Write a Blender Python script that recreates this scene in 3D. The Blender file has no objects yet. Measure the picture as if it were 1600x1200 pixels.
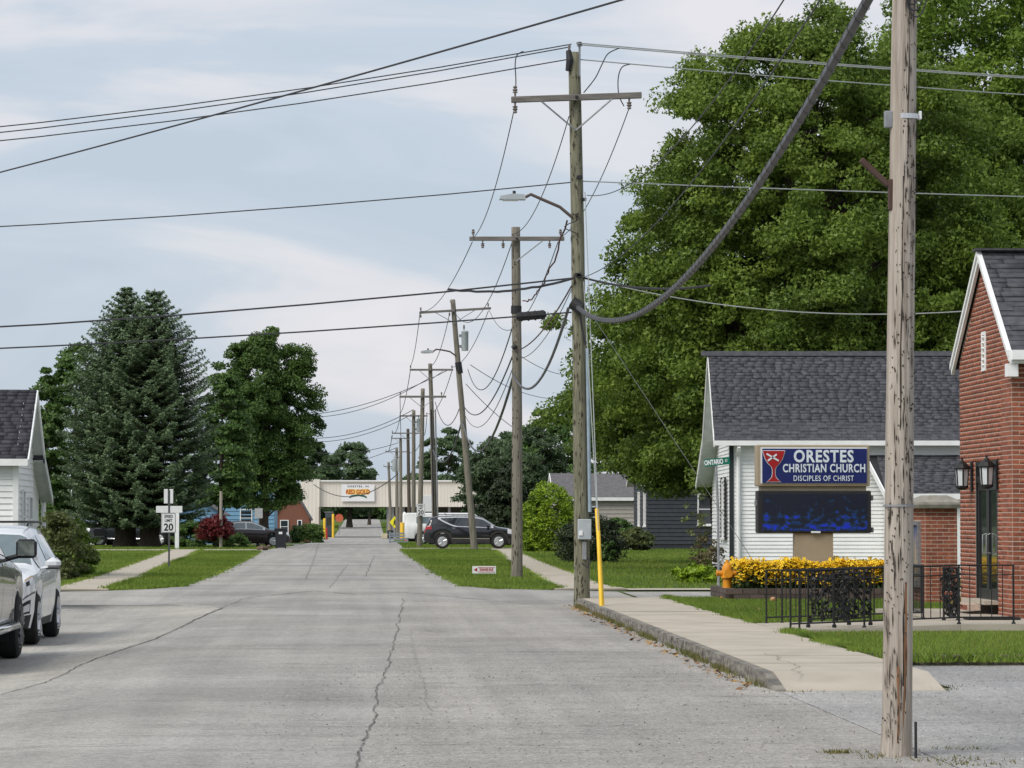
import bpy, math, random
import numpy as np
from mathutils import Vector, Matrix

random.seed(7)
RNG = np.random.default_rng(7)
sc = bpy.context.scene
col = sc.collection
R = math.radians

# ------------------------------------------------------------------ camera
F = 5000.0                       # focal length in pixels of the 1600 px wide photograph
EYE = 1.7
TH = math.atan(205 / F)          # tilt up
PS = math.atan(230 / F * math.cos(TH))   # turned right of the street axis (+Y)
_r = Vector((math.cos(PS), -math.sin(PS), 0))
_f = Vector((math.sin(PS) * math.cos(TH), math.cos(PS) * math.cos(TH), math.sin(TH)))
_u = _r.cross(_f)
cam_d = bpy.data.cameras.new('Camera')
cam = bpy.data.objects.new('Camera', cam_d)
col.objects.link(cam)
cam.matrix_world = Matrix(((_r.x, _u.x, -_f.x, 0), (_r.y, _u.y, -_f.y, 0), (_r.z, _u.z, -_f.z, EYE), (0, 0, 0, 1)))
cam_d.sensor_width = 36
cam_d.lens = 36 * F / 1600
cam_d.clip_start = 0.5
cam_d.clip_end = 6000
sc.camera = cam

# ------------------------------------------------------------------ sky and sun
SUN_AZ, SUN_EL = R(-130), R(46)          # azimuth from +Y, clockwise
world = bpy.data.worlds.new('World')
sc.world = world
world.use_nodes = True
nt = world.node_tree
for n in list(nt.nodes):
    nt.nodes.remove(n)
def WN(t, **k):
    n = nt.nodes.new(t)
    for a, b in k.items():
        setattr(n, a, b)
    return n
w_out = WN('ShaderNodeOutputWorld')
w_bg = WN('ShaderNodeBackground')
w_bg.inputs['Strength'].default_value = 0.1
w_sky = WN('ShaderNodeTexSky', sky_type='NISHITA', sun_disc=False)
w_sky.sun_elevation = SUN_EL
w_sky.sun_rotation = SUN_AZ
w_sky.dust_density = 2.0
w_tc = WN('ShaderNodeTexCoord')
w_map = WN('ShaderNodeMapping')
w_map.inputs['Scale'].default_value = (5.5, 5.5, 27.0)
w_map.inputs['Location'].default_value = (4.3, 2.4, 1.15)
w_n1 = WN('ShaderNodeTexNoise')
w_n1.inputs['Scale'].default_value = 1.0
w_n1.inputs['Detail'].default_value = 9
w_n1.inputs['Roughness'].default_value = 0.50
w_n1.inputs['Distortion'].default_value = 0.9
w_ramp = WN('ShaderNodeValToRGB')
cr = w_ramp.color_ramp
cr.elements[0].position = 0.36; cr.elements[0].color = (2.85, 3.28, 3.80, 1)
cr.elements[1].position = 0.66; cr.elements[1].color = (4.35, 4.25, 4.45, 1)
e = cr.elements.new(0.49); e.color = (3.15, 3.53, 4.02, 1)
e = cr.elements.new(0.555); e.color = (3.8, 3.92, 4.22, 1)
w_mix = WN('ShaderNodeMix', data_type='RGBA')
w_mix.inputs['Factor'].default_value = 0.93
L = nt.links.new
L(w_tc.outputs['Generated'], w_map.inputs['Vector'])
L(w_map.outputs['Vector'], w_n1.inputs['Vector'])
L(w_n1.outputs['Fac'], w_ramp.inputs['Fac'])
L(w_sky.outputs['Color'], w_mix.inputs['A'])
L(w_ramp.outputs['Color'], w_mix.inputs['B'])
L(w_mix.outputs['Result'], w_bg.inputs['Color'])
L(w_bg.outputs['Background'], w_out.inputs['Surface'])

sun_d = bpy.data.lights.new('Sun', 'SUN')
sun = bpy.data.objects.new('Sun', sun_d)
col.objects.link(sun)
_to = Vector((math.sin(SUN_AZ) * math.cos(SUN_EL), math.cos(SUN_AZ) * math.cos(SUN_EL), math.sin(SUN_EL)))
sun.rotation_euler = _to.to_track_quat('Z', 'Y').to_euler()
sun.location = (0, 0, 60)
sun_d.energy = 1.5
sun_d.angle = R(32)
sun_d.color = (1.0, 0.95, 0.88)

sc.view_settings.view_transform = 'Standard'
sc.view_settings.look = 'None'
sc.view_settings.gamma = 1
sc.view_settings.use_curve_mapping = False
sc.view_settings.exposure = 0.9
sc.render.engine = 'CYCLES'
sc.cycles.use_denoising = True
sc.cycles.max_bounces = 6
sc.cycles.transparent_max_bounces = 8
sc.cycles.sample_clamp_indirect = 4

# ------------------------------------------------------------------ placing helpers
_TY = np.array([-50, 150, 165, 180, 300, 425, 442, 460, 680, 700, 730, 6000.])
_TZ = np.array([0, 0, -.01, -.075, -.675, -1.30, -1.36, -1.29, .56, .68, .73, .73])
def smooth(a, b, x):
    t = np.clip((x - a) / (b - a), 0, 1)
    return t * t * (3 - 2 * t)
def g(x, y):
    """height of the natural ground: the street dips towards the overpass; the left shoulder is a little low"""
    z = np.interp(y, _TY, _TZ)
    return z - .15 * smooth(-2.0, -4.4, np.asarray(x, float)) * (1 - smooth(56, 72, np.asarray(y, float)))
def at(px, py, Y):
    d = _r * ((px - 800) / F) + _u * (-(py - 600) / F) + _f
    return Vector((0, 0, EYE)) + d * (Y / d.y)
def gp(px, py, lift=0.0):
    """where the sight line of a photo pixel meets the ground"""
    lo, hi = 8.0, 2000.0
    prev = lo
    y = lo
    while y < hi:
        p = at(px, py, y)
        if p.z < float(g(p.x, y)) + lift:
            a, b = prev, y
            for _ in range(30):
                m = (a + b) / 2
                q = at(px, py, m)
                if q.z < float(g(q.x, m)) + lift: b = m
                else: a = m
            q = at(px, py, b)
            return Vector((q.x, q.y, float(g(q.x, b)) + lift))
        prev = y
        y *= 1.01
    return at(px, py, hi)
def gx(px, Y, lift=0.0):
    p = at(px, 805, Y)
    return Vector((p.x, Y, float(g(p.x, Y)) + lift))

# ------------------------------------------------------------------ mesh helpers
def mesh_np(name, verts, faces, smooth_=False):
    verts = np.asarray(verts, np.float32); faces = np.asarray(faces, np.int32)
    m, k = faces.shape
    me = bpy.data.meshes.new(name)
    me.vertices.add(len(verts)); me.vertices.foreach_set('co', verts.ravel())
    me.loops.add(m * k); me.loops.foreach_set('vertex_index', faces.ravel())
    me.polygons.add(m)
    me.polygons.foreach_set('loop_start', np.arange(0, m * k, k, dtype=np.int32))
    me.polygons.foreach_set('loop_total', np.full(m, k, np.int32))
    if smooth_:
        me.polygons.foreach_set('use_smooth', np.ones(m, bool))
    me.update(calc_edges=True)
    return me

def link(name, me, mat, parent=None, loc=None, rz=None):
    o = bpy.data.objects.new(name, me)
    if mat is not None and me is not None and not me.materials:
        me.materials.append(mat)
    col.objects.link(o)
    if parent is not None: o.parent = parent
    if loc is not None: o.location = loc
    if rz is not None: o.rotation_euler = (0, 0, rz)
    return o

def tag(o, label, cat, group=None, kind=None):
    o['label'] = label
    if cat: o['category'] = cat
    if group: o['group'] = group
    if kind: o['kind'] = kind
    return o

def empty(name, loc, rz=0.0, label=None, cat=None, group=None):
    o = bpy.data.objects.new(name, None)
    o.empty_display_size = .2
    col.objects.link(o)
    o.location = loc
    o.rotation_euler = (0, 0, rz)
    if label: tag(o, label, cat, group)
    return o

def copy_tree(o, parent=None):
    c = o.copy(); col.objects.link(c)
    c.parent = parent
    for ch in list(o.children):
        copy_tree(ch, c)
    return c

class MB:
    def __init__(s): s.v = []; s.f = []
    def add(s, vs, fs):
        n = len(s.v)
        s.v += [tuple(v) for v in vs]
        s.f += [tuple(i + n for i in q) for q in fs]
        return s
    def box(s, c, size, rot=None):
        hx, hy, hz = size[0] / 2, size[1] / 2, size[2] / 2
        vs = [Vector((sx * hx, sy * hy, sz * hz)) for sz in (-1, 1) for sy in (-1, 1) for sx in (-1, 1)]
        if rot is not None: vs = [rot @ v for v in vs]
        c = Vector(c)
        return s.add([v + c for v in vs], [(0, 2, 3, 1), (4, 5, 7, 6), (0, 1, 5, 4), (2, 6, 7, 3), (0, 4, 6, 2), (1, 3, 7, 5)])
    def bb(s, x0, x1, y0, y1, z0, z1):
        return s.box(((x0 + x1) / 2, (y0 + y1) / 2, (z0 + z1) / 2), (abs(x1 - x0), abs(y1 - y0), abs(z1 - z0)))
    def bevbox(s, c, size, b=.02, rot=None):
        hx, hy, hz = [q / 2 for q in size]
        ring = []
        for z, ins in ((-hz, b), (-hz + b, 0), (hz - b, 0), (hz, b)):
            X, Y = hx - ins, hy - ins
            bb = b if ins == 0 else b * .6
            ring.append([(X - bb, -Y), (X, -Y + bb), (X, Y - bb), (X - bb, Y), (-X + bb, Y), (-X, Y - bb), (-X, -Y + bb), (-X + bb, -Y)])
        zs = (-hz, -hz + b, hz - b, hz)
        vs = [Vector((p[0], p[1], zs[i])) for i, rg in enumerate(ring) for p in rg]
        if rot is not None: vs = [rot @ v for v in vs]
        c = Vector(c)
        fs = [tuple(range(7, -1, -1)), tuple(range(24, 32))]
        for i in range(3):
            for j in range(8):
                fs.append((i * 8 + j, i * 8 + (j + 1) % 8, i * 8 + 8 + (j + 1) % 8, i * 8 + 8 + j))
        return s.add([v + c for v in vs], fs)
    def tube(s, pts, rad, n=8, cap=True):
        pts = [Vector(p) for p in pts]
        if not hasattr(rad, '__len__'): rad = [rad] * len(pts)
        vs = []
        prev = None
        for i, p in enumerate(pts):
            t = (pts[min(i + 1, len(pts) - 1)] - pts[max(i - 1, 0)])
            t = t.normalized() if t.length > 1e-9 else Vector((0, 0, 1))
            a = prev if prev is not None else (Vector((1, 0, 0)) if abs(t.x) < .8 else Vector((0, 1, 0)))
            u = (a - t * a.dot(t)).normalized()
            prev = u
            w = t.cross(u)
            for j in range(n):
                an = 2 * math.pi * j / n
                vs.append(p + (u * math.cos(an) + w * math.sin(an)) * rad[i])
        fs = []
        for i in range(len(pts) - 1):
            for j in range(n):
                fs.append((i * n + j, i * n + (j + 1) % n, (i + 1) * n + (j + 1) % n, (i + 1) * n + j))
        if cap:
            fs.append(tuple(range(n - 1, -1, -1)))
            fs.append(tuple(range((len(pts) - 1) * n, len(pts) * n)))
        return s.add(vs, fs)
    def lathe(s, prof, n=16, c=(0, 0, 0), axis='z'):
        c = Vector(c); vs = []
        for r_, z in prof:
            for j in range(n):
                a = 2 * math.pi * j / n
                p = (r_ * math.cos(a), r_ * math.sin(a), z)
                if axis == 'y': p = (p[0], p[2], p[1])
                if axis == 'x': p = (p[2], p[0], p[1])
                vs.append(Vector(p) + c)
        fs = [(i * n + j, i * n + (j + 1) % n, (i + 1) * n + (j + 1) % n, (i + 1) * n + j) for i in range(len(prof) - 1) for j in range(n)]
        fs.append(tuple(range(n - 1, -1, -1)))
        fs.append(tuple(range((len(prof) - 1) * n, len(prof) * n)))
        return s.add(vs, fs)
    def prism(s, poly, a, b, fn):
        """poly: 2-D outline; fn(u, v, w) -> point; extruded from w=a to w=b"""
        n = len(poly)
        vs = [fn(u, v, a) for u, v in poly] + [fn(u, v, b) for u, v in poly]
        fs = [tuple(range(n - 1, -1, -1)), tuple(range(n, 2 * n))]
        fs += [(i, (i + 1) % n, n + (i + 1) % n, n + i) for i in range(n)]
        return s.add(vs, fs)
    def build(s, name, mat, parent=None, loc=None, rz=None, sm=False, kind=None):
        me = bpy.data.meshes.new(name)
        me.from_pydata(s.v, [], s.f)
        if sm:
            me.polygons.foreach_set('use_smooth', [True] * len(me.polygons))
            try: me.set_sharp_from_angle(angle=R(42))
            except Exception: pass
        me.update()
        import bmesh
        bm = bmesh.new(); bm.from_mesh(me); bmesh.ops.recalc_face_normals(bm, faces=bm.faces); bm.to_mesh(me); bm.free()
        o = link(name, me, mat, parent, loc, rz)
        if kind: o['kind'] = kind
        return o

_unit = {}
def unit_box(mat):
    k = mat.name
    if k not in _unit:
        me = bpy.data.meshes.new('piece')
        b = MB().box((0, 0, 0), (1, 1, 1))
        me.from_pydata(b.v, [], b.f); me.update()
        me.materials.append(mat)
        _unit[k] = me
    return _unit[k]
def pieces(name, mat, parent, items, limit=300):
    """items: list of 4x4 matrices of unit boxes, nearest first; past the limit they are joined into one part"""
    me = unit_box(mat)
    for M in items[:limit]:
        o = bpy.data.objects.new(name, me); col.objects.link(o); o.parent = parent
        o.matrix_local = M
    rest = items[limit:]
    if rest:
        ub = np.array([[sx * .5, sy * .5, sz * .5, 1] for sz in (-1, 1) for sy in (-1, 1) for sx in (-1, 1)])
        uf = np.array([(0, 2, 3, 1), (4, 5, 7, 6), (0, 1, 5, 4), (2, 6, 7, 3), (0, 4, 6, 2), (1, 3, 7, 5)])
        V = np.concatenate([(ub @ np.array(M).T)[:, :3] for M in rest])
        Fc = np.concatenate([uf + 8 * i for i in range(len(rest))])
        o = link(name + '_field', mesh_np(name, V, Fc), mat, parent)
        o['kind'] = 'stuff'
def MAT(loc, scale, rot=None):
    m = Matrix.Translation(Vector(loc))
    if rot is not None: m = m @ rot.to_4x4()
    return m @ Matrix.Diagonal((scale[0], scale[1], scale[2], 1))

def text_part(body, size, mat, parent, M, xs=1.0, bold=0.0, extrude=.004, name='lettering', spacing=1.0, fit=None, fith=None):
    c = bpy.data.curves.new('txt', 'FONT')
    c.body = body; c.size = size; c.align_x = 'CENTER'; c.align_y = 'CENTER'
    c.extrude = extrude; c.offset = bold; c.space_character = spacing
    c.resolution_u = 3
    t = bpy.data.objects.new('txt', c); col.objects.link(t)
    dg = bpy.context.evaluated_depsgraph_get()
    me = bpy.data.meshes.new_from_object(t.evaluated_get(dg))
    bpy.data.objects.remove(t); bpy.data.curves.remove(c)
    co = np.array([v.co[:] for v in me.vertices])
    lo_, hi_ = co.min(0), co.max(0)
    ys_ = 1.0
    if fit: xs = fit / (hi_[0] - lo_[0])
    if fith: ys_ = fith / (hi_[1] - lo_[1])
    me.transform(Matrix.Diagonal((xs, ys_, 1, 1)) @ Matrix.Translation((-(lo_[0] + hi_[0]) / 2, -(lo_[1] + hi_[1]) / 2, 0)))
    me.materials.clear()
    o = link(name, me, mat, parent)
    o.matrix_local = M
    return o
FACE_CAM = Matrix(((1, 0, 0, 0), (0, 0, -1, 0), (0, 1, 0, 0), (0, 0, 0, 1)))   # text upright, read from -Y

# ------------------------------------------------------------------ materials
MATS = {}
def mat(name, c1, c2=None, rough=.75, metal=0, scale=6, detail=4, bump=0, bscale=40, stretch=(1, 1, 1), rnd=0, coat=0,
        spec=.4, lo=.35, hi=.65, emit=None, bdist=.01, world_co=False, tint=False, trans=0.0):
    if name in MATS: return MATS[name]
    m = bpy.data.materials.new(name); m.use_nodes = True
    t = m.node_tree; N = t.nodes; Lk = t.links.new
    b = N['Principled BSDF']
    b.inputs['Roughness'].default_value = rough
    b.inputs['Metallic'].default_value = metal
    b.inputs['Specular IOR Level'].default_value = spec
    b.inputs['Coat Weight'].default_value = coat
    b.inputs['Coat Roughness'].default_value = .05
    if c2 is None: c2 = tuple(x * .82 for x in c1)
    if world_co:
        co = N.new('ShaderNodeNewGeometry').outputs['Position']
    else:
        co = N.new('ShaderNodeTexCoord').outputs['Object']
    mp = N.new('ShaderNodeMapping'); mp.inputs['Scale'].default_value = stretch
    Lk(co, mp.inputs['Vector'])
    nz = N.new('ShaderNodeTexNoise'); nz.inputs['Scale'].default_value = scale; nz.inputs['Detail'].default_value = detail
    Lk(mp.outputs['Vector'], nz.inputs['Vector'])
    mr = N.new('ShaderNodeMapRange'); mr.inputs['From Min'].default_value = lo; mr.inputs['From Max'].default_value = hi
    Lk(nz.outputs['Fac'], mr.inputs['Value'])
    mx = N.new('ShaderNodeMix'); mx.data_type = 'RGBA'
    mx.inputs['A'].default_value = (*c1, 1); mx.inputs['B'].default_value = (*c2, 1)
    Lk(mr.outputs['Result'], mx.inputs['Factor'])
    out = mx.outputs['Result']
    if tint:      # per-leaf hue variation carried by the mesh
        at_ = N.new('ShaderNodeAttribute'); at_.attribute_name = 'tint'
        mx.inputs['Factor'].default_value = .5
        Lk(at_.outputs['Fac'], mx.inputs['Factor'])
    if rnd:
        oi = N.new('ShaderNodeObjectInfo'); ge = N.new('ShaderNodeNewGeometry')
        ad = N.new('ShaderNodeMath'); ad.operation = 'ADD'
        Lk(oi.outputs['Random'], ad.inputs[0]); Lk(ge.outputs['Random Per Island'], ad.inputs[1])
        fr = N.new('ShaderNodeMath'); fr.operation = 'FRACT'; Lk(ad.outputs[0], fr.inputs[0])
        m2 = N.new('ShaderNodeMapRange'); m2.inputs['To Min'].default_value = 1 - rnd; m2.inputs['To Max'].default_value = 1 + rnd
        Lk(fr.outputs[0], m2.inputs['Value'])
        hs = N.new('ShaderNodeHueSaturation'); Lk(m2.outputs['Result'], hs.inputs['Value']); Lk(out, hs.inputs['Color'])
        out = hs.outputs['Color']
    Lk(out, b.inputs['Base Color'])
    if bump:
        nb = N.new('ShaderNodeTexNoise'); nb.inputs['Scale'].default_value = bscale; nb.inputs['Detail'].default_value = 3
        Lk(mp.outputs['Vector'], nb.inputs['Vector'])
        bp = N.new('ShaderNodeBump'); bp.inputs['Strength'].default_value = bump; bp.inputs['Distance'].default_value = bdist
        Lk(nb.outputs['Fac'], bp.inputs['Height']); Lk(bp.outputs['Normal'], b.inputs['Normal'])
    if emit:
        b.inputs['Emission Color'].default_value = (*emit[0], 1); b.inputs['Emission Strength'].default_value = emit[1]
    if trans:
        tr = N.new('ShaderNodeBsdfTranslucent'); Lk(out, tr.inputs['Color'])
        ms = N.new('ShaderNodeMixShader'); ms.inputs['Fac'].default_value = trans
        Lk(b.outputs['BSDF'], ms.inputs[1]); Lk(tr.outputs['BSDF'], ms.inputs[2])
        Lk(ms.outputs['Shader'], N['Material Output'].inputs['Surface'])
    MATS[name] = m
    return m

M_white = mat('white_paint', (.82, .83, .83), (.74, .75, .75), rough=.5, scale=3)
M_trim = mat('white_trim', (.84, .845, .84), (.76, .77, .765), rough=.45, scale=4)
M_siding = mat('white_vinyl_siding', (.85, .855, .85), (.76, .77, .765), rough=.45, scale=1.2, stretch=(1, 1, 3), rnd=.03)
M_soffit = mat('pale_soffit', (.62, .66, .64), (.52, .56, .54), rough=.6, scale=3)
M_shingle = mat('charcoal_shingle', (.048, .049, .058), (.082, .083, .094), rough=.9, scale=7, rnd=.17, bump=.3, bscale=120, world_co=True)
M_roofbase = mat('roof_felt', (.03, .03, .035), rough=.95)
M_brick = mat('red_brick', (.31, .090, .046), (.20, .068, .040), rough=.85, scale=12, rnd=.24, bump=.3, bscale=60, world_co=True)
M_mortar = mat('mortar', (.52, .40, .32), (.44, .34, .28), rough=.95, scale=20)
M_conc = mat('pale_concrete', (.46, .41, .335), (.38, .34, .275), rough=.9, scale=1.6, detail=8, bump=.15, bscale=150, world_co=True, rnd=.03)
M_kerb = mat('weathered_kerb', (.11, .103, .092), (.26, .242, .205), rough=.95, scale=3, stretch=(1, 1, 6), bump=.5, bscale=30, world_co=True)
M_black = mat('black_iron', (.012, .012, .013), rough=.45, scale=20)
M_rubber = mat('tyre_rubber', (.013, .013, .014), (.02, .02, .02), rough=.9)
M_dark = mat('dark_plastic', (.018, .018, .02), rough=.6)
M_galv = mat('galvanised_steel', (.33, .34, .35), (.25, .26, .27), rough=.5, metal=.5, scale=12)
M_alu = mat('alloy', (.62, .63, .65), (.5, .51, .53), rough=.3, metal=.7)
M_chrome = mat('chrome', (.8, .8, .82), (.75, .75, .77), rough=.12, metal=1)
M_glass = mat('tinted_glass', (.02, .024, .028), (.025, .03, .034), rough=.04, spec=.8, coat=.6)
M_wind = mat('windscreen_glass', (.10, .14, .15), (.13, .17, .18), rough=.05, spec=.9, coat=.8)
M_wood = mat('weathered_pole_wood', (.235, .215, .175), (.125, .115, .09), rough=.95, scale=3.2, detail=8, stretch=(7, 7, .5), bump=.7, bscale=9, lo=.3, hi=.7, bdist=.02)
M_wood_near = mat('silvered_pole_wood', (.46, .41, .355), (.25, .205, .165), rough=.95, scale=3.0, detail=9, stretch=(9, 9, .45), bump=.8, bscale=8, lo=.36, hi=.74, bdist=.02)
M_woodgreen = mat('mossy_pole_wood', (.24, .235, .165), (.115, .11, .075), rough=.95, scale=3.4, detail=8, stretch=(8, 8, .6), bump=.7, bscale=9, lo=.32, hi=.68, bdist=.02)
M_arm = mat('crossarm_wood', (.215, .20, .185), (.13, .12, .108), rough=.95, scale=4, stretch=(.5, 6, 6), bump=.4)
M_wire = mat('dark_wire', (.035, .035, .04), rough=.6)
M_wirelt = mat('bare_aluminium_wire', (.36, .38, .37), rough=.45, metal=.4)
M_cable = mat('grey_cable_sheath', (.055, .056, .062), (.085, .086, .092), rough=.5, scale=8)
M_porc = mat('grey_porcelain', (.20, .17, .16), rough=.3)
M_yellow = mat('yellow_plastic', (.80, .50, .025), (.68, .42, .02), rough=.5, scale=3)
M_red = mat('red_paint', (.42, .02, .02), rough=.5)
M_signwhite = mat('white_sign_sheet', (.78, .79, .80), (.72, .73, .74), rough=.4)
M_signblack = mat('black_sign_ink', (.012, .012, .014), rough=.5)
M_signback = mat('sign_back', (.55, .56, .57), rough=.4, metal=.3)
M_green = mat('sign_green', (.0, .16, .10), rough=.45)
M_navy = mat('sign_navy', (.012, .022, .13), (.010, .018, .11), rough=.35)
M_tan = mat('tan_cabinet', (.36, .30, .21), (.31, .255, .175), rough=.6, scale=2)
M_signred = mat('sign_red', (.36, .012, .014), rough=.4)
M_letter = mat('sign_pale_letter', (.70, .78, .84), rough=.4)
M_xform = mat('transformer_grey', (.42, .46, .48), (.36, .40, .42), rough=.5)
M_conduit = mat('blue_grey_conduit', (.30, .38, .45), rough=.5)
# ------------------------------------------------------------------ ground, street, pavements
def strip(name, rows, mat_, lift, parent=None, kind='structure', nx=8, step=2.5, zf=None):
    """rows: list of (Y, xl, xr); a sheet that follows the ground"""
    Ys = []
    for (a, b) in zip(rows[:-1], rows[1:]):
        n = max(1, int(math.ceil((b[0] - a[0]) / step)))
        Ys += [a[0] + (b[0] - a[0]) * i / n for i in range(n)]
    Ys.append(rows[-1][0]); Ys = np.array(Ys)
    yy = [r_[0] for r_ in rows]
    xl = np.interp(Ys, yy, [r_[1] for r_ in rows]); xr = np.interp(Ys, yy, [r_[2] for r_ in rows])
    t = np.linspace(0, 1, nx + 1)
    X = xl[:, None] * (1 - t) + xr[:, None] * t
    Y = np.repeat(Ys[:, None], nx + 1, 1)
    Z = (g(X, Y) if zf is None else zf(X, Y)) + lift
    V = np.stack([X, Y, Z], -1).reshape(-1, 3)
    n = nx + 1
    Fc = [(i * n + j, i * n + j + 1, (i + 1) * n + j + 1, (i + 1) * n + j) for i in range(len(Ys) - 1) for j in range(nx)]
    o = link(name, mesh_np(name, V, Fc, True), mat_, parent)
    if kind: o['kind'] = kind
    return o

M_soil = mat('lawn_soil', (.055, .085, .020), (.075, .105, .028), rough=1, scale=.5, detail=6, world_co=True)

def road_material(name, base, warm, rough_=False):
    m = bpy.data.materials.new(name); m.use_nodes = True
    t = m.node_tree; N = t.nodes; Lk = t.links.new
    b = N['Principled BSDF']; b.inputs['Roughness'].default_value = .88; b.inputs['Specular IOR Level'].default_value = .35
    pos = N.new('ShaderNodeNewGeometry').outputs['Position']
    def noise(sx, sy, scale, detail, rough=.55):
        mp = N.new('ShaderNodeMapping'); mp.inputs['Scale'].default_value = (sx, sy, 1); Lk(pos, mp.inputs['Vector'])
        n = N.new('ShaderNodeTexNoise'); n.inputs['Scale'].default_value = scale; n.inputs['Detail'].default_value = detail
        n.inputs['Roughness'].default_value = rough
        Lk(mp.outputs['Vector'], n.inputs['Vector']); return n.outputs['Fac']
    def rng_(v, a, b_, c, d):
        r_ = N.new('ShaderNodeMapRange'); r_.inputs['From Min'].default_value = a; r_.inputs['From Max'].default_value = b_
        r_.inputs['To Min'].default_value = c; r_.inputs['To Max'].default_value = d; Lk(v, r_.inputs['Value']); return r_.outputs['Result']
    def mul(a, b_):
        n = N.new('ShaderNodeMath'); n.operation = 'MULTIPLY'; Lk(a, n.inputs[0]); Lk(b_, n.inputs[1]); return n.outputs[0]
    v = rng_(noise(1, 1, 45, 4, .8), .3, .7, .42 if rough_ else .58, 1.62 if rough_ else 1.42)              # stones
    v = mul(v, rng_(noise(1, 1, 14, 3, .7), .3, .7, .76, 1.22))
    v = mul(v, rng_(noise(1, 1, .28, 6), .32, .68, .80, 1.16))         # blotches
    v = mul(v, rng_(noise(1, 1, 3.0, 5, .7), .58, .75, 1.0, .80))    # stains
    v = mul(v, rng_(noise(.35, 2.6, 1.2, 6, .65), .30, .62, .90, 1.03)) # drag marks across the lane
    v = mul(v, rng_(noise(2.2, .05, 1.0, 4), .35, .65, .90, 1.06))   # wheel tracks along it
    v = mul(v, rng_(noise(.25, 3.5, 4.0, 3, .6), .62, .70, 1.0, .62)) # short torn streaks
    mx = N.new('ShaderNodeMix'); mx.data_type = 'RGBA'
    mx.inputs['A'].default_value = (*base, 1); mx.inputs['B'].default_value = (*warm, 1)
    Lk(rng_(noise(.5, .12, .8, 4), .35, .65, 0, 1), mx.inputs['Factor'])
    hs = N.new('ShaderNodeHueSaturation'); Lk(mx.outputs['Result'], hs.inputs['Color']); Lk(v, hs.inputs['Value'])
    Lk(hs.outputs['Color'], b.inputs['Base Color'])
    bp = N.new('ShaderNodeBump'); bp.inputs['Strength'].default_value = .5; bp.inputs['Distance'].default_value = .008
    Lk(noise(1, 1, 60, 3, .7), bp.inputs['Height']); Lk(bp.outputs['Normal'], b.inputs['Normal'])
    return m
M_asph = road_material('worn_asphalt', (.305, .297, .280), (.352, .334, .305))
M_park = road_material('worn_concrete_lane', (.352, .336, .305), (.385, .363, .322))
M_gravel = road_material('gravelly_asphalt', (.29, .285, .28), (.36, .35, .33), True)
M_crack = mat('tar_crack', (.075, .072, .068), (.15, .145, .135), rough=.95, scale=5, world_co=True)

# one sheet to the horizon
ys = np.concatenate([np.arange(-40, 80, 4.), np.arange(80, 760, 10.), [900, 1300, 2000, 3500, 5000]])
xs_ = np.array([-4000, -1500, -600, -300, -150, -80, -50, -35, -25, -18, -14, -11, -9, -8, -7, -6, -5, -4.4, -4, -3.6, -3.2, -2.8, -2.4, -2, 0, 2, 4, 6, 9, 13, 20, 30, 45, 80, 150, 300, 600, 1500, 4000.])
X, Y = np.meshgrid(xs_, ys)
V = np.stack([X, Y, g(X, Y) - .012], -1).reshape(-1, 3)
n = len(xs_)
Fc = [(i * n + j, i * n + j + 1, (i + 1) * n + j + 1, (i + 1) * n + j) for i in range(len(ys) - 1) for j in range(n - 1)]
ground = link('ground', mesh_np('ground', V, Fc, True), M_soil); ground['kind'] = 'structure'

road = strip('road', [(2, -12, 4.2), (58, -9, 4.2), (60.5, -9, 4.5), (61.5, -9, 5.5), (71, -7.6, 5.6), (72.2, -5.9, 4.6), (74, -4.9, 3.0), (77, -4.35, 2.35), (95, -4.3, 2.15), (130, -4.6, 1.95),
                      (150, -5.0, 1.85), (172, -4.5, 2.0), (200, -4.2, 2.3), (300, -4.1, 2.6), (442, -4.3, 2.7), (700, -4.3, 3.2), (1200, -4.3, 3.2)], M_asph, .004, nx=16)
cross = strip('side_street', [(61.6, -70, -9.0), (70.8, -70, -7.7)], M_asph, .004, nx=30)
cross2 = strip('side_street', [(61.6, 5.6, 80), (70.8, 5.7, 80)], M_asph, .004, nx=20)
lot = strip('gravel_lot', [(2, 3.98, 30), (30.6, 3.98, 30), (31.2, 5.75, 30), (36.2, 5.75, 30)], M_gravel, .008, nx=10)
_pe = [tuple(gp(*q_))[:2] for q_ in ((0, 1087), (70, 1068), (150, 1030), (240, 1000), (320, 962), (372, 940))]
park = strip('parking_lane', [(8, -11.9, -5.2), (24, -11.0, -3.9)] + [(b_, -10.6 + .05 * (b_ - 30), a_) for a_, b_ in _pe] + [(60, -9, -3.6)], M_park, .009, nx=16)

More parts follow.
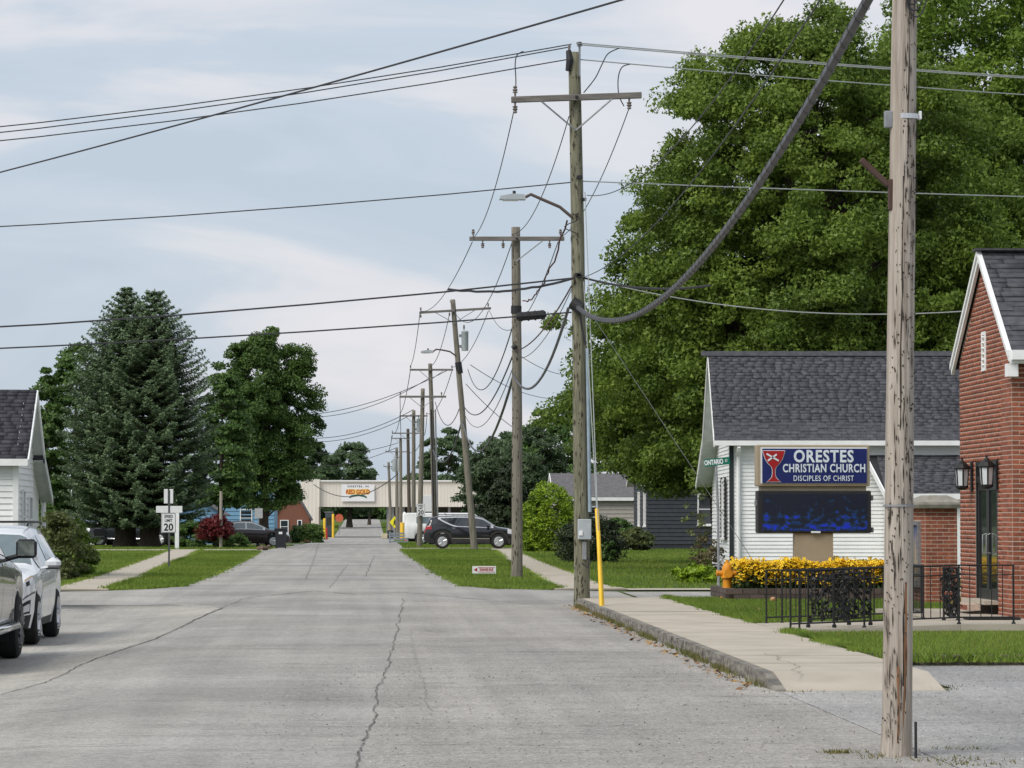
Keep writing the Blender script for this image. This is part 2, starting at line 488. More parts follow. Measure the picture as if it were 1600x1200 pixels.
_ce = [tuple(gp(*q_))[:2] for q_ in ((556, 1215), (572, 1160), (592, 1095), (604, 1040), (620, 990), (626, 955), (632, 936))]
strip('paved_lane', [(6, -.4, 4.15)] + [(b_, a_ + .01, 3.92) for a_, b_ in _ce], road_material('warmer_asphalt', (.292, .278, .258), (.335, .315, .285), True), .0065, parent=road, kind=None, nx=8)
def crack(pts, w, name='crack', parent=None, lift=.014, jit=.05, seed=0):
    """a wandering dark fissure laid along ground points"""
    rr = random.Random(seed)
    P = []
    for a, b in zip(pts[:-1], pts[1:]):
        d = math.hypot(b[0] - a[0], b[1] - a[1]); k = max(2, int(d / .22))
        for i in range(k): P.append((a[0] + (b[0] - a[0]) * i / k, a[1] + (b[1] - a[1]) * i / k))
    P.append(pts[-1])
    vs = []; ox = oy = 0
    for i, p in enumerate(P):
        a = P[max(0, i - 1)]; b = P[min(len(P) - 1, i + 1)]
        dx, dy = b[0] - a[0], b[1] - a[1]; l = math.hypot(dx, dy) or 1
        nx_, ny_ = -dy / l, dx / l
        ox = ox * .75 + rr.uniform(-jit, jit)
        ww = w * rr.uniform(.35, 1.15) * .5
        cx_, cy_ = p[0] + nx_ * ox, p[1] + ny_ * ox
        for s_ in (-1, 1):
            x_, y_ = cx_ + nx_ * ww * s_, cy_ + ny_ * ww * s_
            vs.append((x_, y_, float(g(x_, y_)) + lift))
    fs = [(2 * i, 2 * i + 1, 2 * i + 3, 2 * i + 2) for i in range(len(P) - 1)]
    me = bpy.data.meshes.new(name); me.from_pydata(vs, [], fs); me.update()
    return link(name, me, M_crack, parent)
def pxline(pts): return [tuple(gp(*p))[:2] for p in pts]
for i, (pts, w) in enumerate([
        ([(556, 1215), (572, 1160), (592, 1095), (604, 1040), (620, 990), (626, 955), (632, 936)], .05),
        ([(0, 1087), (70, 1068), (150, 1030), (240, 1000), (320, 962), (380, 936)], .06),
        ([(380, 936), (430, 930), (490, 924), (560, 930), (630, 926), (760, 938)], .16),
        ([(0, 1102), (180, 1098), (400, 1095), (590, 1096)], .06),
        ([(600, 1072), (720, 1076), (850, 1070)], .05),
        ([(640, 985), (655, 1040), (672, 1120)], .012),
        ([(478, 905), (492, 870), (500, 846)], .06), ([(570, 902), (585, 868)], .07), ([(500, 880), (580, 877)], .14),
        ([(595, 882), (645, 884)], .12), ([(515, 920), (545, 880)], .05), ([(0, 1035), (190, 1020)], .03),
        ([(560, 1050), (585, 1052)], .08), ([(930, 1044), (965, 1043), (1000, 1044)], .06), ([(880, 1122), (960, 1121)], .03),
        ([(770, 940), (830, 945), (905, 946)], .10), ([(1370, 1130), (1480, 1132), (1600, 1128)], .05)]):
    crack(pxline(pts), w * (.28 if pts[0][1] > 920 else .26), parent=road, seed=i, jit=.022)
strip('patch', [(439, -4.2, 2.6), (446, -4.2, 2.6)], mat('dark_patch', (.10, .10, .10), rough=.95), .02, parent=road, kind=None)

# --- church side pavement with its raised kerb: slabs with open joints
KH = .15
sidewalk = strip('sidewalk', [(31.7, 4.12, 5.55), (60.4, 4.2, 5.7)], mat('slab_bed', (.14, .13, .12), rough=1), KH - .055, nx=2)
def slab(x0, x1, y0, y1, z00, z01, parent, th=.05, nm='slab'):
    b = MB(); e_ = .006
    b.add([(x0 + e_, y0 + e_, z00), (x1 - e_, y0 + e_, z00), (x1 - e_, y1 - e_, z01), (x0 + e_, y1 - e_, z01),
           (x0 + e_, y0 + e_, z00 - th), (x1 - e_, y0 + e_, z00 - th), (x1 - e_, y1 - e_, z01 - th), (x0 + e_, y1 - e_, z01 - th)],
          [(0, 1, 2, 3), (7, 6, 5, 4), (0, 4, 5, 1), (1, 5, 6, 2), (2, 6, 7, 3), (3, 7, 4, 0)])
    return b.build(nm, M_conc, parent)
yy = 31.7; k = 0
slab(4.05, 5.6, 30.7, 31.7, .012, KH, sidewalk)
while yy < 60.3:
    y2 = min(yy + 1.8, 60.4)
    slab(4.05, 5.6, yy, y2, KH + random.uniform(-.004, .004), KH + random.uniform(-.004, .004), sidewalk)
    yy = y2
kerb_root = sidewalk
yy = 30.75
while yy < 60.2:
    y2 = min(yy + 3.0, 60.4)
    za = KH - .004 if yy > 31.5 else .02
    b = MB(); nn = 8
    for i in range(nn):
        a0, a1 = yy + (y2 - yy) * i / nn + (.004 if i == 0 else 0), yy + (y2 - yy) * (i + 1) / nn
        def ztop(y): return (KH - .006) if y > 31.75 else .012 + (KH - .018) * (y - 30.7) / 1.05
        w0, w1 = random.uniform(-.012, .012), random.uniform(-.012, .012)
        b.add([(3.94 + w0, a0, -.05), (3.94 + w1, a1, -.05), (3.965 + w1, a1, ztop(a1)), (3.965 + w0, a0, ztop(a0)),
               (4.06, a0, -.05), (4.06, a1, -.05), (4.06, a1, ztop(a1)), (4.06, a0, ztop(a0))],
              [(0, 1, 2, 3), (3, 2, 6, 7), (4, 7, 6, 5), (0, 3, 7, 4), (1, 5, 6, 2)])
    b.build('kerb', M_kerb, sidewalk)
    yy = y2
crack(pxline([(1195, 1042), (1215, 1046), (1232, 1060), (1245, 1078)]), .009, parent=sidewalk, lift=KH + .006, seed=40)

# raised church lawn
lawn = strip('church_lawn', [(36.2, 5.62, 30), (60.9, 5.72, 30)], M_soil, KH - .02, nx=6)
MB().bb(5.66, 30, 35.95, 36.2, -.03, KH - .03).build('lawn_edge', mat('bare_earth', (.13, .105, .08), (.20, .175, .14), rough=1, scale=4, world_co=True), lawn)
# ramp and landing to the church door
ramp = MB().add([(5.6, 42.75, KH + .004), (5.6, 45.75, KH + .004), (8.1, 45.75, .215), (8.1, 43.3, .215), (5.6, 42.75, 0), (5.6, 45.75, 0), (8.1, 45.75, 0), (8.1, 43.3, 0)],
                [(0, 3, 2, 1), (4, 5, 6, 7), (0, 4, 7, 3), (1, 2, 6, 5), (0, 1, 5, 4)]).build('path', M_conc)
ramp['kind'] = 'structure'
MB().bb(8.103, 9.44, 43.3, 50.6, 0, .218).build('landing', M_conc, ramp)

# --- far pavements
def gpx(px, py): p = gp(px, py); return p.x, p.y
def slabs_along(name, rows, lift, step, nx=1):
    base = strip(name, rows, M_soil, lift - .03, nx=2)
    y = rows[0][0]
    while y < rows[-1][0] - .1:
        y2 = min(y + step, rows[-1][0])
        xa = [np.interp(q, [r_[0] for r_ in rows], [r_[1] for r_ in rows]) for q in (y, y2)]
        xb = [np.interp(q, [r_[0] for r_ in rows], [r_[2] for r_ in rows]) for q in (y, y2)]
        z1, z2 = float(g(0, y)) + lift, float(g(0, y2)) + lift
        b = MB().add([(xa[0], y + .01, z1), (xb[0], y + .01, z1), (xb[1], y2 - .01, z2), (xa[1], y2 - .01, z2),
                      (xa[0], y + .01, z1 - .05), (xb[0], y + .01, z1 - .05), (xb[1], y2 - .01, z2 - .05), (xa[1], y2 - .01, z2 - .05)],
                     [(0, 1, 2, 3), (7, 6, 5, 4), (0, 4, 5, 1), (1, 5, 6, 2), (2, 6, 7, 3), (3, 7, 4, 0)])
        b.build('slab', M_conc, base)
        y = y2
    return base
swr = slabs_along('sidewalk', [(72.4, 4.3, 5.9), (78, 4.4, 5.75), (110, 5.1, 6.25), (150, 6.05, 7.1), (158, 6.2, 7.3)], .05, 3.0)
swl = slabs_along('sidewalk', [(72.2, -7.05, -5.75), (90, -7.35, -6.1), (120, -8.25, -6.9), (152, -9.2, -7.7)], .05, 3.0)
strip('driveway', [(153.5, -30, -4.9), (160, -30, -4.7)], M_conc, .012, nx=6)
strip('driveway', [(196, -14, -4.1), (214, -13, -4.1)], M_asph, .010, nx=6)
strip('driveway', [(160.5, 1.9, 26), (167, 2.0, 26)], M_conc, .010, nx=6)
strip('forecourt', [(395, -16, -4.2), (441, -16, -4.2)], M_conc, .012, nx=6)
strip('forecourt', [(300, 2.5, 40), (441, 2.65, 40)], M_conc, .012, nx=6)
strip('concrete_apron', [(72.0, 5.95, 20), (73.6, 5.9, 20)], M_conc, .02, nx=4)
# lawn path on the left plot
strip('lawn_path', [(96, -20, -8.2), (97.4, -20, -8.4)], mat('mossy_concrete', (.30, .29, .19), (.12, .14, .06), rough=1, scale=2, world_co=True), .055, nx=6)

# ------------------------------------------------------------------ grass
M_grass = mat('grass_blades', (.102, .176, .024), (.235, .312, .056), rough=.8, spec=.2, tint=True, trans=.25)
M_weed = mat('kerb_weeds', (.10, .13, .03), (.22, .17, .07), rough=.85, tint=True, trans=.2)
def blades(name, pts, h, w, mat_, parent=None, seed=1, lean=.5, kind='stuff', tint_scale=.7):
    r_ = np.random.default_rng(seed)
    n = len(pts)
    a = r_.uniform(0, 2 * np.pi, n)
    hh = h * r_.uniform(.5, 1.25, n); ww = w * r_.uniform(.7, 1.3, n)
    d = np.stack([np.cos(a), np.sin(a), np.zeros(n)], -1)
    la = r_.uniform(0, 2 * np.pi, n); lm = lean * r_.uniform(.1, 1, n) * hh
    tip = pts + np.stack([np.cos(la) * lm, np.sin(la) * lm, hh], -1)
    V = np.stack([pts - d * ww[:, None] / 2, pts + d * ww[:, None] / 2, tip], 1).reshape(-1, 3)
    Fc = np.arange(3 * n).reshape(-1, 3)
    me = mesh_np(name, V, Fc)
    big = .5 + .5 * np.sin(pts[:, 0] * tint_scale + 1.3 * np.sin(pts[:, 1] * tint_scale * .6)) * np.sin(pts[:, 1] * tint_scale * .35 + 1)
    tn = np.clip(.55 * big + .6 * r_.uniform(0, 1, n) - .1, 0, 1)
    at_ = me.attributes.new('tint', 'FLOAT', 'FACE'); at_.data.foreach_set('value', tn.astype(np.float32))
    o = link(name, me, mat_, parent)
    if kind: o['kind'] = kind
    return o
def scatter(rows, n, seed, lift=0.0, avoid=None):
    r_ = np.random.default_rng(seed)
    yy = [q[0] for q in rows]
    m = int(n * 1.0)
    Y_ = r_.uniform(yy[0], yy[-1], m)
    xl = np.interp(Y_, yy, [q[1] for q in rows]); xr = np.interp(Y_, yy, [q[2] for q in rows])
    wmax = (np.array([q[2] for q in rows]) - np.array([q[1] for q in rows])).max()
    X_ = xl + r_.uniform(0, 1, m) * wmax
    ok = X_ < xr
    if avoid is not None: ok &= ~avoid(X_, Y_)
    X_, Y_ = X_[ok], Y_[ok]
    return np.stack([X_, Y_, g(X_, Y_) + lift], -1)
def av_ch(x, y): return ((x < 9.5) & (y > 42.7) & (y < 45.8)) | ((x > 8.1) & (y > 43.3) & (y < 50.6)) | ((x > 9.45) & (y > 46.4) & (y < 50.5))
tag(blades('grass', scatter([(36.1, 5.62, 14.2), (60.9, 5.72, 14.2)], 190000, 3, KH - .02, av_ch), .042, .012, M_grass, seed=3), 'mown green lawn grass between the pavement and the brick church', None, kind='stuff')
tag(blades('grass', scatter([(73.2, 5.95, 20), (78, 5.8, 22), (110, 6.3, 26), (159.5, 7.4, 30)], 130000, 4, 0.0), .075, .03, M_grass, seed=4), 'wide green lawn behind the tall pole with mower stripes', None, kind='stuff')
tag(blades('grass', scatter([(72.6, 3.9, 4.25), (74, 3.05, 4.35), (77, 2.4, 4.4), (110, 2.1, 5.1), (150, 1.9, 6.05), (160, 1.95, 6.3)], 60000, 5, 0.0), .07, .028, M_grass, seed=5), 'green verge strip with the small red arrow sign', None, kind='stuff')
tag(blades('grass', scatter([(72.4, -5.72, -5.6), (74, -5.8, -4.9), (77, -5.85, -4.4), (95, -6.25, -4.35), (130, -7.2, -4.7), (152, -7.7, -5.1)], 45000, 6, 0.0), .08, .028, M_grass, seed=6), 'tapering grass verge below the speed limit sign', None, kind='stuff')
tag(blades('grass', scatter([(72.2, -24, -7.1), (90, -24, -7.4), (120, -26, -8.3), (153, -26, -9.3)], 130000, 7, 0.0, lambda x, y: (y > 96) & (y < 97.4)), .08, .03, M_grass, seed=7), 'green front lawn by the white left house and the spruces', None, kind='stuff')
tag(blades('grass', scatter([(160.5, -26, -4.9), (196, -22, -4.3)], 50000, 8), .09, .045, M_grass, seed=8), 'grass beyond the left driveway near the wheeled bin', None, kind='stuff')
tag(blades('grass', scatter([(167.5, 2.1, 28), (300, 2.7, 28)], 60000, 9), .1, .07, M_grass, seed=9), 'grass among the far line of utility poles', None, kind='stuff')
tag(blades('grass', scatter([(455, 2.9, 9), (640, 3.2, 14)], 12000, 10), .14, .12, M_grass, seed=10), 'grass verge right of the street past the overpass', None, kind='stuff')
tag(blades('grass', scatter([(455, -14, -4.5), (640, -14, -4.5)], 16000, 11), .14, .12, M_grass, seed=11), 'grass verge left of the street past the overpass', None, kind='stuff')
# weeds and litter along the kerb, lot edge and pole foot
r_ = np.random.default_rng(12)
cl = []
for y0 in r_.uniform(31.5, 60, 70):
    k = int(r_.integers(8, 60)); cl.append(np.stack([3.90 + r_.normal(0, .03, k), y0 + r_.normal(0, .18, k), np.full(k, .005)], -1))
tag(blades('weeds', np.concatenate(cl), .075, .012, M_weed, seed=12, lean=.9), 'thin weeds growing in the gutter along the raised kerb', None, kind='stuff')
cl = []
for (px, py, k, sp) in [(1310, 1178, 110, .05), (1345, 1187, 18, .08), (1490, 1190, 60, .14), (1450, 1079, 90, .10), (1385, 1183, 22, .04), (1505, 1172, 34, .10), (1475, 1074, 40, .12), (1240, 1083, 30, .10), (1520, 1196, 50, .10)]:
    q = gp(px, py); cl.append(np.stack([q.x + r_.normal(0, sp * 1.6, k), q.y + r_.normal(0, sp, k), np.full(k, .008)], -1))
tag(blades('weeds', np.concatenate(cl), .03, .012, M_weed, seed=13, lean=1.4), 'patchy weeds around the near pole foot and pavement end', None, kind='stuff')
k = 5000; xx = r_.uniform(5.66, 14, k); yy_ = 35.95 + r_.normal(0, .13, k)
tag(blades('weeds', np.stack([xx, yy_, np.full(k, .05)], -1), .12, .03, M_grass, seed=14, lean=1.0), 'broad leafy weeds along the near edge of the church lawn', None, kind='stuff')
def fleck_field(name, P, size, mat_, label, seed):
    q = np.random.default_rng(seed); n = len(P)
    a = q.uniform(0, 2 * np.pi, n); s_ = size * q.uniform(.4, 1.3, n)
    u = np.stack([np.cos(a), np.sin(a), q.normal(0, .25, n)], -1) * s_[:, None]; v = np.stack([-np.sin(a), np.cos(a), q.normal(0, .25, n)], -1) * s_[:, None] * .6
    P = P + np.array([0, 0, .012])
    V = np.stack([P - u, P - v, P + u, P + v], 1).reshape(-1, 3)
    me = mesh_np(name, V, np.arange(4 * n).reshape(-1, 4))
    at_ = me.attributes.new('tint', 'FLOAT', 'FACE'); at_.data.foreach_set('value', q.uniform(0, 1, n).astype(np.float32))
    return tag(link(name, me, mat_), label, None, kind='stuff')
M_dead = mat('dead_leaves', (.20, .10, .045), (.36, .24, .10), rough=.9, tint=True)
k = 330; P = np.stack([3.84 - np.abs(r_.normal(0, .09, k)), r_.uniform(31, 60, k), np.full(k, .006)], -1)
fleck_field('fallen_leaves', P, .04, M_dead, 'dry brown leaves and grit gathered along the kerb', 20)
M_stone = mat('loose_stones', (.16, .16, .16), (.46, .45, .44), rough=.9, tint=True)
k = 30000; X_ = r_.uniform(-6, 9, k); Y_ = 17 + 24 * r_.uniform(0, 1, k) ** 1.3
ok = (X_ > -1) & ~((X_ > 3.9) & (X_ < 5.7) & (Y_ > 30.5)) & (Y_ < 35.8)
fleck_field('loose_stones', np.stack([X_, Y_, np.full(k, .006)], -1)[ok], .011, M_stone, 'scattered small stones on the gravelly asphalt', 21)

# ragged grass edges creeping over the paving, and dry tufts
def edge(pts, n_, seed, lift=0.0, w=.05):
    q = np.random.default_rng(seed); t = q.uniform(0, len(pts) - 1.001, n_); i = t.astype(int); f = t - i
    A = np.array(pts, float); P = A[i] * (1 - f[:, None]) + A[i + 1] * f[:, None]
    P[:, 0] += q.normal(0, w, n_) * (1 + .8 * np.sin(P[:, 1] * 3.1) * np.sin(P[:, 1] * 1.3)); P[:, 1] += q.normal(0, w * .6, n_)
    return np.stack([P[:, 0], P[:, 1], g(P[:, 0], P[:, 1]) + lift], -1)
E_ = [edge([(5.63, 36.2), (5.66, 42.6)], 4200, 61, KH), edge([(5.63, 45.9), (5.70, 60.6)], 7000, 62, KH)]
tag(blades('grass_edge', np.concatenate(E_), .06, .012, M_grass, seed=61, lean=1.2), 'ragged grass edge creeping over the church pavement', None, kind='stuff')
E_ = [edge([(-5.75, 72.4), (-6.1, 90), (-6.9, 120), (-7.7, 152)], 5000, 63, .03, .07), edge([(-7.1, 72.2), (-7.35, 90), (-8.25, 120), (-9.25, 152)], 5000, 64, .03, .07), edge([(-5.0, 74), (-4.38, 77), (-4.32, 95), (-4.62, 130), (-5.0, 150)], 6000, 65, 0, .08)]
tag(blades('grass_edge', np.concatenate(E_), .08, .03, M_grass, seed=63, lean=1.2), 'ragged grass edges along the left pavement and verge', None, kind='stuff')
E_ = [edge([(4.3, 72.5), (4.4, 78), (5.1, 110), (6.05, 150)], 5000, 66, .03, .07), edge([(5.9, 73.5), (5.8, 78), (6.28, 110), (7.15, 150)], 5000, 67, .03, .07), edge([(3.2, 73.6), (2.38, 77), (2.15, 95), (1.95, 130), (1.86, 158)], 6000, 68, 0, .08)]
tag(blades('grass_edge', np.concatenate(E_), .08, .03, M_grass, seed=66, lean=1.2), 'ragged grass edges along the far right pavement and verge', None, kind='stuff')
M_dry = mat('dry_grass', (.30, .25, .10), (.22, .21, .07), rough=.9, tint=True, trans=.2)
q = np.random.default_rng(69)
def patches(n_, x0, x1, y0, y1, k, sp):
    out = []
    for _ in range(n_):
        cx_, cy_ = q.uniform(x0, x1), q.uniform(y0, y1); out.append(np.stack([cx_ + q.normal(0, sp, k), cy_ + q.normal(0, sp * 1.5, k)], -1))
    P = np.concatenate(out); return P[(P[:, 0] > x0) & (P[:, 0] < x1)]
for (P, lf, lab, h_, w_) in ((patches(60, 5.75, 13.5, 36.4, 60, 70, .35), KH - .01, 'straw coloured dry tufts in the church lawn', .045, .010),
                     (patches(60, 6.6, 20, 74, 150, 60, .7), 0, 'straw coloured dry tufts in the wide right lawn', .07, .028),
                     (patches(40, -22, -9.3, 74, 150, 60, .7), 0, 'straw coloured dry tufts in the left lawn', .07, .028)):
    if lf: P = P[~av_ch(P[:, 0], P[:, 1])]
    tag(blades('dry_grass', np.stack([P[:, 0], P[:, 1], g(P[:, 0], P[:, 1]) + lf], -1), h_, w_, M_dry, seed=70, lean=1.0), lab, None, kind='stuff')

# short torn streaks lying across the old asphalt
q = np.random.default_rng(88); Vs = []; Fs = []
for _ in range(230):
    y = 19 + 44 * q.uniform(0, 1) ** 1.25; x = q.uniform(-3.2, 3.7) + (0 if q.uniform() < .8 else q.normal(0, .3)); L_ = q.uniform(.12, .9) * (1 + (q.uniform() < .12) * 2.2); k = max(3, int(L_ / .07))
    yo = 0
    i0 = len(Vs)
    for i in range(k + 1):
        yo += q.normal(0, .010); xx_ = x + L_ * (i / k - .5); w = q.uniform(.002, .013) * (1 if 0 < i < k else .2) * (y / 32)
        for s_ in (-1, 1):
            yy_ = y + yo + s_ * w; Vs.append((xx_, yy_, float(g(xx_, yy_)) + .013))
    Fs += [(i0 + 2 * i, i0 + 2 * i + 2, i0 + 2 * i + 3, i0 + 2 * i + 1) for i in range(k)]
o = link('torn_streaks', mesh_np('torn_streaks', np.array(Vs), np.array(Fs)), mat('streak_dark', (.085, .082, .078), (.17, .165, .155), rough=1, scale=4, world_co=True), road); o['kind'] = 'stuff'
# ------------------------------------------------------------------ buildings
def lap_boards(name, mat_, parent, u0, u1, z0, z1, pitch, fn, lim=None, holes=(), limit=300):
    """lap siding: one board per course; fn(u, z, out) -> local point; lim(z) -> (ua, ub)"""
    z = z0
    while z < z1 - .02:
        zt = min(z + pitch, z1)
        zm = (z + zt) / 2
        a, b_ = (u0, u1) if lim is None else lim(zm)
        segs = [(a, b_)]
        for (h0, h1, hz0, hz1) in holes:
            if zt > hz0 and z < hz1:
                ns = []
                for s0, s1 in segs:
                    if h1 <= s0 or h0 >= s1: ns.append((s0, s1)); continue
                    if h0 > s0: ns.append((s0, h0))
                    if h1 < s1: ns.append((h1, s1))
                segs = ns
        for s0, s1 in segs:
            if s1 - s0 < .05: continue
            b = MB().add([fn(s0, z, .014 + pitch * .11), fn(s1, z, .014 + pitch * .11), fn(s1, zt, .004), fn(s0, zt, .004), fn(s0, z, 0), fn(s1, z, 0), fn(s1, zt, 0), fn(s0, zt, 0)],
                         [(0, 1, 2, 3), (0, 4, 5, 1), (3, 2, 6, 7), (0, 3, 7, 4), (1, 5, 6, 2)])
            b.build(name, mat_, parent)
        z = zt

def shingle_slope(parent, p0, ux, up, length, slope, nrm, course=.135, tab=.31, mat_=None, limit=300, seed=0, lim=None):
    """courses of tabs from the eave upwards; p0 eave start, ux along the eave, up the slope"""
    rr = random.Random(seed); items = []
    ux, up, nrm = Vector(ux).normalized(), Vector(up).normalized(), Vector(nrm).normalized()
    k = 0; s = 0.0
    while s < slope - .03:
        x = -rr.uniform(0, tab)
        while x < length:
            w = tab * rr.uniform(.72, 1.25)
            a, b_ = max(x, 0), min(x + w - .006, length)
            if b_ - a > .03:
                th = rr.choice((.008, .011, .016, .020))
                up2 = (up + nrm * (-.07)).normalized()
                n2 = ux.cross(up2).normalized()
                if n2.dot(nrm) < 0: n2 = -n2
                rot = Matrix((ux, up2, n2)).transposed()
                hh = min(course * 1.12, slope - s)
                c = Vector(p0) + ux * ((a + b_) / 2) + up2 * (hh / 2) + up * s + nrm * (.012 + th / 2)
                items.append(MAT(c, (b_ - a, hh, th), rot))
            x += w
        s += course; k += 1
    pieces('shingle', mat_ or M_shingle, parent, items, limit)

def bricks_on(parent, fn_rot, origin, W, H, course=.0704, bl=.215, holes=(), inside=None, limit=300, seed=0, proud=.0035, order=None):
    """running bond: fn_rot 3x3 (u along wall, out, z up)"""
    rr = random.Random(seed); items = []
    z = 0.0; k = 0
    while z + course <= H + .001:
        u = -(bl / 2 if k % 2 else 0)
        while u < W - .01:
            segs = [(max(u, 0), min(u + bl, W))]
            zc = z + course / 2
            for (h0, h1, hz0, hz1) in holes:
                if hz0 < zc < hz1:
                    ns = []
                    for s0, s1 in segs:
                        if h1 <= s0 or h0 >= s1: ns.append((s0, s1)); continue
                        if h0 > s0: ns.append((s0, h0))
                        if h1 < s1: ns.append((h1, s1))
                    segs = ns
            for s0, s1 in segs:
                if s1 - s0 < .04: continue
                if inside and not inside((s0 + s1) / 2, zc): continue
                pr = proud + rr.uniform(-.001, .002)
                c = Vector(origin) + fn_rot @ Vector(((s0 + s1) / 2, pr / 2 - .01, zc))
                items.append(((s0 + s1) / 2, MAT(c, (s1 - s0 - .011, pr + .02, course - .0165), fn_rot)))
            u += bl
        z += course; k += 1
    items.sort(key=lambda q: q[0] if order is None else order * q[0])
    pieces('brick', M_brick, parent, [m for _, m in items], limit)

def window(parent, origin, rot, w, h, mat_frame=None, mat_pane=None, fw=.07, mullion=True, name='window', sash=True):
    """frame, panes and sill; local axes of rot: u along, out, z up; origin at lower left"""
    o = Vector(origin)
    def B(u0, u1, d0, d1, z0, z1):
        return MAT(o + rot @ Vector(((u0 + u1) / 2, (d0 + d1) / 2, (z0 + z1) / 2)), (u1 - u0, d1 - d0, z1 - z0), rot)
    mf = mat_frame or M_trim; mp = mat_pane or M_glass
    wd = MB()
    for (u0, u1, z0, z1) in ((0, fw, 0, h), (w - fw, w, 0, h), (fw, w - fw, 0, fw), (fw, w - fw, h - fw, h)):
        wd.box(o + rot @ Vector(((u0 + u1) / 2, .03, (z0 + z1) / 2)), (u1 - u0, .06, z1 - z0), rot)
    if sash: wd.box(o + rot @ Vector((w / 2, .025, h * .5)), (w - 2 * fw, .05, .045), rot)
    wo = wd.build(name, mf, parent)
    zs = [(fw, h * .5 - .022), (h * .5 + .022, h - fw)] if sash else [(fw, h - fw)]
    for z0, z1 in zs:
        MB().box(o + rot @ Vector((w / 2, .012, (z0 + z1) / 2)), (w - 2 * fw, .012, z1 - z0), rot).build('pane', mp, wo)
    MB().box(o + rot @ Vector((w / 2, .05, -.025)), (w + .1, .1, .05), rot).build('sill', mf, wo)
    return wo
ROT_F = Matrix(((1, 0, 0), (0, -1, 0), (0, 0, 1)))            # wall seen from -Y: u = +x, out = -y
ROT_L = Matrix(((0, -1, 0), (1, 0, 0), (0, 0, 1)))            # wall seen from -X: u = +y, out = -x
ROT_R = Matrix(((0, 1, 0), (1, 0, 0), (0, 0, 1)))             # wall seen from +X: u = +y, out = +x

# ---- brick church vestibule (gable and door face the street)
CX0, CY0 = 9.45, 46.4
CW = 4.1
church = empty('brick_church', (CX0, CY0, KH - .03), 0, 'red brick church entrance with white trimmed gable and black door', 'church')
EZ, PZ = 4.02, 5.50                                            # wall top and gable tip of the brickwork
D0, D1, DH = 1.09, 2.83, 2.42                                  # door opening along the wall
wallp = MB()
def fl(u, v, w): return (w, u, v)
for poly in ([(0, 0), (D0, 0), (D0, DH), (0, DH)], [(D1, 0), (CW, 0), (CW, DH), (D1, DH)], [(0, DH), (CW, DH), (CW, EZ), (CW / 2, PZ), (0, EZ)]):
    wallp.prism(poly, 0, .30, fl)
wallp.bb(.3, 7.0, 0, .28, 0, EZ).bb(.3, 7.0, CW - .28, CW, 0, EZ)
wall = wallp.build('wall', M_mortar, church)
VENT = (CW / 2 - .16, CW / 2 + .16, 3.78, 4.38)
def in_gable(u, z): return z < EZ or abs(u - CW / 2) < (PZ - z) / (PZ - EZ) * CW / 2 - .06
bricks_on(wall, ROT_L, (0, 0, 0), CW, PZ, holes=[(D0, D1, 0, DH), VENT], inside=in_gable, limit=235, seed=1)
bricks_on(wall, ROT_F, (0, 0, 0), 7.0, EZ, limit=62, seed=2)
# black glazed double door
dr = MB()
for (y0, y1, z0, z1) in ((D0 + .005, D0 + .09, .2, DH - .005), (D1 - .09, D1 - .005, .2, DH - .005), (D0 + .09, D1 - .09, DH - .34, DH - .24), (D0 + .09, D1 - .09, DH - .09, DH - .005)):
    dr.bb(.003, .17, y0, y1, z0, z1)
door = dr.build('door', M_black, church)
MB().bb(.03, .045, D0 + .09, D1 - .09, DH - .24, DH - .09).build('transom_pane', M_glass, door)
for y0, y1 in ((D0 + .095, (D0 + D1) / 2 - .004), ((D0 + D1) / 2 + .004, D1 - .095)):
    lf = MB()
    for (a, b_, z0, z1) in ((y0, y0 + .09, .2, DH - .345), (y1 - .09, y1, .2, DH - .345), (y0 + .09, y1 - .09, .2, .46), (y0 + .09, y1 - .09, DH - .46, DH - .345)):
        lf.bb(.02, .10, a, b_, z0, z1)
    lo = lf.build('door_leaf', M_black, door)
    MB().bb(.04, .052, y0 + .09, y1 - .09, .46, DH - .46).build('pane', M_glass, lo)
    yh = y1 - .14 if y0 < (D0 + D1) / 2 - .1 else y0 + .14
    MB().tube([(.03, yh, 1.0), (-.03, yh, 1.02), (-.03, yh, 1.28), (.03, yh, 1.30)], .011, 8).build('handle', M_galv, lo, sm=True)
MB().bb(-.22, .10, D0 - .05, D1 + .05, .245, .30).build('threshold', M_conc, church)
st = MB().bb(-.42, -.221, D0 + .25, D1 - .25, .15, .24).build('step', M_mortar, church)
bricks_on(st, ROT_L, (-.42, D0 + .25, .152), D1 - D0 - .5, .09, course=.085, limit=40, seed=3)
# gable vent
vt = MB().bb(-.02, .05, VENT[0] + .01, VENT[0] + .07, VENT[2], VENT[3]).bb(-.02, .05, VENT[1] - .07, VENT[1] - .01, VENT[2], VENT[3]).bb(-.02, .05, VENT[0] + .07, VENT[1] - .07, VENT[2], VENT[2] + .05).bb(-.02, .05, VENT[0] + .07, VENT[1] - .07, VENT[3] - .05, VENT[3]).build('vent', M_trim, church)
MB().bb(.04, .05, VENT[0] + .07, VENT[1] - .07, VENT[2] + .05, VENT[3] - .05).build('vent_backing', M_dark, vt)
for i in range(6):
    z = VENT[2] + .085 + i * .085
    MB().box((0.0, CW / 2, z), (.05, .19, .028), Matrix.Rotation(R(35), 3, 'Y')).build('louvre', M_trim, vt)
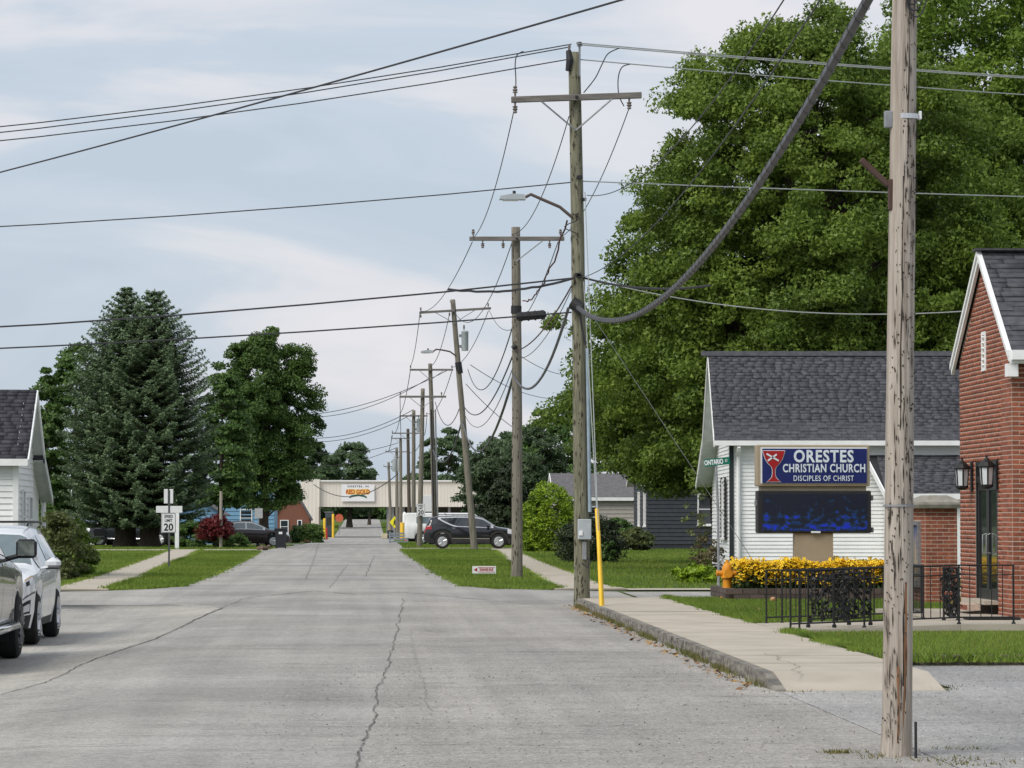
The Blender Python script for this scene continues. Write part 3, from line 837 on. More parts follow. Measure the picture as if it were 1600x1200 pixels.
# roof
pitch = math.atan2(PZ - EZ, CW / 2)
rf = MB()
RZ = PZ + .10
for s_ in (0, 1):
    ya, yb = (-.22, CW / 2) if s_ == 0 else (CW + .22, CW / 2)
    za = RZ - (PZ - EZ) / (CW / 2) * (CW / 2 + .22)
    rf.add([(-.09, ya, za), (7.2, ya, za), (7.2, yb, RZ), (-.09, yb, RZ), (-.09, ya, za - .05), (7.2, ya, za - .05), (7.2, yb, RZ - .05), (-.09, yb, RZ - .05)],
           [(0, 1, 2, 3), (4, 7, 6, 5), (0, 4, 5, 1), (1, 5, 6, 2), (0, 3, 7, 4)])
roof = rf.build('roof', M_roofbase, church)
zE = RZ - (PZ - EZ) / (CW / 2) * (CW / 2 + .22)
sl = math.hypot(CW / 2 + .22, RZ - zE)
shingle_slope(roof, (-.038, -.22, zE), (1, 0, 0), (0, math.cos(pitch), math.sin(pitch)), 7.2, sl, (0, -math.sin(pitch), math.cos(pitch)), limit=150, seed=4, tab=.5)
shingle_slope(roof, (-.038, CW + .22, zE), (1, 0, 0), (0, -math.cos(pitch), math.sin(pitch)), 7.2, sl, (0, math.sin(pitch), math.cos(pitch)), limit=0, seed=5, tab=.5)
MB().box((3.5, CW / 2, RZ + .035), (7.3, .30, .03)).build('ridge_cap', M_shingle, roof)
for s_ in (0, 1):      # rake boards, two steps
    sg = 1 if s_ == 0 else -1
    y0, y1 = (-.24, CW / 2) if s_ == 0 else (CW + .24, CW / 2)
    for (off, th, hgt, nm) in ((-.115, .025, .06, 'rake_trim'), (-.09, .045, .145, 'rake_board')):
        z0 = zE - .0
        MB().add([(off, y0, z0 + .02), (off, y1, RZ + .03), (off, y1, RZ + .03 - hgt * 1.25), (off, y0, z0 - hgt), (off + th, y0, z0 + .02), (off + th, y1, RZ + .03), (off + th, y1, RZ + .03 - hgt * 1.25), (off + th, y0, z0 - hgt)],
                 [(0, 1, 2, 3), (7, 6, 5, 4), (0, 4, 5, 1), (3, 2, 6, 7), (0, 3, 7, 4)]).build(nm, M_trim, roof)
gt = MB().bb(-.05, 7.2, -.34, -.225, zE - .12, zE + .02).build('gutter', M_trim, roof)
MB().bb(-.03, 7.2, -.222, -.02, zE - .17, zE - .11).build('soffit', M_trim, roof)
MB().bb(-.10, .06, -.20, -.01, zE - .36, zE - .172).build('eave_return', M_trim, roof)
# lanterns on the door face
def lantern(y, label):
    l_ = empty('wall_lantern', (CX0 - .012, CY0 + y, 2.27), 0, label, 'lantern', 'wall lanterns beside the church door')
    MB().bevbox((-.02, 0, .05), (.04, .15, .62), .012).build('backplate', M_black, l_)
    MB().tube([(-.03, 0, .22), (-.14, 0, .30), (-.22, 0, .26)], .018, 6).build('arm', M_black, l_)
    l_.scale = (.74, .74, .74)
    c = Vector((-.22, 0, 0)); fr = MB(); gl = MB()
    n = 6
    for i in range(n):
        a = 2 * math.pi * i / n + math.pi / 6
        p0 = c + Vector((math.cos(a) * .12, math.sin(a) * .12, -.16)); p1 = c + Vector((math.cos(a) * .15, math.sin(a) * .15, .2))
        fr.tube([p0, p1], .012, 5)
    fr.lathe([(.06, -.24), (.135, -.19), (.135, -.155)], 6, c)
    fr.lathe([(.17, .195), (.175, .22), (.12, .30), (.05, .36), (.02, .40), (.03, .42), (.0, .45)], 12, c)
    fr.build('frame', M_black, l_)
    for i in range(n):
        a0 = 2 * math.pi * i / n + math.pi / 6; a1 = a0 + 2 * math.pi / n
        def q(a, r0, z): return c + Vector((math.cos(a) * r0, math.sin(a) * r0, z))
        am, da = (a0 + a1) / 2, .38
        MB().add([q(am - da, .115, -.15), q(am + da, .115, -.15), q(am + da, .142, .19), q(am - da, .142, .19)], [(0, 1, 2, 3)]).build('pane', mat('lantern_glass', (.62, .66, .68), (.56, .6, .62), rough=.15), l_)
lantern(D1 + .17, 'black wall lantern on the far side of the church door')
lantern(D0 - .06, 'black wall lantern on the near side of the church door')

# ---- brick pier with a glazed notice case and concrete cap
pier = empty('brick_pier', (10.03, 57.0, KH - .02), 0, 'low brick pier with concrete cap and framed notice case', 'pier')
pc = MB().bb(0, .58, 0, 1.5, 0, 1.72).build('core', M_mortar, pier)
bricks_on(pc, ROT_F, (0, 0, 0), .58, 1.72, limit=120, seed=6)
bricks_on(pc, ROT_L, (0, 0, 0), 1.5, 1.72, holes=[(.42, 1.08, .32, 1.46)], limit=170, seed=7)
cap = MB()
def ringbox(a, z): return [(-a, -a, z), (.58 + a, -a, z), (.58 + a, 1.5 + a, z), (-a, 1.5 + a, z)]
cap.add(ringbox(.12, 1.70) + ringbox(.14, 1.76) + ringbox(.13, 1.80) + ringbox(-.16, 1.93), [(3, 2, 1, 0)] + [(4 * i + j, 4 * i + (j + 1) % 4, 4 * i + 4 + (j + 1) % 4, 4 * i + 4 + j) for i in range(3) for j in range(4)] + [(12, 13, 14, 15)])
cap.build('cap', mat('mossy_cast_stone', (.30, .28, .24), (.20, .19, .16), rough=.95, scale=6, bump=.4), pier)
cs = window(pier, (0, .42, .32), ROT_L, .66, 1.14, M_galv, mat('notice_pictures', (.05, .09, .26), (.40, .30, .18), rough=.3, scale=1.7, lo=.45, hi=.55), sash=False, name='notice_case')

# ---- white annex across the side street (gable end to the left)
AZ = .08
annex = empty('white_annex', (9.72, 85.0, AZ), R(-2.6), 'white sided building with charcoal shingle roof behind the church sign', 'building')
AW, AD, AE, AR = 13.0, 4.7, 3.86, 6.05
LD, LE = 3.0, 2.55          # lean-to behind
wb = MB().bb(0.03, AW, .03, AD - .03, 0, AE)
wb.prism([(0.03, AE), (AD - .03, AE), (AD / 2, AR - .08)], .03, .25, lambda u, v, w: (w, u, v))
wb.prism([(AD, 0), (AD + LD, 0), (AD + LD, LE), (AD, AE - .1)], .03, AW, lambda u, v, w: (w, u, v))
aw = wb.build('wall', M_white, annex)
lap_boards('siding_board', M_siding, aw, .12, AW, .12, AE - .12, .102, lambda u, z, o_: (u, .03 - o_, z))
def gl_lim(z):
    if z < LE: return (.02, AD + LD)
    if z < AE: return (.02, AD + LD * (AE - .1 - z) / (AE - .1 - LE) if z < AE - .1 else AD)
    k = (AR - z) / (AR - AE) * AD / 2
    return (AD / 2 - k + .04, AD / 2 + k - .04)
lap_boards('siding_board', M_siding, aw, 0, AD, .12, AR - .3, .102, lambda u, z, o_: (.03 - o_, u, z), lim=gl_lim, holes=[(1.55, 2.55, 1.0, 2.6)])
MB().bb(-.01, .10, -.015, .09, 0, AE - .12).build('corner_board', mat('dark_corner', (.02, .03, .032), rough=.6), annex)
MB().tube([(.22, -.38, AE - .42), (.22, -.30, AE - .52), (.22, -.07, AE - .68), (.22, -.07, .1)], .055, 8).build('downspout', M_trim, annex)
ww = window(annex, (0.0, 1.55, 1.0), ROT_L, 1.0, 1.6)
for y0 in (1.10, 2.60):
    sh = MB().bb(-.055, -.024, y0, y0 + .38, .95, 2.65).build('shutter', M_black, annex)
    for i in range(14):
        MB().box((-.062, y0 + .19, 1.05 + i * .115), (.02, .3, .05), Matrix.Rotation(R(25), 3, 'Y')).build('slat', M_black, sh)
tt = (AR - AE) / (AD / 2)
ap = math.atan(tt)
OV = .42
rb = MB()
zA = AE - tt * OV * .6 + .10; RT = AR + .02
for (ya, za, yb, zb) in ((-.30, RT - tt * (AD / 2 + .30), AD / 2, RT), (AD + .1, RT - tt * (AD / 2 + .1), AD / 2, RT), (AD + LD + .35, LE - .02, AD + .1, RT - tt * (AD / 2 + .1))):
    rb.add([(-OV, ya, za), (AW + .2, ya, za), (AW + .2, yb, zb), (-OV, yb, zb), (-OV, ya, za - .06), (AW + .2, ya, za - .06), (AW + .2, yb, zb - .06), (-OV, yb, zb - .06)],
           [(0, 1, 2, 3), (4, 7, 6, 5), (0, 4, 5, 1), (1, 5, 6, 2), (0, 3, 7, 4)])
ar = rb.build('roof', M_roofbase, annex)
sl = math.hypot(AD / 2 + .30, tt * (AD / 2 + .30))
shingle_slope(ar, (-OV - .01, -.31, RT - tt * (AD / 2 + .30)), (1, 0, 0), (0, math.cos(ap), math.sin(ap)), AW + .5, sl, (0, -math.sin(ap), math.cos(ap)), course=.12, tab=.25, limit=300, seed=11)
MB().box(((AW - OV) / 2, AD / 2 - .09, RT - .03), (AW + OV + .4, .24, .03), Matrix.Rotation(ap * .8, 3, 'X')).build('ridge_cap', M_shingle, ar)
zg = RT - tt * (AD / 2 + .30)
MB().bb(-OV, AW + .2, -.42, -.305, zg - .13, zg + .0).build('gutter', M_trim, ar)
MB().bb(-OV + .02, AW + .2, -.30, .0, zg - .11, zg - .075).build('soffit', M_soffit, ar)
# rake soffits and fascia on the gable end
for (y0, z0, y1, z1) in ((-.30, zg, AD / 2, RT), (AD + .1, RT - tt * (AD / 2 + .1), AD / 2, RT), (AD + LD + .35, LE - .02, AD + .1, RT - tt * (AD / 2 + .1))):
    MB().add([(-OV + .01, y0, z0 - .062), (.02, y0, z0 - .062), (.02, y1, z1 - .062), (-OV + .01, y1, z1 - .062), (-OV + .01, y0, z0 - .085), (.02, y0, z0 - .085), (.02, y1, z1 - .085), (-OV + .01, y1, z1 - .085)],
             [(0, 1, 2, 3), (7, 6, 5, 4), (0, 4, 5, 1), (1, 5, 6, 2), (2, 6, 7, 3), (3, 7, 4, 0)]).build('rake_soffit', M_soffit, ar)
    MB().add([(-OV - .03, y0, z0 + .01), (-OV - .03, y1, z1 + .01), (-OV - .03, y1, z1 - .17), (-OV - .03, y0, z0 - .17), (-OV - .003, y0, z0 + .01), (-OV - .003, y1, z1 + .01), (-OV - .003, y1, z1 - .17), (-OV - .003, y0, z0 - .17)],
             [(0, 1, 2, 3), (7, 6, 5, 4), (0, 4, 5, 1), (3, 2, 6, 7), (0, 3, 7, 4), (1, 5, 6, 2)]).build('fascia', M_trim, ar)
# porch wing on its front, right
pw = MB()
PX0 = 3.9
pw.add([(PX0, -2.2, 2.16), (9, -2.2, 2.16), (9, -.03, 3.22), (PX0 - .28, -.03, 3.22), (PX0, -2.2, 2.10), (9, -2.2, 2.10), (9, -.03, 3.14), (PX0 - .28, -.03, 3.14)],
       [(0, 1, 2, 3), (4, 7, 6, 5), (0, 4, 5, 1), (0, 3, 7, 4)])
po = pw.build('porch_roof', M_roofbase, annex)
shingle_slope(po, (PX0, -2.21, 2.165), (1, 0, 0), (0, 2.17, 1.06), 5.0, 2.36, (0, -1.06, 2.17), limit=0, seed=12)
MB().bb(PX0 - .02, 9, -2.30, -2.205, 2.03, 2.18).build('gutter', M_trim, po)
MB().bb(PX0 + .2, 9, -2.0, -.08, 0, 2.09).build('porch_wall', M_siding, annex)
MB().add([(PX0 - .30, -.06, 3.24), (PX0 - .02, -2.24, 2.18), (PX0 - .02, -2.24, 2.02), (PX0 - .30, -.06, 3.06), (PX0 - .26, -.06, 3.24), (PX0 + .02, -2.24, 2.18), (PX0 + .02, -2.24, 2.02), (PX0 - .26, -.06, 3.06)],
         [(0, 1, 2, 3), (7, 6, 5, 4), (0, 4, 5, 1), (3, 2, 6, 7)]).build('fascia', M_trim, po)

# ---- generic smaller houses
def house(name, label, loc, W, D, E, Rz, wall_m, roof_m, axis='x', cat='house', boards=None, wins=(), side=None, rz=0.0, ov=.35, bpitch=.2, lean=None, found=True, shing=0):
    """box house at loc (near left corner); ridge along axis"""
    h = empty(name, loc, rz, label, cat)
    w = MB().bb(0, W, 0, D, 0, E)
    if axis == 'x':
        for x0, x1 in ((0, .2), (W - .2, W)): w.prism([(0, E), (D, E), (D / 2, Rz - .05)], x0, x1, lambda u, v, q: (q, u, v))
    else:
        for y0, y1 in ((0, .2), (D - .2, D)): w.prism([(0, E), (W, E), (W / 2, Rz - .05)], y0, y1, lambda u, v, q: (u, q, v))
    wo = w.build('wall', wall_m, h)
    if boards:
        lap_boards('siding_board', boards, wo, 0.0, W, .25, E - .02, bpitch, lambda u, z, o_: (u, -.001 - o_, z))
        if side == 'L': lap_boards('siding_board', boards, wo, 0, D, .25, E + (Rz - E) * .8 if axis == 'x' else E, bpitch, lambda u, z, o_: (-.001 - o_, u, z), lim=(lambda z: (0, D) if z < E else (D / 2 - (Rz - z) / (Rz - E) * D / 2, D / 2 + (Rz - z) / (Rz - E) * D / 2)))
        if side == 'R': lap_boards('siding_board', boards, wo, 0, D, .25, E + (Rz - E) * .8 if axis == 'x' else E, bpitch, lambda u, z, o_: (W + .001 + o_, u, z), lim=(lambda z: (0, D) if z < E else (D / 2 - (Rz - z) / (Rz - E) * D / 2, D / 2 + (Rz - z) / (Rz - E) * D / 2)))
    r = MB()
    if axis == 'x':
        t = (Rz - E) / (D / 2)
        for ya, yb in ((-ov, D / 2), (D + ov, D / 2)):
            za = Rz - t * (D / 2 + ov)
            r.add([(-ov, ya, za), (W + ov, ya, za), (W + ov, yb, Rz), (-ov, yb, Rz), (-ov, ya, za - .1), (W + ov, ya, za - .1), (W + ov, yb, Rz - .1), (-ov, yb, Rz - .1)],
                  [(0, 1, 2, 3), (4, 7, 6, 5), (0, 4, 5, 1), (1, 5, 6, 2), (0, 3, 7, 4)])
    else:
        t = (Rz - E) / (W / 2)
        for xa, xb in ((-ov, W / 2), (W + ov, W / 2)):
            za = Rz - t * (W / 2 + ov)
            r.add([(xa, -ov, za), (xa, D + ov, za), (xb, D + ov, Rz), (xb, -ov, Rz), (xa, -ov, za - .1), (xa, D + ov, za - .1), (xb, D + ov, Rz - .1), (xb, -ov, Rz - .1)],
                  [(0, 1, 2, 3), (4, 7, 6, 5), (0, 4, 5, 1), (1, 5, 6, 2), (0, 3, 7, 4)])
    ro = r.build('roof', roof_m, h)
    if axis == 'x':
        for ya, yb in ((-ov, D / 2), (D + ov, D / 2)):
            za = Rz - t * (D / 2 + ov)
            for xa_, xb_ in ((-ov, .02), (W - .02, W + ov)):
                MB().add([(xa_, ya, za - .103), (xb_, ya, za - .103), (xb_, yb, Rz - .103), (xa_, yb, Rz - .103), (xa_, ya, za - .125), (xb_, ya, za - .125), (xb_, yb, Rz - .125), (xa_, yb, Rz - .125)],
                         [(0, 1, 2, 3), (7, 6, 5, 4), (0, 4, 5, 1), (1, 5, 6, 2), (2, 6, 7, 3), (3, 7, 4, 0)]).build('rake_soffit', M_soffit, ro)
    if axis == 'x':
        t = (Rz - E) / (D / 2); za = Rz - t * (D / 2 + ov)
        MB().bb(-ov - .02, W + ov + .02, -ov - .06, -ov - .003, za - .16, za + .02).build('fascia', M_trim, ro)
        for xe in (-ov - .045, W + ov + .004):
            for (ya, yb) in ((-ov, D / 2), (D + ov, D / 2)):
                MB().add([(xe, ya, za + .01), (xe, yb, Rz + .01), (xe, yb, Rz - .2), (xe, ya, za - .2), (xe + .04, ya, za + .01), (xe + .04, yb, Rz + .01), (xe + .04, yb, Rz - .2), (xe + .04, ya, za - .2)],
                         [(0, 1, 2, 3), (7, 6, 5, 4), (0, 4, 5, 1), (3, 2, 6, 7), (0, 3, 7, 4)]).build('rake_board', M_trim, ro)
        if shing:
            a_ = math.atan(t)
            shingle_slope(ro, (-ov, -ov, za + .005), (1, 0, 0), (0, math.cos(a_), math.sin(a_)), W + 2 * ov, math.hypot(D / 2 + ov, Rz - za), (0, -math.sin(a_), math.cos(a_)), course=.16, tab=.34, limit=0, seed=shing, mat_=mat('black_shingle', (.030, .029, .037), (.052, .05, .06), rough=.92, scale=6, rnd=.22, world_co=True))
    for (face, u, z, w_, h_) in wins:
        if face == 'F': window(h, (u, -.02, z), ROT_F, w_, h_)
        if face == 'L': window(h, (-.02, u, z), ROT_L, w_, h_)
        if face == 'R': window(h, (W + .02, u, z), ROT_R, w_, h_)
    return h
M_roofgrey = mat('grey_shingle_roof', (.10, .095, .10), (.15, .145, .15), rough=.95, scale=5, stretch=(1, 1, 4))
M_roofdark = mat('black_shingle_roof', (.032, .031, .040), (.058, .056, .066), rough=.95, scale=8, stretch=(1, 1, 5))
M_charcoal = mat('charcoal_siding', (.030, .034, .042), (.042, .046, .055), rough=.6, rnd=.05)
M_beige = mat('beige_siding', (.42, .39, .35), (.36, .335, .30), rough=.6, rnd=.03)
M_blue = mat('light_blue_siding', (.17, .34, .50), (.14, .29, .44), rough=.6, rnd=.03, scale=2, stretch=(6, 1, .2))

# white house, left edge
WY = 85.0
wx = at(26, 805, WY).x
LW = 9.0
lh = house('white_house', 'white clapboard house with dark roof at the left edge', (wx - LW, WY, 0), LW, 4.0, 3.41, 5.07, M_white, M_roofdark, boards=M_siding, side='R', ov=.30, bpitch=.16,
           wins=[('R', .95, .9, .55, 1.5), ('R', 2.6, .9, .8, 1.35), ('F', 3.0, .9, 1.0, 1.5)], shing=21)
MB().add([(LW - .02, 3.9, 3.215), (LW + .29, 3.9, 3.215), (LW + .29, 6.3, 2.065), (LW - .02, 6.3, 2.065), (LW - .02, 3.9, 3.19), (LW + .29, 3.9, 3.19), (LW + .29, 6.3, 2.04), (LW - .02, 6.3, 2.04)],
         [(0, 1, 2, 3), (7, 6, 5, 4), (0, 4, 5, 1), (1, 5, 6, 2), (2, 6, 7, 3), (3, 7, 4, 0)]).build('rear_soffit', M_soffit, lh)
lt = MB().prism([(4.0, 0), (5.9, 0), (5.9, 2.25), (4.0, 3.15)], .02, LW - .02, lambda u, v, w: (w, u, v)).build('rear_wing', M_siding, lh)
MB().add([(-.3, 3.9, 3.35), (LW + .30, 3.9, 3.35), (LW + .30, 6.3, 2.2), (-.3, 6.3, 2.2), (-.3, 3.9, 3.23), (LW + .30, 3.9, 3.23), (LW + .30, 6.3, 2.08), (-.3, 6.3, 2.08)],
         [(0, 1, 2, 3), (4, 7, 6, 5), (0, 4, 5, 1), (1, 5, 6, 2), (2, 6, 7, 3)]).build('rear_roof', M_roofdark, lh)
MB().add([(LW + .30, 3.9, 3.37), (LW + .30, 6.3, 2.22), (LW + .30, 6.3, 1.98), (LW + .30, 3.9, 3.13), (LW + .35, 3.9, 3.37), (LW + .35, 6.3, 2.22), (LW + .35, 6.3, 1.98), (LW + .35, 3.9, 3.13)],
         [(0, 1, 2, 3), (7, 6, 5, 4), (0, 4, 5, 1), (3, 2, 6, 7), (1, 5, 6, 2)]).build('rear_rake', M_soffit, lh)
MB().bb(LW - .1, LW + .05, -.06, .05, 0, 3.0).build('corner_board', M_trim, lh)
MB().tube([(LW + .1, 6.1, .1), (LW + .1, 6.1, 2.05)], .07, 8).build('porch_post', M_trim, lh)

# right-hand houses past the maple
p = gx(1012, 160)
house('charcoal_house', 'charcoal clapboard house with white windows under the maple', (p.x, 160, 0), 9, 8, 3.5, 5.6, M_charcoal, M_roofgrey, boards=M_charcoal, side='L', bpitch=.2,
      wins=[('F', 2.5, 1.2, 1.25, 1.6), ('L', .8, 1.15, .9, 1.75), ('L', 4.2, 1.15, .9, 1.75)])
p = gx(872, 176)
house('beige_house', 'beige sided house with grey roof beside the charcoal house', (p.x, 176, 0), 4.6, 7, 2.75, 4.05, M_beige, M_roofgrey, boards=M_beige, side='L', bpitch=.22, wins=[('F', 1.2, 1.0, 1.0, 1.2)], ov=.25)
# left-hand background buildings
p = gx(112, 205)
house('white_garage', 'small white garage with pale metal roof behind the spruce trunk', (p.x, 205, float(g(0, 205))), 3.2, 6, 2.3, 3.7, M_white, mat('pale_metal_roof', (.42, .45, .48), (.36, .39, .42), rough=.4, metal=.3), ov=.2, boards=M_siding, bpitch=.25)
p = gx(272, 215)
house('blue_shed', 'light blue sided shed beside the red maple', (p.x, 215, float(g(0, 215))), 3.1, 7, 2.2, 3.2, M_blue, M_roofgrey, axis='y', boards=M_blue, bpitch=.3)
p = gx(345, 235)
house('blue_house', 'light blue house glimpsed under the big left maple', (p.x, 235, float(g(0, 235))), 3.9, 9, 3.6, 5.4, M_blue, M_roofgrey, axis='y', boards=M_blue, bpitch=.3, wins=[('F', 1.4, 1.2, .9, 1.3)])
p = gx(428, 262)
bh = house('brick_house', 'small brick house with grey roof behind the clipped hedge', (p.x, 262, float(g(0, 262))), 2.9, 8, 2.1, 4.6, mat('brick_house_wall', (.24, .10, .065), (.17, .075, .05), rough=.9, scale=12, stretch=(1, 1, 3)), M_roofgrey, axis='y', ov=.15,
      wins=[('F', .5, .7, .7, 1.1), ('F', 1.9, .7, .4, 1.1)])

# ---- plant overpass across the street
BY = 442.0
bz = float(g(0, BY))
over = empty('plant_overpass', (0, BY, bz), 0, 'beige ribbed metal plant building bridging the street', 'overpass')
M_metal = mat('beige_metal_panel', (.72, .68, .61), (.68, .64, .575), rough=.5, scale=.4)
sB = F / BY
def bx_(px): return (px - 570) / sB
def bz_(py): return EYE - (py - 805) / sB - bz
zb, zt = bz_(792), bz_(752.5)
def rib_panel(x0, x1, z0, z1, nm, par, y0=0.0):
    b = MB(); n_ = max(1, int((x1 - x0) / .45)); dx = (x1 - x0) / n_
    for i in range(n_):
        a = x0 + i * dx
        for (u0, u1, dy) in ((0, .7, 0), (.7, 1, -.035)):
            b.bb(a + u0 * dx, a + u1 * dx, y0 + dy, y0 + .2, z0, z1)
    return b.build(nm, M_metal, par)
rib_panel(bx_(500), bx_(760), zb, zt, 'span_wall', over)
MB().bb(bx_(500), bx_(760), .25, 7, zb + .01, zt - .05).build('span_body', M_metal, over)
rib_panel(bx_(470), bx_(499.6), .0, zt + .3, 'side_block', over, -.6)
MB().bb(bx_(470), bx_(499.6), -.38, 9, 0, zt + .25).build('block_body', M_metal, over)
MB().bb(bx_(498.5), bx_(500.4), -1.0, -.5, 0, zb).build('leg', mat('rusty_steel', (.16, .14, .12), rough=.7), over)
MB().bb(bx_(468), bx_(762), -.32, .05, zt, zt + .18).build('parapet_trim', M_trim, over)
for px in (604, 612, 628, 640, 700, 740):
    MB().bb(bx_(px), bx_(px) + .35, 1, 1.4, 0, zb).build('leg', M_galv, over)
rib_panel(bx_(760), bx_(1100), 0, zt, 'far_wall', over)
MB().bb(bx_(612), bx_(760), 5, 7, 0, zb).build('dark_rear_wall', mat('brown_rear_wall', (.08, .07, .06), rough=.9), over)  # dark brown wall closing the back below the span
# company sign on it
sx0, sx1, sz0, sz1 = bx_(533.5), bx_(585), bz_(783.5), bz_(757)
sg = empty('plant_sign', ((sx0 + sx1) / 2, BY - .32, bz + (sz0 + sz1) / 2), 0, 'white plant sign with orange lettering on the overpass', 'sign')
MB().bb(-(sx1 - sx0) / 2, (sx1 - sx0) / 2, 0, .12, -(sz1 - sz0) / 2, (sz1 - sz0) / 2).build('board', M_signwhite, sg)
M_org = mat('orange_letter', (.50, .055, .012), rough=.5); M_yel = mat('yellow_outline', (.88, .58, .16), rough=.5); M_dkgreen = mat('ribbon_green', (.02, .10, .08), rough=.5)
def TM(x, y, z): return Matrix.Translation((x, y, z)) @ FACE_CAM
text_part('ORESTES, IN', .42, M_signblack, sg, TM(0, -.02, .88), fit=2.9, fith=.30, bold=.004, spacing=1.3)
MB().prism([(-1.62, .44), (-1.2, .56), (0, .48), (1.2, .56), (1.62, .44), (1.72, .0), (1.4, -.26), (.6, -.22), (-.6, -.22), (-1.4, -.26), (-1.72, .0)], -.012, -.002, lambda u, v, w: (u, w, v)).build('badge', M_yel, sg)
text_part('RED GOLD', .78, M_org, sg, TM(0, -.025, .16), fit=3.25, fith=.62, bold=.018)
MB().prism([(-1.25, -.55), (-.9, -.32), (0, -.18), (.9, -.32), (1.25, -.55), (1.15, -.72), (.8, -.55), (0, -.42), (-.8, -.55), (-1.15, -.72)], -.03, -.015, lambda u, v, w: (u, w, v)).build('ribbon', M_dkgreen, sg)
# ------------------------------------------------------------------ utility poles
def pole_mesh(base, top, r0, r1, seed, n=18, rings=36, bump=.012):
    rr = np.random.default_rng(seed)
    base, top = np.array(base), np.array(top)
    t = np.linspace(0, 1, rings)
    a = np.linspace(0, 2 * np.pi, n, endpoint=False)
    ph = rr.uniform(0, 6.28, 8)
    T, A = np.meshgrid(t, a, indexing='ij')
    rad = r0 + (r1 - r0) * T
    L_ = np.linalg.norm(top - base)
    rad = rad * (1 + bump * 4 * (np.sin(5 * A + ph[0] + 3 * np.sin(T * L_ * .9 + ph[1])) * .35 + np.sin(9 * A + ph[2] + 2 * np.sin(T * L_ * 1.7 + ph[3])) * .25 + .25 * np.sin(T * L_ * 2.3 + ph[4] + A)))
    rad *= 1 + .10 * np.exp(-T * L_ / .12)
    bend = .02 * np.sin(T * 3.1 + ph[5])
    C = base + T[..., None] * (top - base)
    P = C + np.stack([np.cos(A) * rad + bend, np.sin(A) * rad, 0 * A], -1)
    V = P.reshape(-1, 3)
    Fc = [(i * n + j, i * n + (j + 1) % n, (i + 1) * n + (j + 1) % n, (i + 1) * n + j) for i in range(rings - 1) for j in range(n)]
    me = bpy.data.meshes.new('pole'); me.from_pydata([tuple(v) for v in V], [], Fc + [tuple(range((rings - 1) * n, rings * n))])
    me.polygons.foreach_set('use_smooth', [True] * len(me.polygons)); me.update()
    return me
def insulator(b, p, h=.16, up=True, r=.05):
    p = Vector(p); s_ = 1 if up else -1
    b.lathe([(r * .35, 0), (r * .35, s_ * h * .3), (r, s_ * h * .35), (r * .55, s_ * h * .5), (r, s_ * h * .6), (r * .5, s_ * h * .75), (r * .8, s_ * h * .9), (r * .3, s_ * h)], 8, p)
def utility_pole(px, py, Y, top_px, top_py, r0, r1, label, seed, mat_=None, arm=None, arm2=None, group='utility poles along the right side of the street', name='utility_pole', detail=True):
    b0 = gx(px, Y) if py is None else gp(px, py)
    Y = b0.y
    tp = at(top_px, top_py, Y)
    root = empty(name, b0, 0, label, 'utility pole', group)
    top = tp - b0
    link('shaft', pole_mesh((0, 0, -.05), top, r0, r1, seed), mat_ or M_wood, root)
    info = {'root': root, 'base': b0, 'top': tp, 'Y': Y, 'arm': []}
    for A in ([arm] if arm else []) + ([arm2] if arm2 else []):
        (x0, y0, x1, y1, pins, style) = A
        a, c = at(x0, y0, Y) - b0, at(x1, y1, Y) - b0
        fr = -(r1 + .09)
        a.y += fr; c.y += fr
        d = (c - a); L_ = d.length
        ang = math.atan2(d.z, d.x)
        th = .055 if style != 'thin' else .05
        mid = (a + c) / 2
        ab = MB().bevbox(mid, (L_, .09, .115), .008, Matrix.Rotation(-ang, 3, 'Y'))
        ao = ab.build('crossarm', M_arm, root)
        # where the shaft is at arm height
        k_ = mid.z / top.z; sx_ = top.x * k_
        for f_ in ((-.27, .27) if style != 'one' else (.27,)):
            p0 = mid + d * f_ + Vector((0, -.06, -.06)); p1 = Vector((sx_ + (-.0), fr + .0, mid.z - .62))
            MB().tube([p0, p1], .018, 5).build('brace', M_galv, ao)
        for f_ in pins:
            q = a + d * abs(f_) + Vector((0, 0, .06 if f_ >= 0 else -.06))
            ib = MB(); insulator(ib, q, .20, f_ >= 0, .055); ib.build('insulator', M_porc, ao, sm=True)
            info['arm'].append(q + b0 + Vector((0, 0, .2 if f_ >= 0 else -.22)))
        MB().box(mid + Vector((0, -.07, 0)), (.05, .04, .05)).build('bolt', M_dark, ao)
    return info
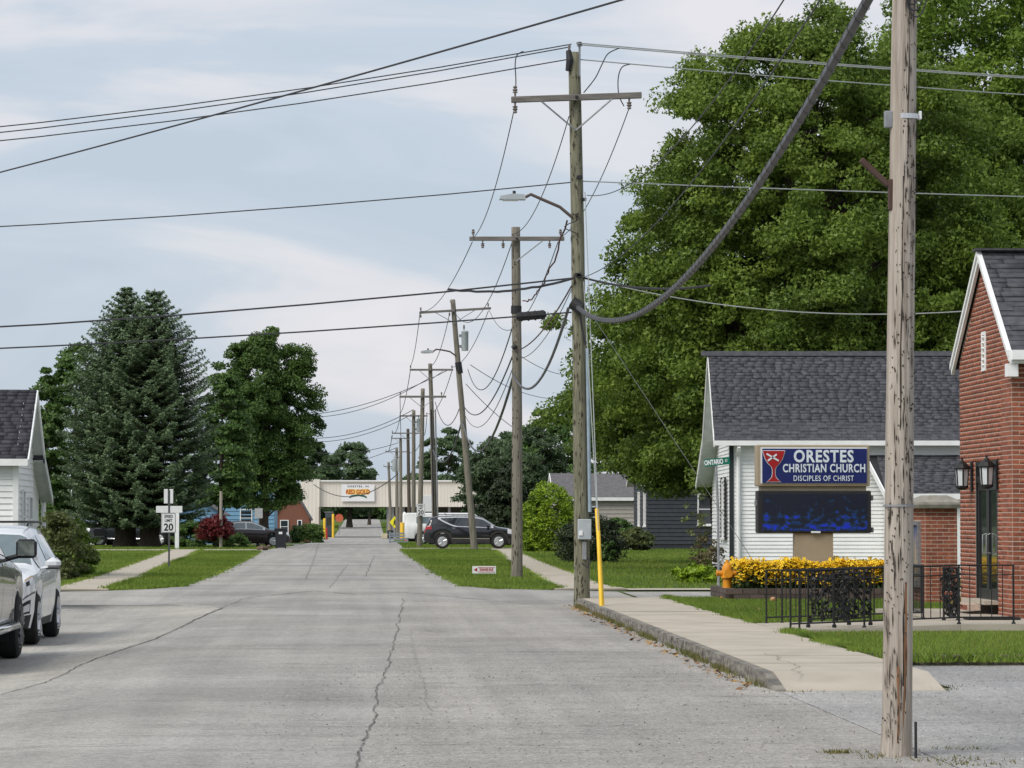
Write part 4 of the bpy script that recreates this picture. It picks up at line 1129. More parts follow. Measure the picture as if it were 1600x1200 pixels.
def lamp(info, ax, ay, hx, hy, label_=None, sc_=1.0, rise=.25):
    """street-light arm with a flat head, a part of its pole"""
    r_, b0, Y = info['root'], info['base'], info['Y']
    p0 = at(ax, ay, Y) - b0; p1 = at(hx, hy, Y) - b0
    p0.y -= .1; p1.y -= .1
    d = p1 - p0
    pts = [p0, p0 + d * .25 + Vector((0, 0, .10 * sc_ * rise * 4)), p0 + d * .6 + Vector((0, 0, .22 * sc_ * rise * 2)), p0 + d * .85 + Vector((0, 0, .12 * sc_)), p1]
    ar_ = MB().tube(pts, .03 * sc_, 8).build('lamp_arm', mat('brown_steel', (.10, .075, .065), rough=.6), r_, sm=True)
    hd = MB(); c = p1 + Vector((-.16 * sc_, 0, 0))
    prof = [(-.30, -.035), (-.28, .03), (-.05, .07), (.16, .06), (.19, 0), (.19, -.04)]
    hd.prism([(u * sc_, v * sc_) for u, v in prof], -.11 * sc_, .11 * sc_, lambda u, v, w: (c.x + u, c.y + w, c.z + v))
    ho = hd.build('lamp_head', M_xform, r_)
    MB().bb(c.x - .24 * sc_, c.x + .05 * sc_, c.y - .09 * sc_, c.y + .09 * sc_, c.z - .055 * sc_, c.z - .036 * sc_).build('lens', M_signwhite, ho)
    MB().lathe([(.03 * sc_, 0), (.03 * sc_, .06 * sc_), (.0, .07 * sc_)], 8, c + Vector((-.02, 0, .068 * sc_))).build('photocell', M_dark, ho)
def transformer(info, px, py, h, r_):
    b0, Y = info['base'], info['Y']
    c = at(px, py, Y) - b0
    t = MB().lathe([(r_ * .93, -h / 2), (r_, -h / 2 + .03), (r_, h / 2 - .06), (r_ * 1.04, h / 2 - .05), (r_ * 1.04, h / 2), (r_ * .6, h / 2 + .05), (.0, h / 2 + .06)], 16, c).build('transformer', M_xform, info['root'], sm=True)
    bb = MB(); insulator(bb, c + Vector((-.05, -.05, h / 2 + .04)), .28, True, .06); bb.build('bushing', M_porc, t, sm=True)
    MB().bb(c.x - r_ - .12, c.x - r_ + .03, c.y - .06, c.y + .06, c.z - h * .35, c.z - h * .2).bb(c.x - r_ - .12, c.x - r_ + .03, c.y - .06, c.y + .06, c.z + h * .2, c.z + h * .35).build('bracket', M_galv, t)

# the tall pole at the corner
P1 = utility_pole(909, 947, None, 897.5, 82, .150, .112, 'tallest utility pole with crossarm, street lamp and meter box beside the pavement', 31, M_woodgreen,
                  arm=(798, 158, 1001, 151, (.03, -.03, -.905), 'std'), group=None)
r1 = P1['root']; b1 = P1['base']; Y1 = b1.y
def l1(px, py, dy=0.0):
    q = at(px, py, Y1) - b1; q.y += dy; return q
lamp(P1, 893, 340, 818, 310, rise=.25)
# pole-top pin and dead-end plate
pt = MB(); q = l1(905, 100); pt.tube([q + Vector((0, -.1, -.25)), q + Vector((0, -.1, .30))], .02, 6); insulator(pt, q + Vector((0, -.1, .28)), .13, True, .06)
pt.build('pole_top_pin', M_galv, r1)
MB().tube([l1(888, 80, -.08), l1(890, 95, -.1), l1(887, 112, -.1)], [.05, .07, .05], 8).build('cutout', M_dark, r1)
MB().tube([l1(889, 70, -.08), l1(889, 82, -.08)], .025, 6).build('cutout_pin', M_porc, r1)
# conduit, meter box and bands
MB().tube([l1(917, 545, -.12), l1(921, 800, -.13)], .034, 10).build('conduit', M_conduit, r1, sm=True)
mbx = MB().bevbox(l1(912, 827, -.22), (.25, .15, .38), .012).build('meter_box', M_xform, r1)
MB().bevbox(l1(906, 833, -.305), (.07, .02, .09), .005).build('label_plate', M_signwhite, mbx)
MB().bevbox(l1(912, 860, -.20), (.08, .08, .34), .01).build('riser_box', M_galv, r1)
MB().tube([l1(915, 870, -.22), l1(922, 878, -.22), l1(917, 886, -.22), l1(908, 880, -.22)], .012, 6).build('loose_cable', M_wire, r1)
for (x_, y_) in ((905, 278), (911, 313), (905, 432), (902, 430)):
    MB().box(l1(x_, y_, -.15), (.10, .08, .06)).build('bolt', M_dark, r1)
lp = [l1(893 + 12 * math.sin(i * .9), 335 + i * 4.0, -.16) for i in range(9)]
MB().tube(lp, .010, 5).build('drip_loop', M_wire, r1)
# black splice drum where the heavy cable ends
MB().tube([l1(893, 474, -.20), l1(908, 484, -.26)], [.12, .12], 14).build('cable_clamp', M_dark, r1)
MB().tube([l1(905, 492, -.22), l1(908, 510, -.16), l1(914, 540, -.14)], .02, 6).build('cable_tail', M_wire, r1)
# dark creosote checks
def checks(info, n_, seed, r0, r1_, zmax, parent, wmul=1.0):
    rr = np.random.default_rng(seed); b = MB()
    top = info['top'] - info['base']
    for _ in range(n_):
        z = rr.uniform(.1, zmax); a = rr.uniform(math.pi * 1.12, math.pi * 1.88); rad = r0 + (r1_ - r0) * z / top.z
        ln = rr.uniform(.03, .20); w = rr.uniform(.006, .014) * wmul
        rad *= 1.035
        c = top * (z / top.z)
        u = Vector((-math.sin(a), math.cos(a), 0)); o_ = Vector((math.cos(a), math.sin(a), 0))
        p = c + o_ * rad
        b.add([p - u * w, p + Vector((0, 0, -ln / 2)), p + u * w, p + Vector((0, 0, ln / 2))], [(0, 1, 2, 3)])
    b.build('timber_checks', mat('timber_check_dark', (.05, .04, .03), rough=1), parent, kind='stuff')
checks(P1, 210, 5, .15, .112, 10, r1)

P2 = utility_pole(808, 903, None, 805.5, 355, .155, .118, 'plain second utility pole standing in the verge past the side street', 32, M_wood,
                  arm=(733, 374, 881, 374, (.04, -.14, -.355, -.845, .96), 'one'), group=None)
r2, b2, Y2 = P2['root'], P2['base'], P2['base'].y
def l2(px, py, dy=0.0):
    q = at(px, py, Y2) - b2; q.y += dy; return q
MB().tube([l2(806.5, 490), l2(806.7, 478)], .145, 14).build('dark_band', M_dark, r2)
checks(P2, 120, 6, .155, .118, 9, r2, 1.3)
MB().tube([l2(800, 545, -.2), l2(806, 540, -.2)], .06, 8).build('cable_bracket', M_dark, r2)

P3 = utility_pole(741, None, 157, 708, 468, .17, .12, 'leaning utility pole with transformer in front of the black SUV', 33, M_wood,
                  arm=(655, 489, 767, 482, (.02, -.02, -.42, .96), 'std'), group=None)
transformer(P3, 726.5, 533, .95, .17)
lamp(P3, 712, 556, 676, 550, sc_=1.3, rise=.3)
b3, Y3 = P3['base'], P3['base'].y
q = at(716.5, 566, Y3) - b3
MB().tube([q + Vector((-.02, 0, .0)), q + Vector((.06, 0, -.55))], .165, 12).build('dark_band', M_dark, P3['root'])
P4 = utility_pole(656, None, 177, 660, 607, .15, .11, 'utility pole carrying the right hand speed limit sign', 34, M_wood, arm=(624, 620, 697, 620, (.02, .9), 'std'), group=None)
P5 = utility_pole(680, None, 190, 672, 568, .16, .12, 'utility pole with pale conduits behind the black SUV roof', 35, M_wood, arm=(640, 578, 708, 578, (.02, .97), 'std'), group=None)
for dx in (-3.2, 3.2):
    b5 = P5['base']; a_ = at(677 + dx, 640, 189.7) - b5; c_ = at(681 + dx, 812, 189.7) - b5
    MB().tube([a_, c_], .045, 8).build('conduit', M_galv if dx > 0 else M_dark, P5['root'])
P6 = utility_pole(647, None, 245, 646.5, 641, .17, .13, 'weathered pole with transformer next beyond the right speed limit sign', 36, M_wood, arm=(624, 650, 668, 650, (.03, .97), 'std'), group=None)
transformer(P6, 655, 665, 1.0, .2)
P7 = utility_pole(640.5, None, 300, 637.5, 670, .19, .14, 'dark far utility pole behind the orange road signs', 37, mat('dark_pole_wood', (.07, .055, .045), (.11, .09, .075), rough=.95, stretch=(6, 6, .5)), arm=(612, 677, 663, 677, (.02, .98), 'std'), group=None)
P8 = utility_pole(626, None, 350, 626, 685, .20, .15, 'grey far utility pole just right of the overpass sign', 38, M_wood, arm=(611, 685, 640, 685, (.03, .97), 'std'), group=None)
P9 = utility_pole(621, None, 385, 619.5, 699, .22, .16, 'far utility pole with a bank of transformers near the overpass', 39, M_wood, arm=(602, 706, 637, 706, (.03, .97), 'std'), group=None)
for x_ in (616.5, 624): transformer(P9, x_, 727, 1.5, .28)
P10 = utility_pole(611, None, 420, 607, 722, .22, .16, 'farthest visible utility pole right before the overpass', 40, M_wood, arm=(599, 729, 616, 729, (.05, .95), 'std'), group=None)

# near pole at the right
NP = utility_pole(1397, 1182, None, 1424, -330, .108, .083, 'thick looking weathered near pole without crossarm in the gravel', 41, M_wood_near, group=None)
rN, bN, YN = NP['root'], NP['base'], NP['base'].y
def lN(px, py, dy=0.0):
    q = at(px, py, YN) - bN; q.y += dy; return q
def shaft_at(info, z):
    t = info['top'] - info['base']; return t * (z / t.z)
checks(NP, 300, 7, .108, .083, 6.5, rN, .42)
rr = np.random.default_rng(9); hb = MB()
for _ in range(260):
    z = rr.uniform(.1, 5.4); a = rr.uniform(math.pi * 1.16, math.pi * 1.84); rad = .108 - .025 * z / 6.9
    c = shaft_at(NP, z) + Vector((math.cos(a), math.sin(a), 0)) * rad * 1.02
    hb.box(c, (.006, rr.uniform(.004, .010), rr.uniform(.005, .016)), Matrix.Rotation(a, 3, 'Z'))
hb.build('staples', mat('rusty_staple', (.035, .025, .02), rough=.9), rN, kind='stuff')
# long drying crack and a split strip with raw orange wood near the foot
def strip_on_pole(info, pts, w, nm, m_, out=1.025, r0=.108, r1_=.083):
    b = MB(); prev = None; vs = []
    for (z, a) in pts:
        rad = (r0 + (r1_ - r0) * z / (info['top'] - info['base']).z) * out
        c = shaft_at(info, z); u = Vector((-math.sin(a), math.cos(a), 0)); o_ = Vector((math.cos(a), math.sin(a), 0))
        ww = w * random.uniform(.4, 1.2)
        vs += [c + o_ * rad - u * ww / 2, c + o_ * rad + u * ww / 2]
    b.add(vs, [(2 * i, 2 * i + 1, 2 * i + 3, 2 * i + 2) for i in range(len(pts) - 1)])
    return b.build(nm, m_, info['root'])
M_split = mat('split_dark', (.03, .025, .02), rough=1)
M_raw = mat('raw_split_wood', (.30, .15, .07), (.20, .10, .05), rough=.9, scale=6, stretch=(8, 8, .5))
strip_on_pole(NP, [(2.3 + i * .12, 4.55 - i * .006 + .03 * math.sin(i)) for i in range(16)], .009, 'crack', M_split)
strip_on_pole(NP, [(4.2 + i * .12, 4.75 + .025 * math.sin(i * 1.3)) for i in range(12)], .007, 'crack', M_split)
strip_on_pole(NP, [(.15 + i * .12, 5.25 + .05 * math.sin(i * .8)) for i in range(10)], .040, 'raw_split', M_raw, 1.03)
strip_on_pole(NP, [(.05 + i * .11, 5.42 + .04 * math.sin(i * .7)) for i in range(8)], .026, 'raw_split', M_raw, 1.031)
strip_on_pole(NP, [(.10 + i * .09, 4.75 + .05 * math.sin(i * .9)) for i in range(7)], .018, 'raw_split', M_raw, 1.03)
strip_on_pole(NP, [(.5 + i * .1, 5.05 + .03 * math.sin(i * 1.1)) for i in range(7)], .012, 'crack', M_split, 1.032)
strip_on_pole(NP, [(.2 + i * .1, 5.5 + .03 * math.sin(i * .9)) for i in range(8)], .012, 'crack', M_split, 1.032)
zc = lN(1415, 183).z
def hoop(z, r_, h, nm, m_, info=NP):
    c = shaft_at(info, z); b = MB(); n_ = 20
    vs = []
    for k in (-1, 1):
        for j in range(n_):
            a = 2 * math.pi * j / n_; vs.append(c + Vector((math.cos(a) * r_, math.sin(a) * r_, k * h / 2)))
    b.add(vs, [(j, (j + 1) % n_, n_ + (j + 1) % n_, n_ + j) for j in range(n_)])
    return b.build(nm, m_, info['root'])
bd = hoop(zc, .099, .035, 'metal_band', M_alu)
MB().bevbox(shaft_at(NP, zc) + Vector((-.125, -.02, -.02)), (.06, .05, .12), .006).build('band_bracket', M_galv, bd)
MB().bevbox(shaft_at(NP, zc) + Vector((.10, -.02, .01)), (.02, .05, .06), .004).build('band_clip', M_trim, bd)
z2 = lN(1395, 790).z
hoop(z2, .111, .014, 'metal_band', M_galv)
zb_ = lN(1385, 290)
MB().bevbox((lN(1366, 270, -.02)), (.27, .05, .04), .006, Matrix.Rotation(R(43), 3, 'Y')).build('timber_bracket', mat('brown_bracket', (.085, .05, .04), rough=.9), rN)
MB().bevbox((lN(1391, 305, -.03)), (.04, .05, .22), .006).build('bracket_back', MATS['brown_bracket'], rN)
for i in range(5):    # coil of slack cable at the top
    zt_ = lN(1415, 0).z + .12
    pts = []
    for j in range(25):
        a = math.pi * (1.0 + j / 24.0)
        pts.append(shaft_at(NP, zt_) + Vector((.012 * i - .01 + math.cos(a) * (.045 + .012 * i), -.10 - .006 * i, .06 + math.sin(a) * (.14 + .045 * i))))
    MB().tube(pts, .006, 5).build('slack_cable', M_wire, rN)
stk = gp(1431, 1186)
tag(MB().tube([(0, 0, -.05), (0.0, 0, .26)], .010, 8).build('ground_rod', M_dark, None, stk), 'thin dark metal rod standing beside the near pole foot', 'rod')

# ------------------------------------------------------------------ wires
def wire(p0, p1, sag, r, m, label, name='power_line', n=18, cat='wire', group=None, wob=0.0, grow=None, taper=None):
    p0, p1 = Vector(p0), Vector(p1); pts = []
    rr = random.Random(hash(label) % 1000 if False else len(label))
    for i in range(n + 1):
        t = i / n
        q = p0.lerp(p1, t); q.z -= 4 * sag * t * (1 - t)
        if wob and 0 < i < n: q += Vector((rr.uniform(-wob, wob), 0, rr.uniform(-wob, wob)))
        pts.append(q - p0)
    o = MB().tube(pts, r, 5).build(name, m, None, p0, sm=True)
    tag(o, label, cat, group)
    return o
def A1(px, py, dy=0): return at(px, py, Y1 + dy)
RW = .0115
# lines of the side street through the corner pole
wire(A1(893, 69), Vector((-41, 61.5, 9.6)), 1.85, RW, M_wire, 'upper of the two joined wires from the corner pole top to the left')
wire(A1(892, 73), Vector((-41, 60.0, 9.4)), 1.95, RW, M_wire, 'lower of the two joined wires from the corner pole top to the left')
wire(A1(886, 93), Vector((-41, 60.8, 9.3)), 1.85, RW, M_wire, 'third wire down leaving the corner pole top to the left')
wire(A1(900, 67), Vector((48, 62, 10.3)), .75, RW, M_wirelt, 'topmost wire from the corner pole across the right maple')
wire(A1(906, 70), Vector((48, 61, 10.05)), .72, RW, M_wirelt, 'second wire from the corner pole across the right maple')
wire(A1(907, 93), Vector((48, 62, 9.8)), .75, RW, M_wirelt, 'third wire from the corner pole across the right maple')
wire(A1(902, 284), Vector((-41, 61, 7.7)), 1.1, RW, M_wire, 'single wire leaving the corner pole leftward at lamp height')
wire(A1(908, 283), Vector((48, 61, 7.9)), .35, RW, M_wirelt, 'single wire crossing the right maple at lamp height')
wire(A1(900, 434), Vector((-41, 61, 6.2)), 1.3, .017, M_wire, 'upper dark cable bundle crossing the sky above the spruces', wob=.004)
wire(A1(893, 488), Vector((-41, 61, 5.2)), .85, .015, M_wire, 'lowest dark cable crossing the sky by the spruce tops')
wire(A1(915, 434), at(1512, 486, 50.9), .28, .010, M_wirelt, 'service wire from the corner pole to the brick church gable')
wire(A1(908, 433), at(1110, 446, Y1 - 3), .13, .022, M_wire, 'drooping black bundle just right of the corner pole')
wire(A1(898, 434, -.2), at(700, 452, Y1 + 1.0), .13, .024, M_wire, 'slack black bundle just left of the corner pole', wob=.01)
# splice case on the lowest strand
spc = empty('splice_case', at(830, 495, Y1 + .1), 0, 'black splice case hanging on the strand left of the corner pole', 'splice case')
MB().tube([(-.28, 0, .0), (-.24, 0, .0), (.24, 0, .045), (.28, 0, .05)], [.05, .085, .085, .05], 10).build('body', M_dark, spc)
for i in range(4): MB().tube([(-.2 + i * .13, 0, .004 + i * .01), (-.17 + i * .13, 0, .006 + i * .01)], .097, 10).build('rib', M_dark, spc)
# long wires to the near pole
nt_ = NP['top']
def nz(z): return NP['base'] + shaft_at(NP, z) + Vector((-.09, 0, 0))
wire(nz(5.74), A1(902, 480, -.25), 1.14, .042, M_cable, 'heavy grey cable sweeping from the near pole to the corner pole', name='heavy_cable', n=40, cat='cable')
_hc = [o for o in col.objects if o.name.startswith('heavy_cable')][0]
_d = A1(902, 480, -.25) - nz(5.74); _hp = []
for i in range(1500):
    t = i / 1499; c_ = _d * t; c_.z -= 4 * 1.14 * t * (1 - t); a_ = t * _d.length * 2 * math.pi / .38
    _hp.append(c_ + Vector((math.cos(a_), 0, math.sin(a_))) * .043)
MB().tube(_hp, .0028, 4).build('lashing_wire', M_cable, _hc)
wire(nz(6.75), A1(917, 305), .78, .008, M_wire, 'thin wire from the near pole to the insulator below the crossarm', n=30)
wire(nz(6.25), A1(915, 432), .52, .008, M_wire, 'thin wire from the near pole to the corner pole bundle', n=30)
wire(nz(5.95) + Vector((0, .05, 0)), at(-420, 372, 52), .10, .010, M_wire, 'straight wire slanting from the top centre down to the far left', n=30)
# jumpers at the crossarm
def jumper(pts, lab, r=.011): 
    K = [A1(x, y, -.12) for x, y in pts]; P_ = []
    for i in range(len(K) - 1):
        p0, p1, p2, p3 = K[max(i - 1, 0)], K[i], K[i + 1], K[min(i + 2, len(K) - 1)]
        for j in range(6):
            t = j / 6
            P_.append(.5 * ((2 * p1) + (p2 - p0) * t + (2 * p0 - 5 * p1 + 4 * p2 - p3) * t * t + (3 * p1 - p0 - 3 * p2 + p3) * t ** 3))
    P_.append(K[-1]); o0 = P_[0]
    tag(MB().tube([q - o0 for q in P_], r, 5).build('jumper_wire', M_wire, None, o0, sm=True), lab, 'wire')
jumper([(818, 80), (808, 86), (805, 100), (806, 122), (806, 138)], 'short jumper dropping to the left crossarm end')
jumper([(968, 75), (950, 84), (940, 102), (930, 122), (912, 145)], 'curved jumper from the top right wire to the crossarm centre')
jumper([(985, 100), (972, 105), (966, 122), (967, 148), (975, 166)], 'short jumper dropping to the right crossarm end')
# spans along the street: 1 -> 2
def P_(info, px, py, dy=0): return at(px, py, info['Y'] + dy)
spans = [
    (P1, (804, 168), P2, (739, 372), .45, .010, M_wire, 'left conductor between the corner pole and the second pole'),
    (P1, (889, 182), P2, (800, 366), .55, .010, M_wire, 'middle conductor between the corner pole and the second pole'),
    (P1, (984, 166), P2, (874, 372), .45, .010, M_wire, 'right conductor between the corner pole and the second pole'),
    (P1, (886, 345), P2, (817, 470), .45, .018, mat('reddish_cable', (.10, .035, .03), rough=.7), 'twisted reddish cable between the lamp and the second pole'),
    (P1, (893, 447), P2, (806, 548), .25, .016, mat('brown_cable', (.09, .04, .05), rough=.7), 'upper brown cable between the corner pole and the second pole'),
    (P1, (893, 452), P2, (808, 560), .35, .009, M_wire, 'thin wire below the brown cable between the first two poles'),
    (P1, (888, 482), P2, (802, 586), .85, .030, M_cable, 'thick black cable between the corner pole and the second pole'),
    (P2, (738, 378), P3, (658, 486), .55, .013, M_wire, 'left conductor between the second pole and the leaning pole'),
    (P2, (801, 376), P3, (703, 470), 1.6, .013, M_wire, 'middle conductor between the second pole and the leaning pole'),
    (P2, (872, 378), P3, (763, 481), 1.7, .013, M_wire, 'right conductor between the second pole and the leaning pole'),
    (P2, (801, 510), P3, (731, 577), 1.35, .018, M_wire, 'upper slack cable between the second pole and the leaning pole'),
    (P2, (801, 556), P3, (722, 629), 1.05, .022, M_wire, 'middle slack cable between the second pole and the leaning pole'),
    (P2, (803, 570), P3, (723, 640), 1.25, .013, M_wire, 'thin slack wire between the second pole and the leaning pole'),
    (P2, (802, 588), P3, (722, 658), 1.75, .040, M_cable, 'thick black cable between the second pole and the leaning pole'),
    (P3, (656, 490), P5, (641, 572), .5, .018, M_wire, 'left conductor falling from the leaning pole arm'),
    (P3, (702, 492), P5, (672, 572), .6, .018, M_wire, 'middle conductor falling from the leaning pole arm'),
    (P3, (763, 486), P5, (707, 574), .6, .018, M_wire, 'right conductor falling from the leaning pole arm'),
    (P3, (720, 632), P5, (680, 628), 1.2, .022, M_wire, 'upper slack cable behind the leaning pole'),
    (P3, (721, 660), P5, (676, 702), 1.3, .045, M_cable, 'thick cable behind the leaning pole'),
    (P5, (641, 580), P6, (625, 646), .5, .022, M_wire, 'left conductor beyond the conduit pole'),
    (P5, (706, 580), P6, (667, 646), .8, .022, M_wire, 'right conductor beyond the conduit pole'),
    (P4, (625, 620), P6, (627, 700), .4, .020, M_wire, 'wire falling from the arm of the sign pole'),
    (P6, (625, 652), P7, (613, 674), .6, .026, M_wire, 'left conductor beyond the transformer pole'),
    (P6, (667, 652), P7, (661, 674), .8, .026, M_wire, 'right conductor beyond the transformer pole'),
    (P6, (647, 700), P7, (640, 735), 1.0, .035, M_wire, 'cable beyond the transformer pole'),
    (P7, (613, 680), P9, (603, 703), .8, .035, M_wire, 'left conductor near the overpass'),
    (P7, (662, 680), P9, (636, 703), .9, .035, M_wire, 'right conductor near the overpass'),
]
for (a, pa, b_, pb, sg_, r_w, m_, lab) in spans:
    wire(P_(a, *pa), P_(b_, *pb), sg_, r_w, m_, lab, wob=(.03 if 'reddish' in lab else 0), n=(30 if 'reddish' in lab else 18))
# house drops and side lines
for (a, pa, px, py, Yq, sg_, r_w, lab) in [
        (P5, (700, 578), 480, 648, 215, .5, .022, 'upper left service line behind the maple top'),
        (P5, (672, 590), 480, 652, 215, .6, .020, 'second left service line behind the maple top'),
        (P6, (646, 640), 470, 684, 260, .7, .026, 'third left service line above the overpass'),
        (P6, (646, 646), 470, 690, 262, .7, .024, 'fourth left service line above the overpass'),
        (P8, (622, 692), 470, 704, 380, .7, .034, 'fifth left service line above the overpass'),
        (P9, (618, 700), 480, 728, 400, .7, .034, 'sixth left service line above the overpass'),
        (P8, (622, 740), 490, 757, 400, 2.0, .05, 'dark cable sagging in front of the overpass'),
        (P3, (735, 570), 900, 620, 215, .7, .018, 'right service line behind the second pole'),
        (P3, (728, 600), 880, 700, 200, .7, .018, 'lower right service line behind the second pole'),
        (P2, (812, 555), 905, 585, 110, .2, .009, 'short service line right of the second pole')]:
    wire(P_(a, *pa), at(px, py, Yq), sg_, r_w, M_wire, lab)
# guys
ga = Vector((7.75, 62.0, KH))
wire(A1(930, 500, -.1), ga + Vector((0, 0, .35)), 0, .006, M_wirelt, 'slanting guy wire from the corner pole to the flower bed', name='guy_wire')
for (tx, ty, gx0, gy0, gx1, gy1, lab) in ((914, 300, 933, 830, 940, 958, 'guy wire with the shorter yellow guard at the kerb'), (912, 440, 937, 796, 940.5, 957, 'guy wire with the longer yellow guard at the kerb')):
    foot = gp(940 if 'shorter' in lab else 942, 960)
    top_ = A1(tx, ty, -.15)
    root = empty('guy_wire', foot, 0, lab, 'guy wire', 'guy wires at the kerb')
    MB().tube([Vector((0, 0, -.02)), top_ - foot], .009, 6).build('strand', M_wirelt, root)
    d = top_ - foot; tz = lambda py: (at(937, py, foot.y).z - foot.z) / d.z
    t0, t1 = .012, (at(937, gy0, (foot.y + Y1) / 2).z - foot.z) / d.z
    MB().tube([d * t0, d * t1], .036, 10).build('guard', M_yellow, root, sm=True)
# ------------------------------------------------------------------ vehicles: one shell surface per car, x forward, y left, z up
class Shell:
    def __init__(s, spec):
        s.s = spec
        s.wb = spec['axles']; s.wr = spec['wheel_r']
    def I(s, key, x):
        t = s.s[key]; return float(np.interp(x, [q[0] for q in t], [q[1] for q in t]))
    def z0(s, x):
        z = s.I('sill', x)
        for xc in s.wb:
            ra = s.wr + .065
            d = abs(x - xc)
            if d < ra: z = max(z, s.wr + math.sqrt(ra * ra - d * d))
        return z
    def ring(s, x):
        zt, w, bz_, rw = s.I('top', x), s.I('half', x), s.I('belt', x), s.I('roofhalf', x)
        z0 = min(s.z0(x), zt - .12)
        zs = min(bz_, zt - .07)
        zs = max(zs, z0 + .05)
        k = np.clip((zt - bz_) / .35, 0, 1)            # 0: bonnet, 1: cabin
        up_y = w * .90 * (1 - k) + rw * k
        up_z = zt - .035 - .02 * k
        P = [(w * .93, z0), (w * .985, z0 + .33 * (zs - z0)), (w, z0 + .66 * (zs - z0)), (w * .972, zs)]
        a = (w * .955, min(zs + .03, zt - .04))
        for t in (.0, .5, 1.0):
            P.append((a[0] + (up_y - a[0]) * t, a[1] + (up_z - a[1]) * t))
        P += [(up_y * .86, zt - .012), (up_y * .45, zt), (0, zt)]
        return P
    def S(s, x, u):
        P = s.ring(x); i = min(int(u), len(P) - 2); f = u - i
        return Vector((x, P[i][0] + (P[i + 1][0] - P[i][0]) * f, P[i][1] + (P[i + 1][1] - P[i][1]) * f))
    def xs(s):
        x0, x1 = s.s['top'][0][0], s.s['top'][-1][0]
        X = set(np.round(np.linspace(x0, x1, 58), 4))
        for xc in s.wb:
            for a in np.linspace(0, math.pi, 17): X.add(round(xc + (s.wr + .064) * math.cos(a), 4))
        for q in s.s['top']: X.add(round(q[0], 4))
        return sorted(X)
    def body(s, name, m, root):
        X = s.xs(); V = []; n = 10
        for x in X:
            P = s.ring(x)
            V += [(x, -p[0], p[1]) for p in P] + [(x, p[0], p[1]) for p in reversed(P[:-1])]
        k = 2 * n - 1
        Fc = [(i * k + j, i * k + j + 1, (i + 1) * k + j + 1, (i + 1) * k + j) for i in range(len(X) - 1) for j in range(k - 1)]
        Fc += [tuple(range(k)), tuple(range((len(X) - 1) * k, len(X) * k))[::-1]]
        b = MB(); b.v = V; b.f = Fc
        return b.build(name, m, root, sm=True)
    def panel(s, name, m, root, x0, x1, u0, u1, off=.005, side=1, nx=8, nu=5, both=False, cut=None):
        """a patch of the shell lifted off it; u0/u1 numbers or functions of x"""
        b = MB()
        for sd in ((-1, 1) if both else (side,)):
            pts = []
            for i in range(nx + 1):
                x = x0 + (x1 - x0) * i / nx
                a = u0(x) if callable(u0) else u0; c = u1(x) if callable(u1) else u1
                for j in range(nu + 1):
                    u = a + (c - a) * j / nu
                    p = s.S(x, u)
                    e = .01
                    du = s.S(x, min(u + .05, 8.999)) - s.S(x, max(u - .05, 0)); dx = s.S(x + e, u) - s.S(x - e, u)
                    nrm = dx.cross(du)
                    if nrm.length > 1e-9: nrm.normalize()
                    if nrm.y < -1e-6 or (abs(nrm.y) <= 1e-6 and nrm.z < 0): nrm = -nrm
                    p = p + nrm * off
                    pts.append((p.x, p.y * sd, p.z))
            n = nu + 1
            b.add(pts, [(i * n + j, i * n + j + 1, (i + 1) * n + j + 1, (i + 1) * n + j) for i in range(nx) for j in range(nu)])
        return b.build(name, m, root, sm=True)
    def across(s, name, m, root, x0, x1, u0, off=.006, nx=8, k=1.0):
        """a patch over the middle (windscreen, rear window, bonnet scoop)"""
        b = MB(); pts = []
        us = [u0 + (9 - u0) * i / 6 for i in range(7)]
        for i in range(nx + 1):
            x = x0 + (x1 - x0) * i / nx
            row = [s.S(x, u) for u in us]
            dz = (s.S(x + .02, 9).z - s.S(x - .02, 9).z) / .04
            nrm = Vector((-dz, 0, 1)).normalized()
            row = [(p + nrm * off) for p in row]
            pts += [(p.x, -p.y, p.z) for p in row] + [(p.x, p.y, p.z) for p in reversed(row[:-1])]
        n = 13
        b.add(pts, [(i * n + j, i * n + j + 1, (i + 1) * n + j + 1, (i + 1) * n + j) for i in range(nx) for j in range(n - 1)])
        return b.build(name, m, root, sm=True)

def wheel(root, x, y, r, wd, rim_m, spokes=5):
    sd = 1 if y > 0 else -1
    w = MB().lathe([(r * .62, -wd / 2), (r * .9, -wd / 2), (r * .985, -wd / 2 + .025), (r, -wd * .2), (r, wd * .2), (r * .985, wd / 2 - .025), (r * .9, wd / 2), (r * .62, wd / 2)], 28, (0, 0, 0), 'y').build('wheel', M_rubber, root, (x, y, r), sm=True)
    rm = MB(); yo = sd * (wd / 2 - .012)
    rm.lathe([(r * .60, yo - .02), (r * .66, yo), (r * .68, yo + sd * .012), (r * .61, yo + sd * .014)], 28, (0, 0, 0), 'y')
    for i in range(spokes):
        a = 2 * math.pi * i / spokes + .3
        for da in (-.16, .16):
            p0 = Vector((math.cos(a + da * .5) * r * .12, yo + sd * .012, math.sin(a + da * .5) * r * .12)); p1 = Vector((math.cos(a + da) * r * .63, yo + sd * .012, math.sin(a + da) * r * .63))
            rm.tube([p0, p1], [r * .075, r * .085], 6)
    rm.lathe([(r * .17, yo - .01), (r * .17, yo + sd * .02), (.01, yo + sd * .03)], 12, (0, 0, 0), 'y')
    rm.build('rim', rim_m, w, sm=True)
    MB().lathe([(r * .6, yo - sd * .05), (r * .02, yo - sd * .05)], 20, (0, 0, 0), 'y').build('brake_disc', M_dark, w)
    return w
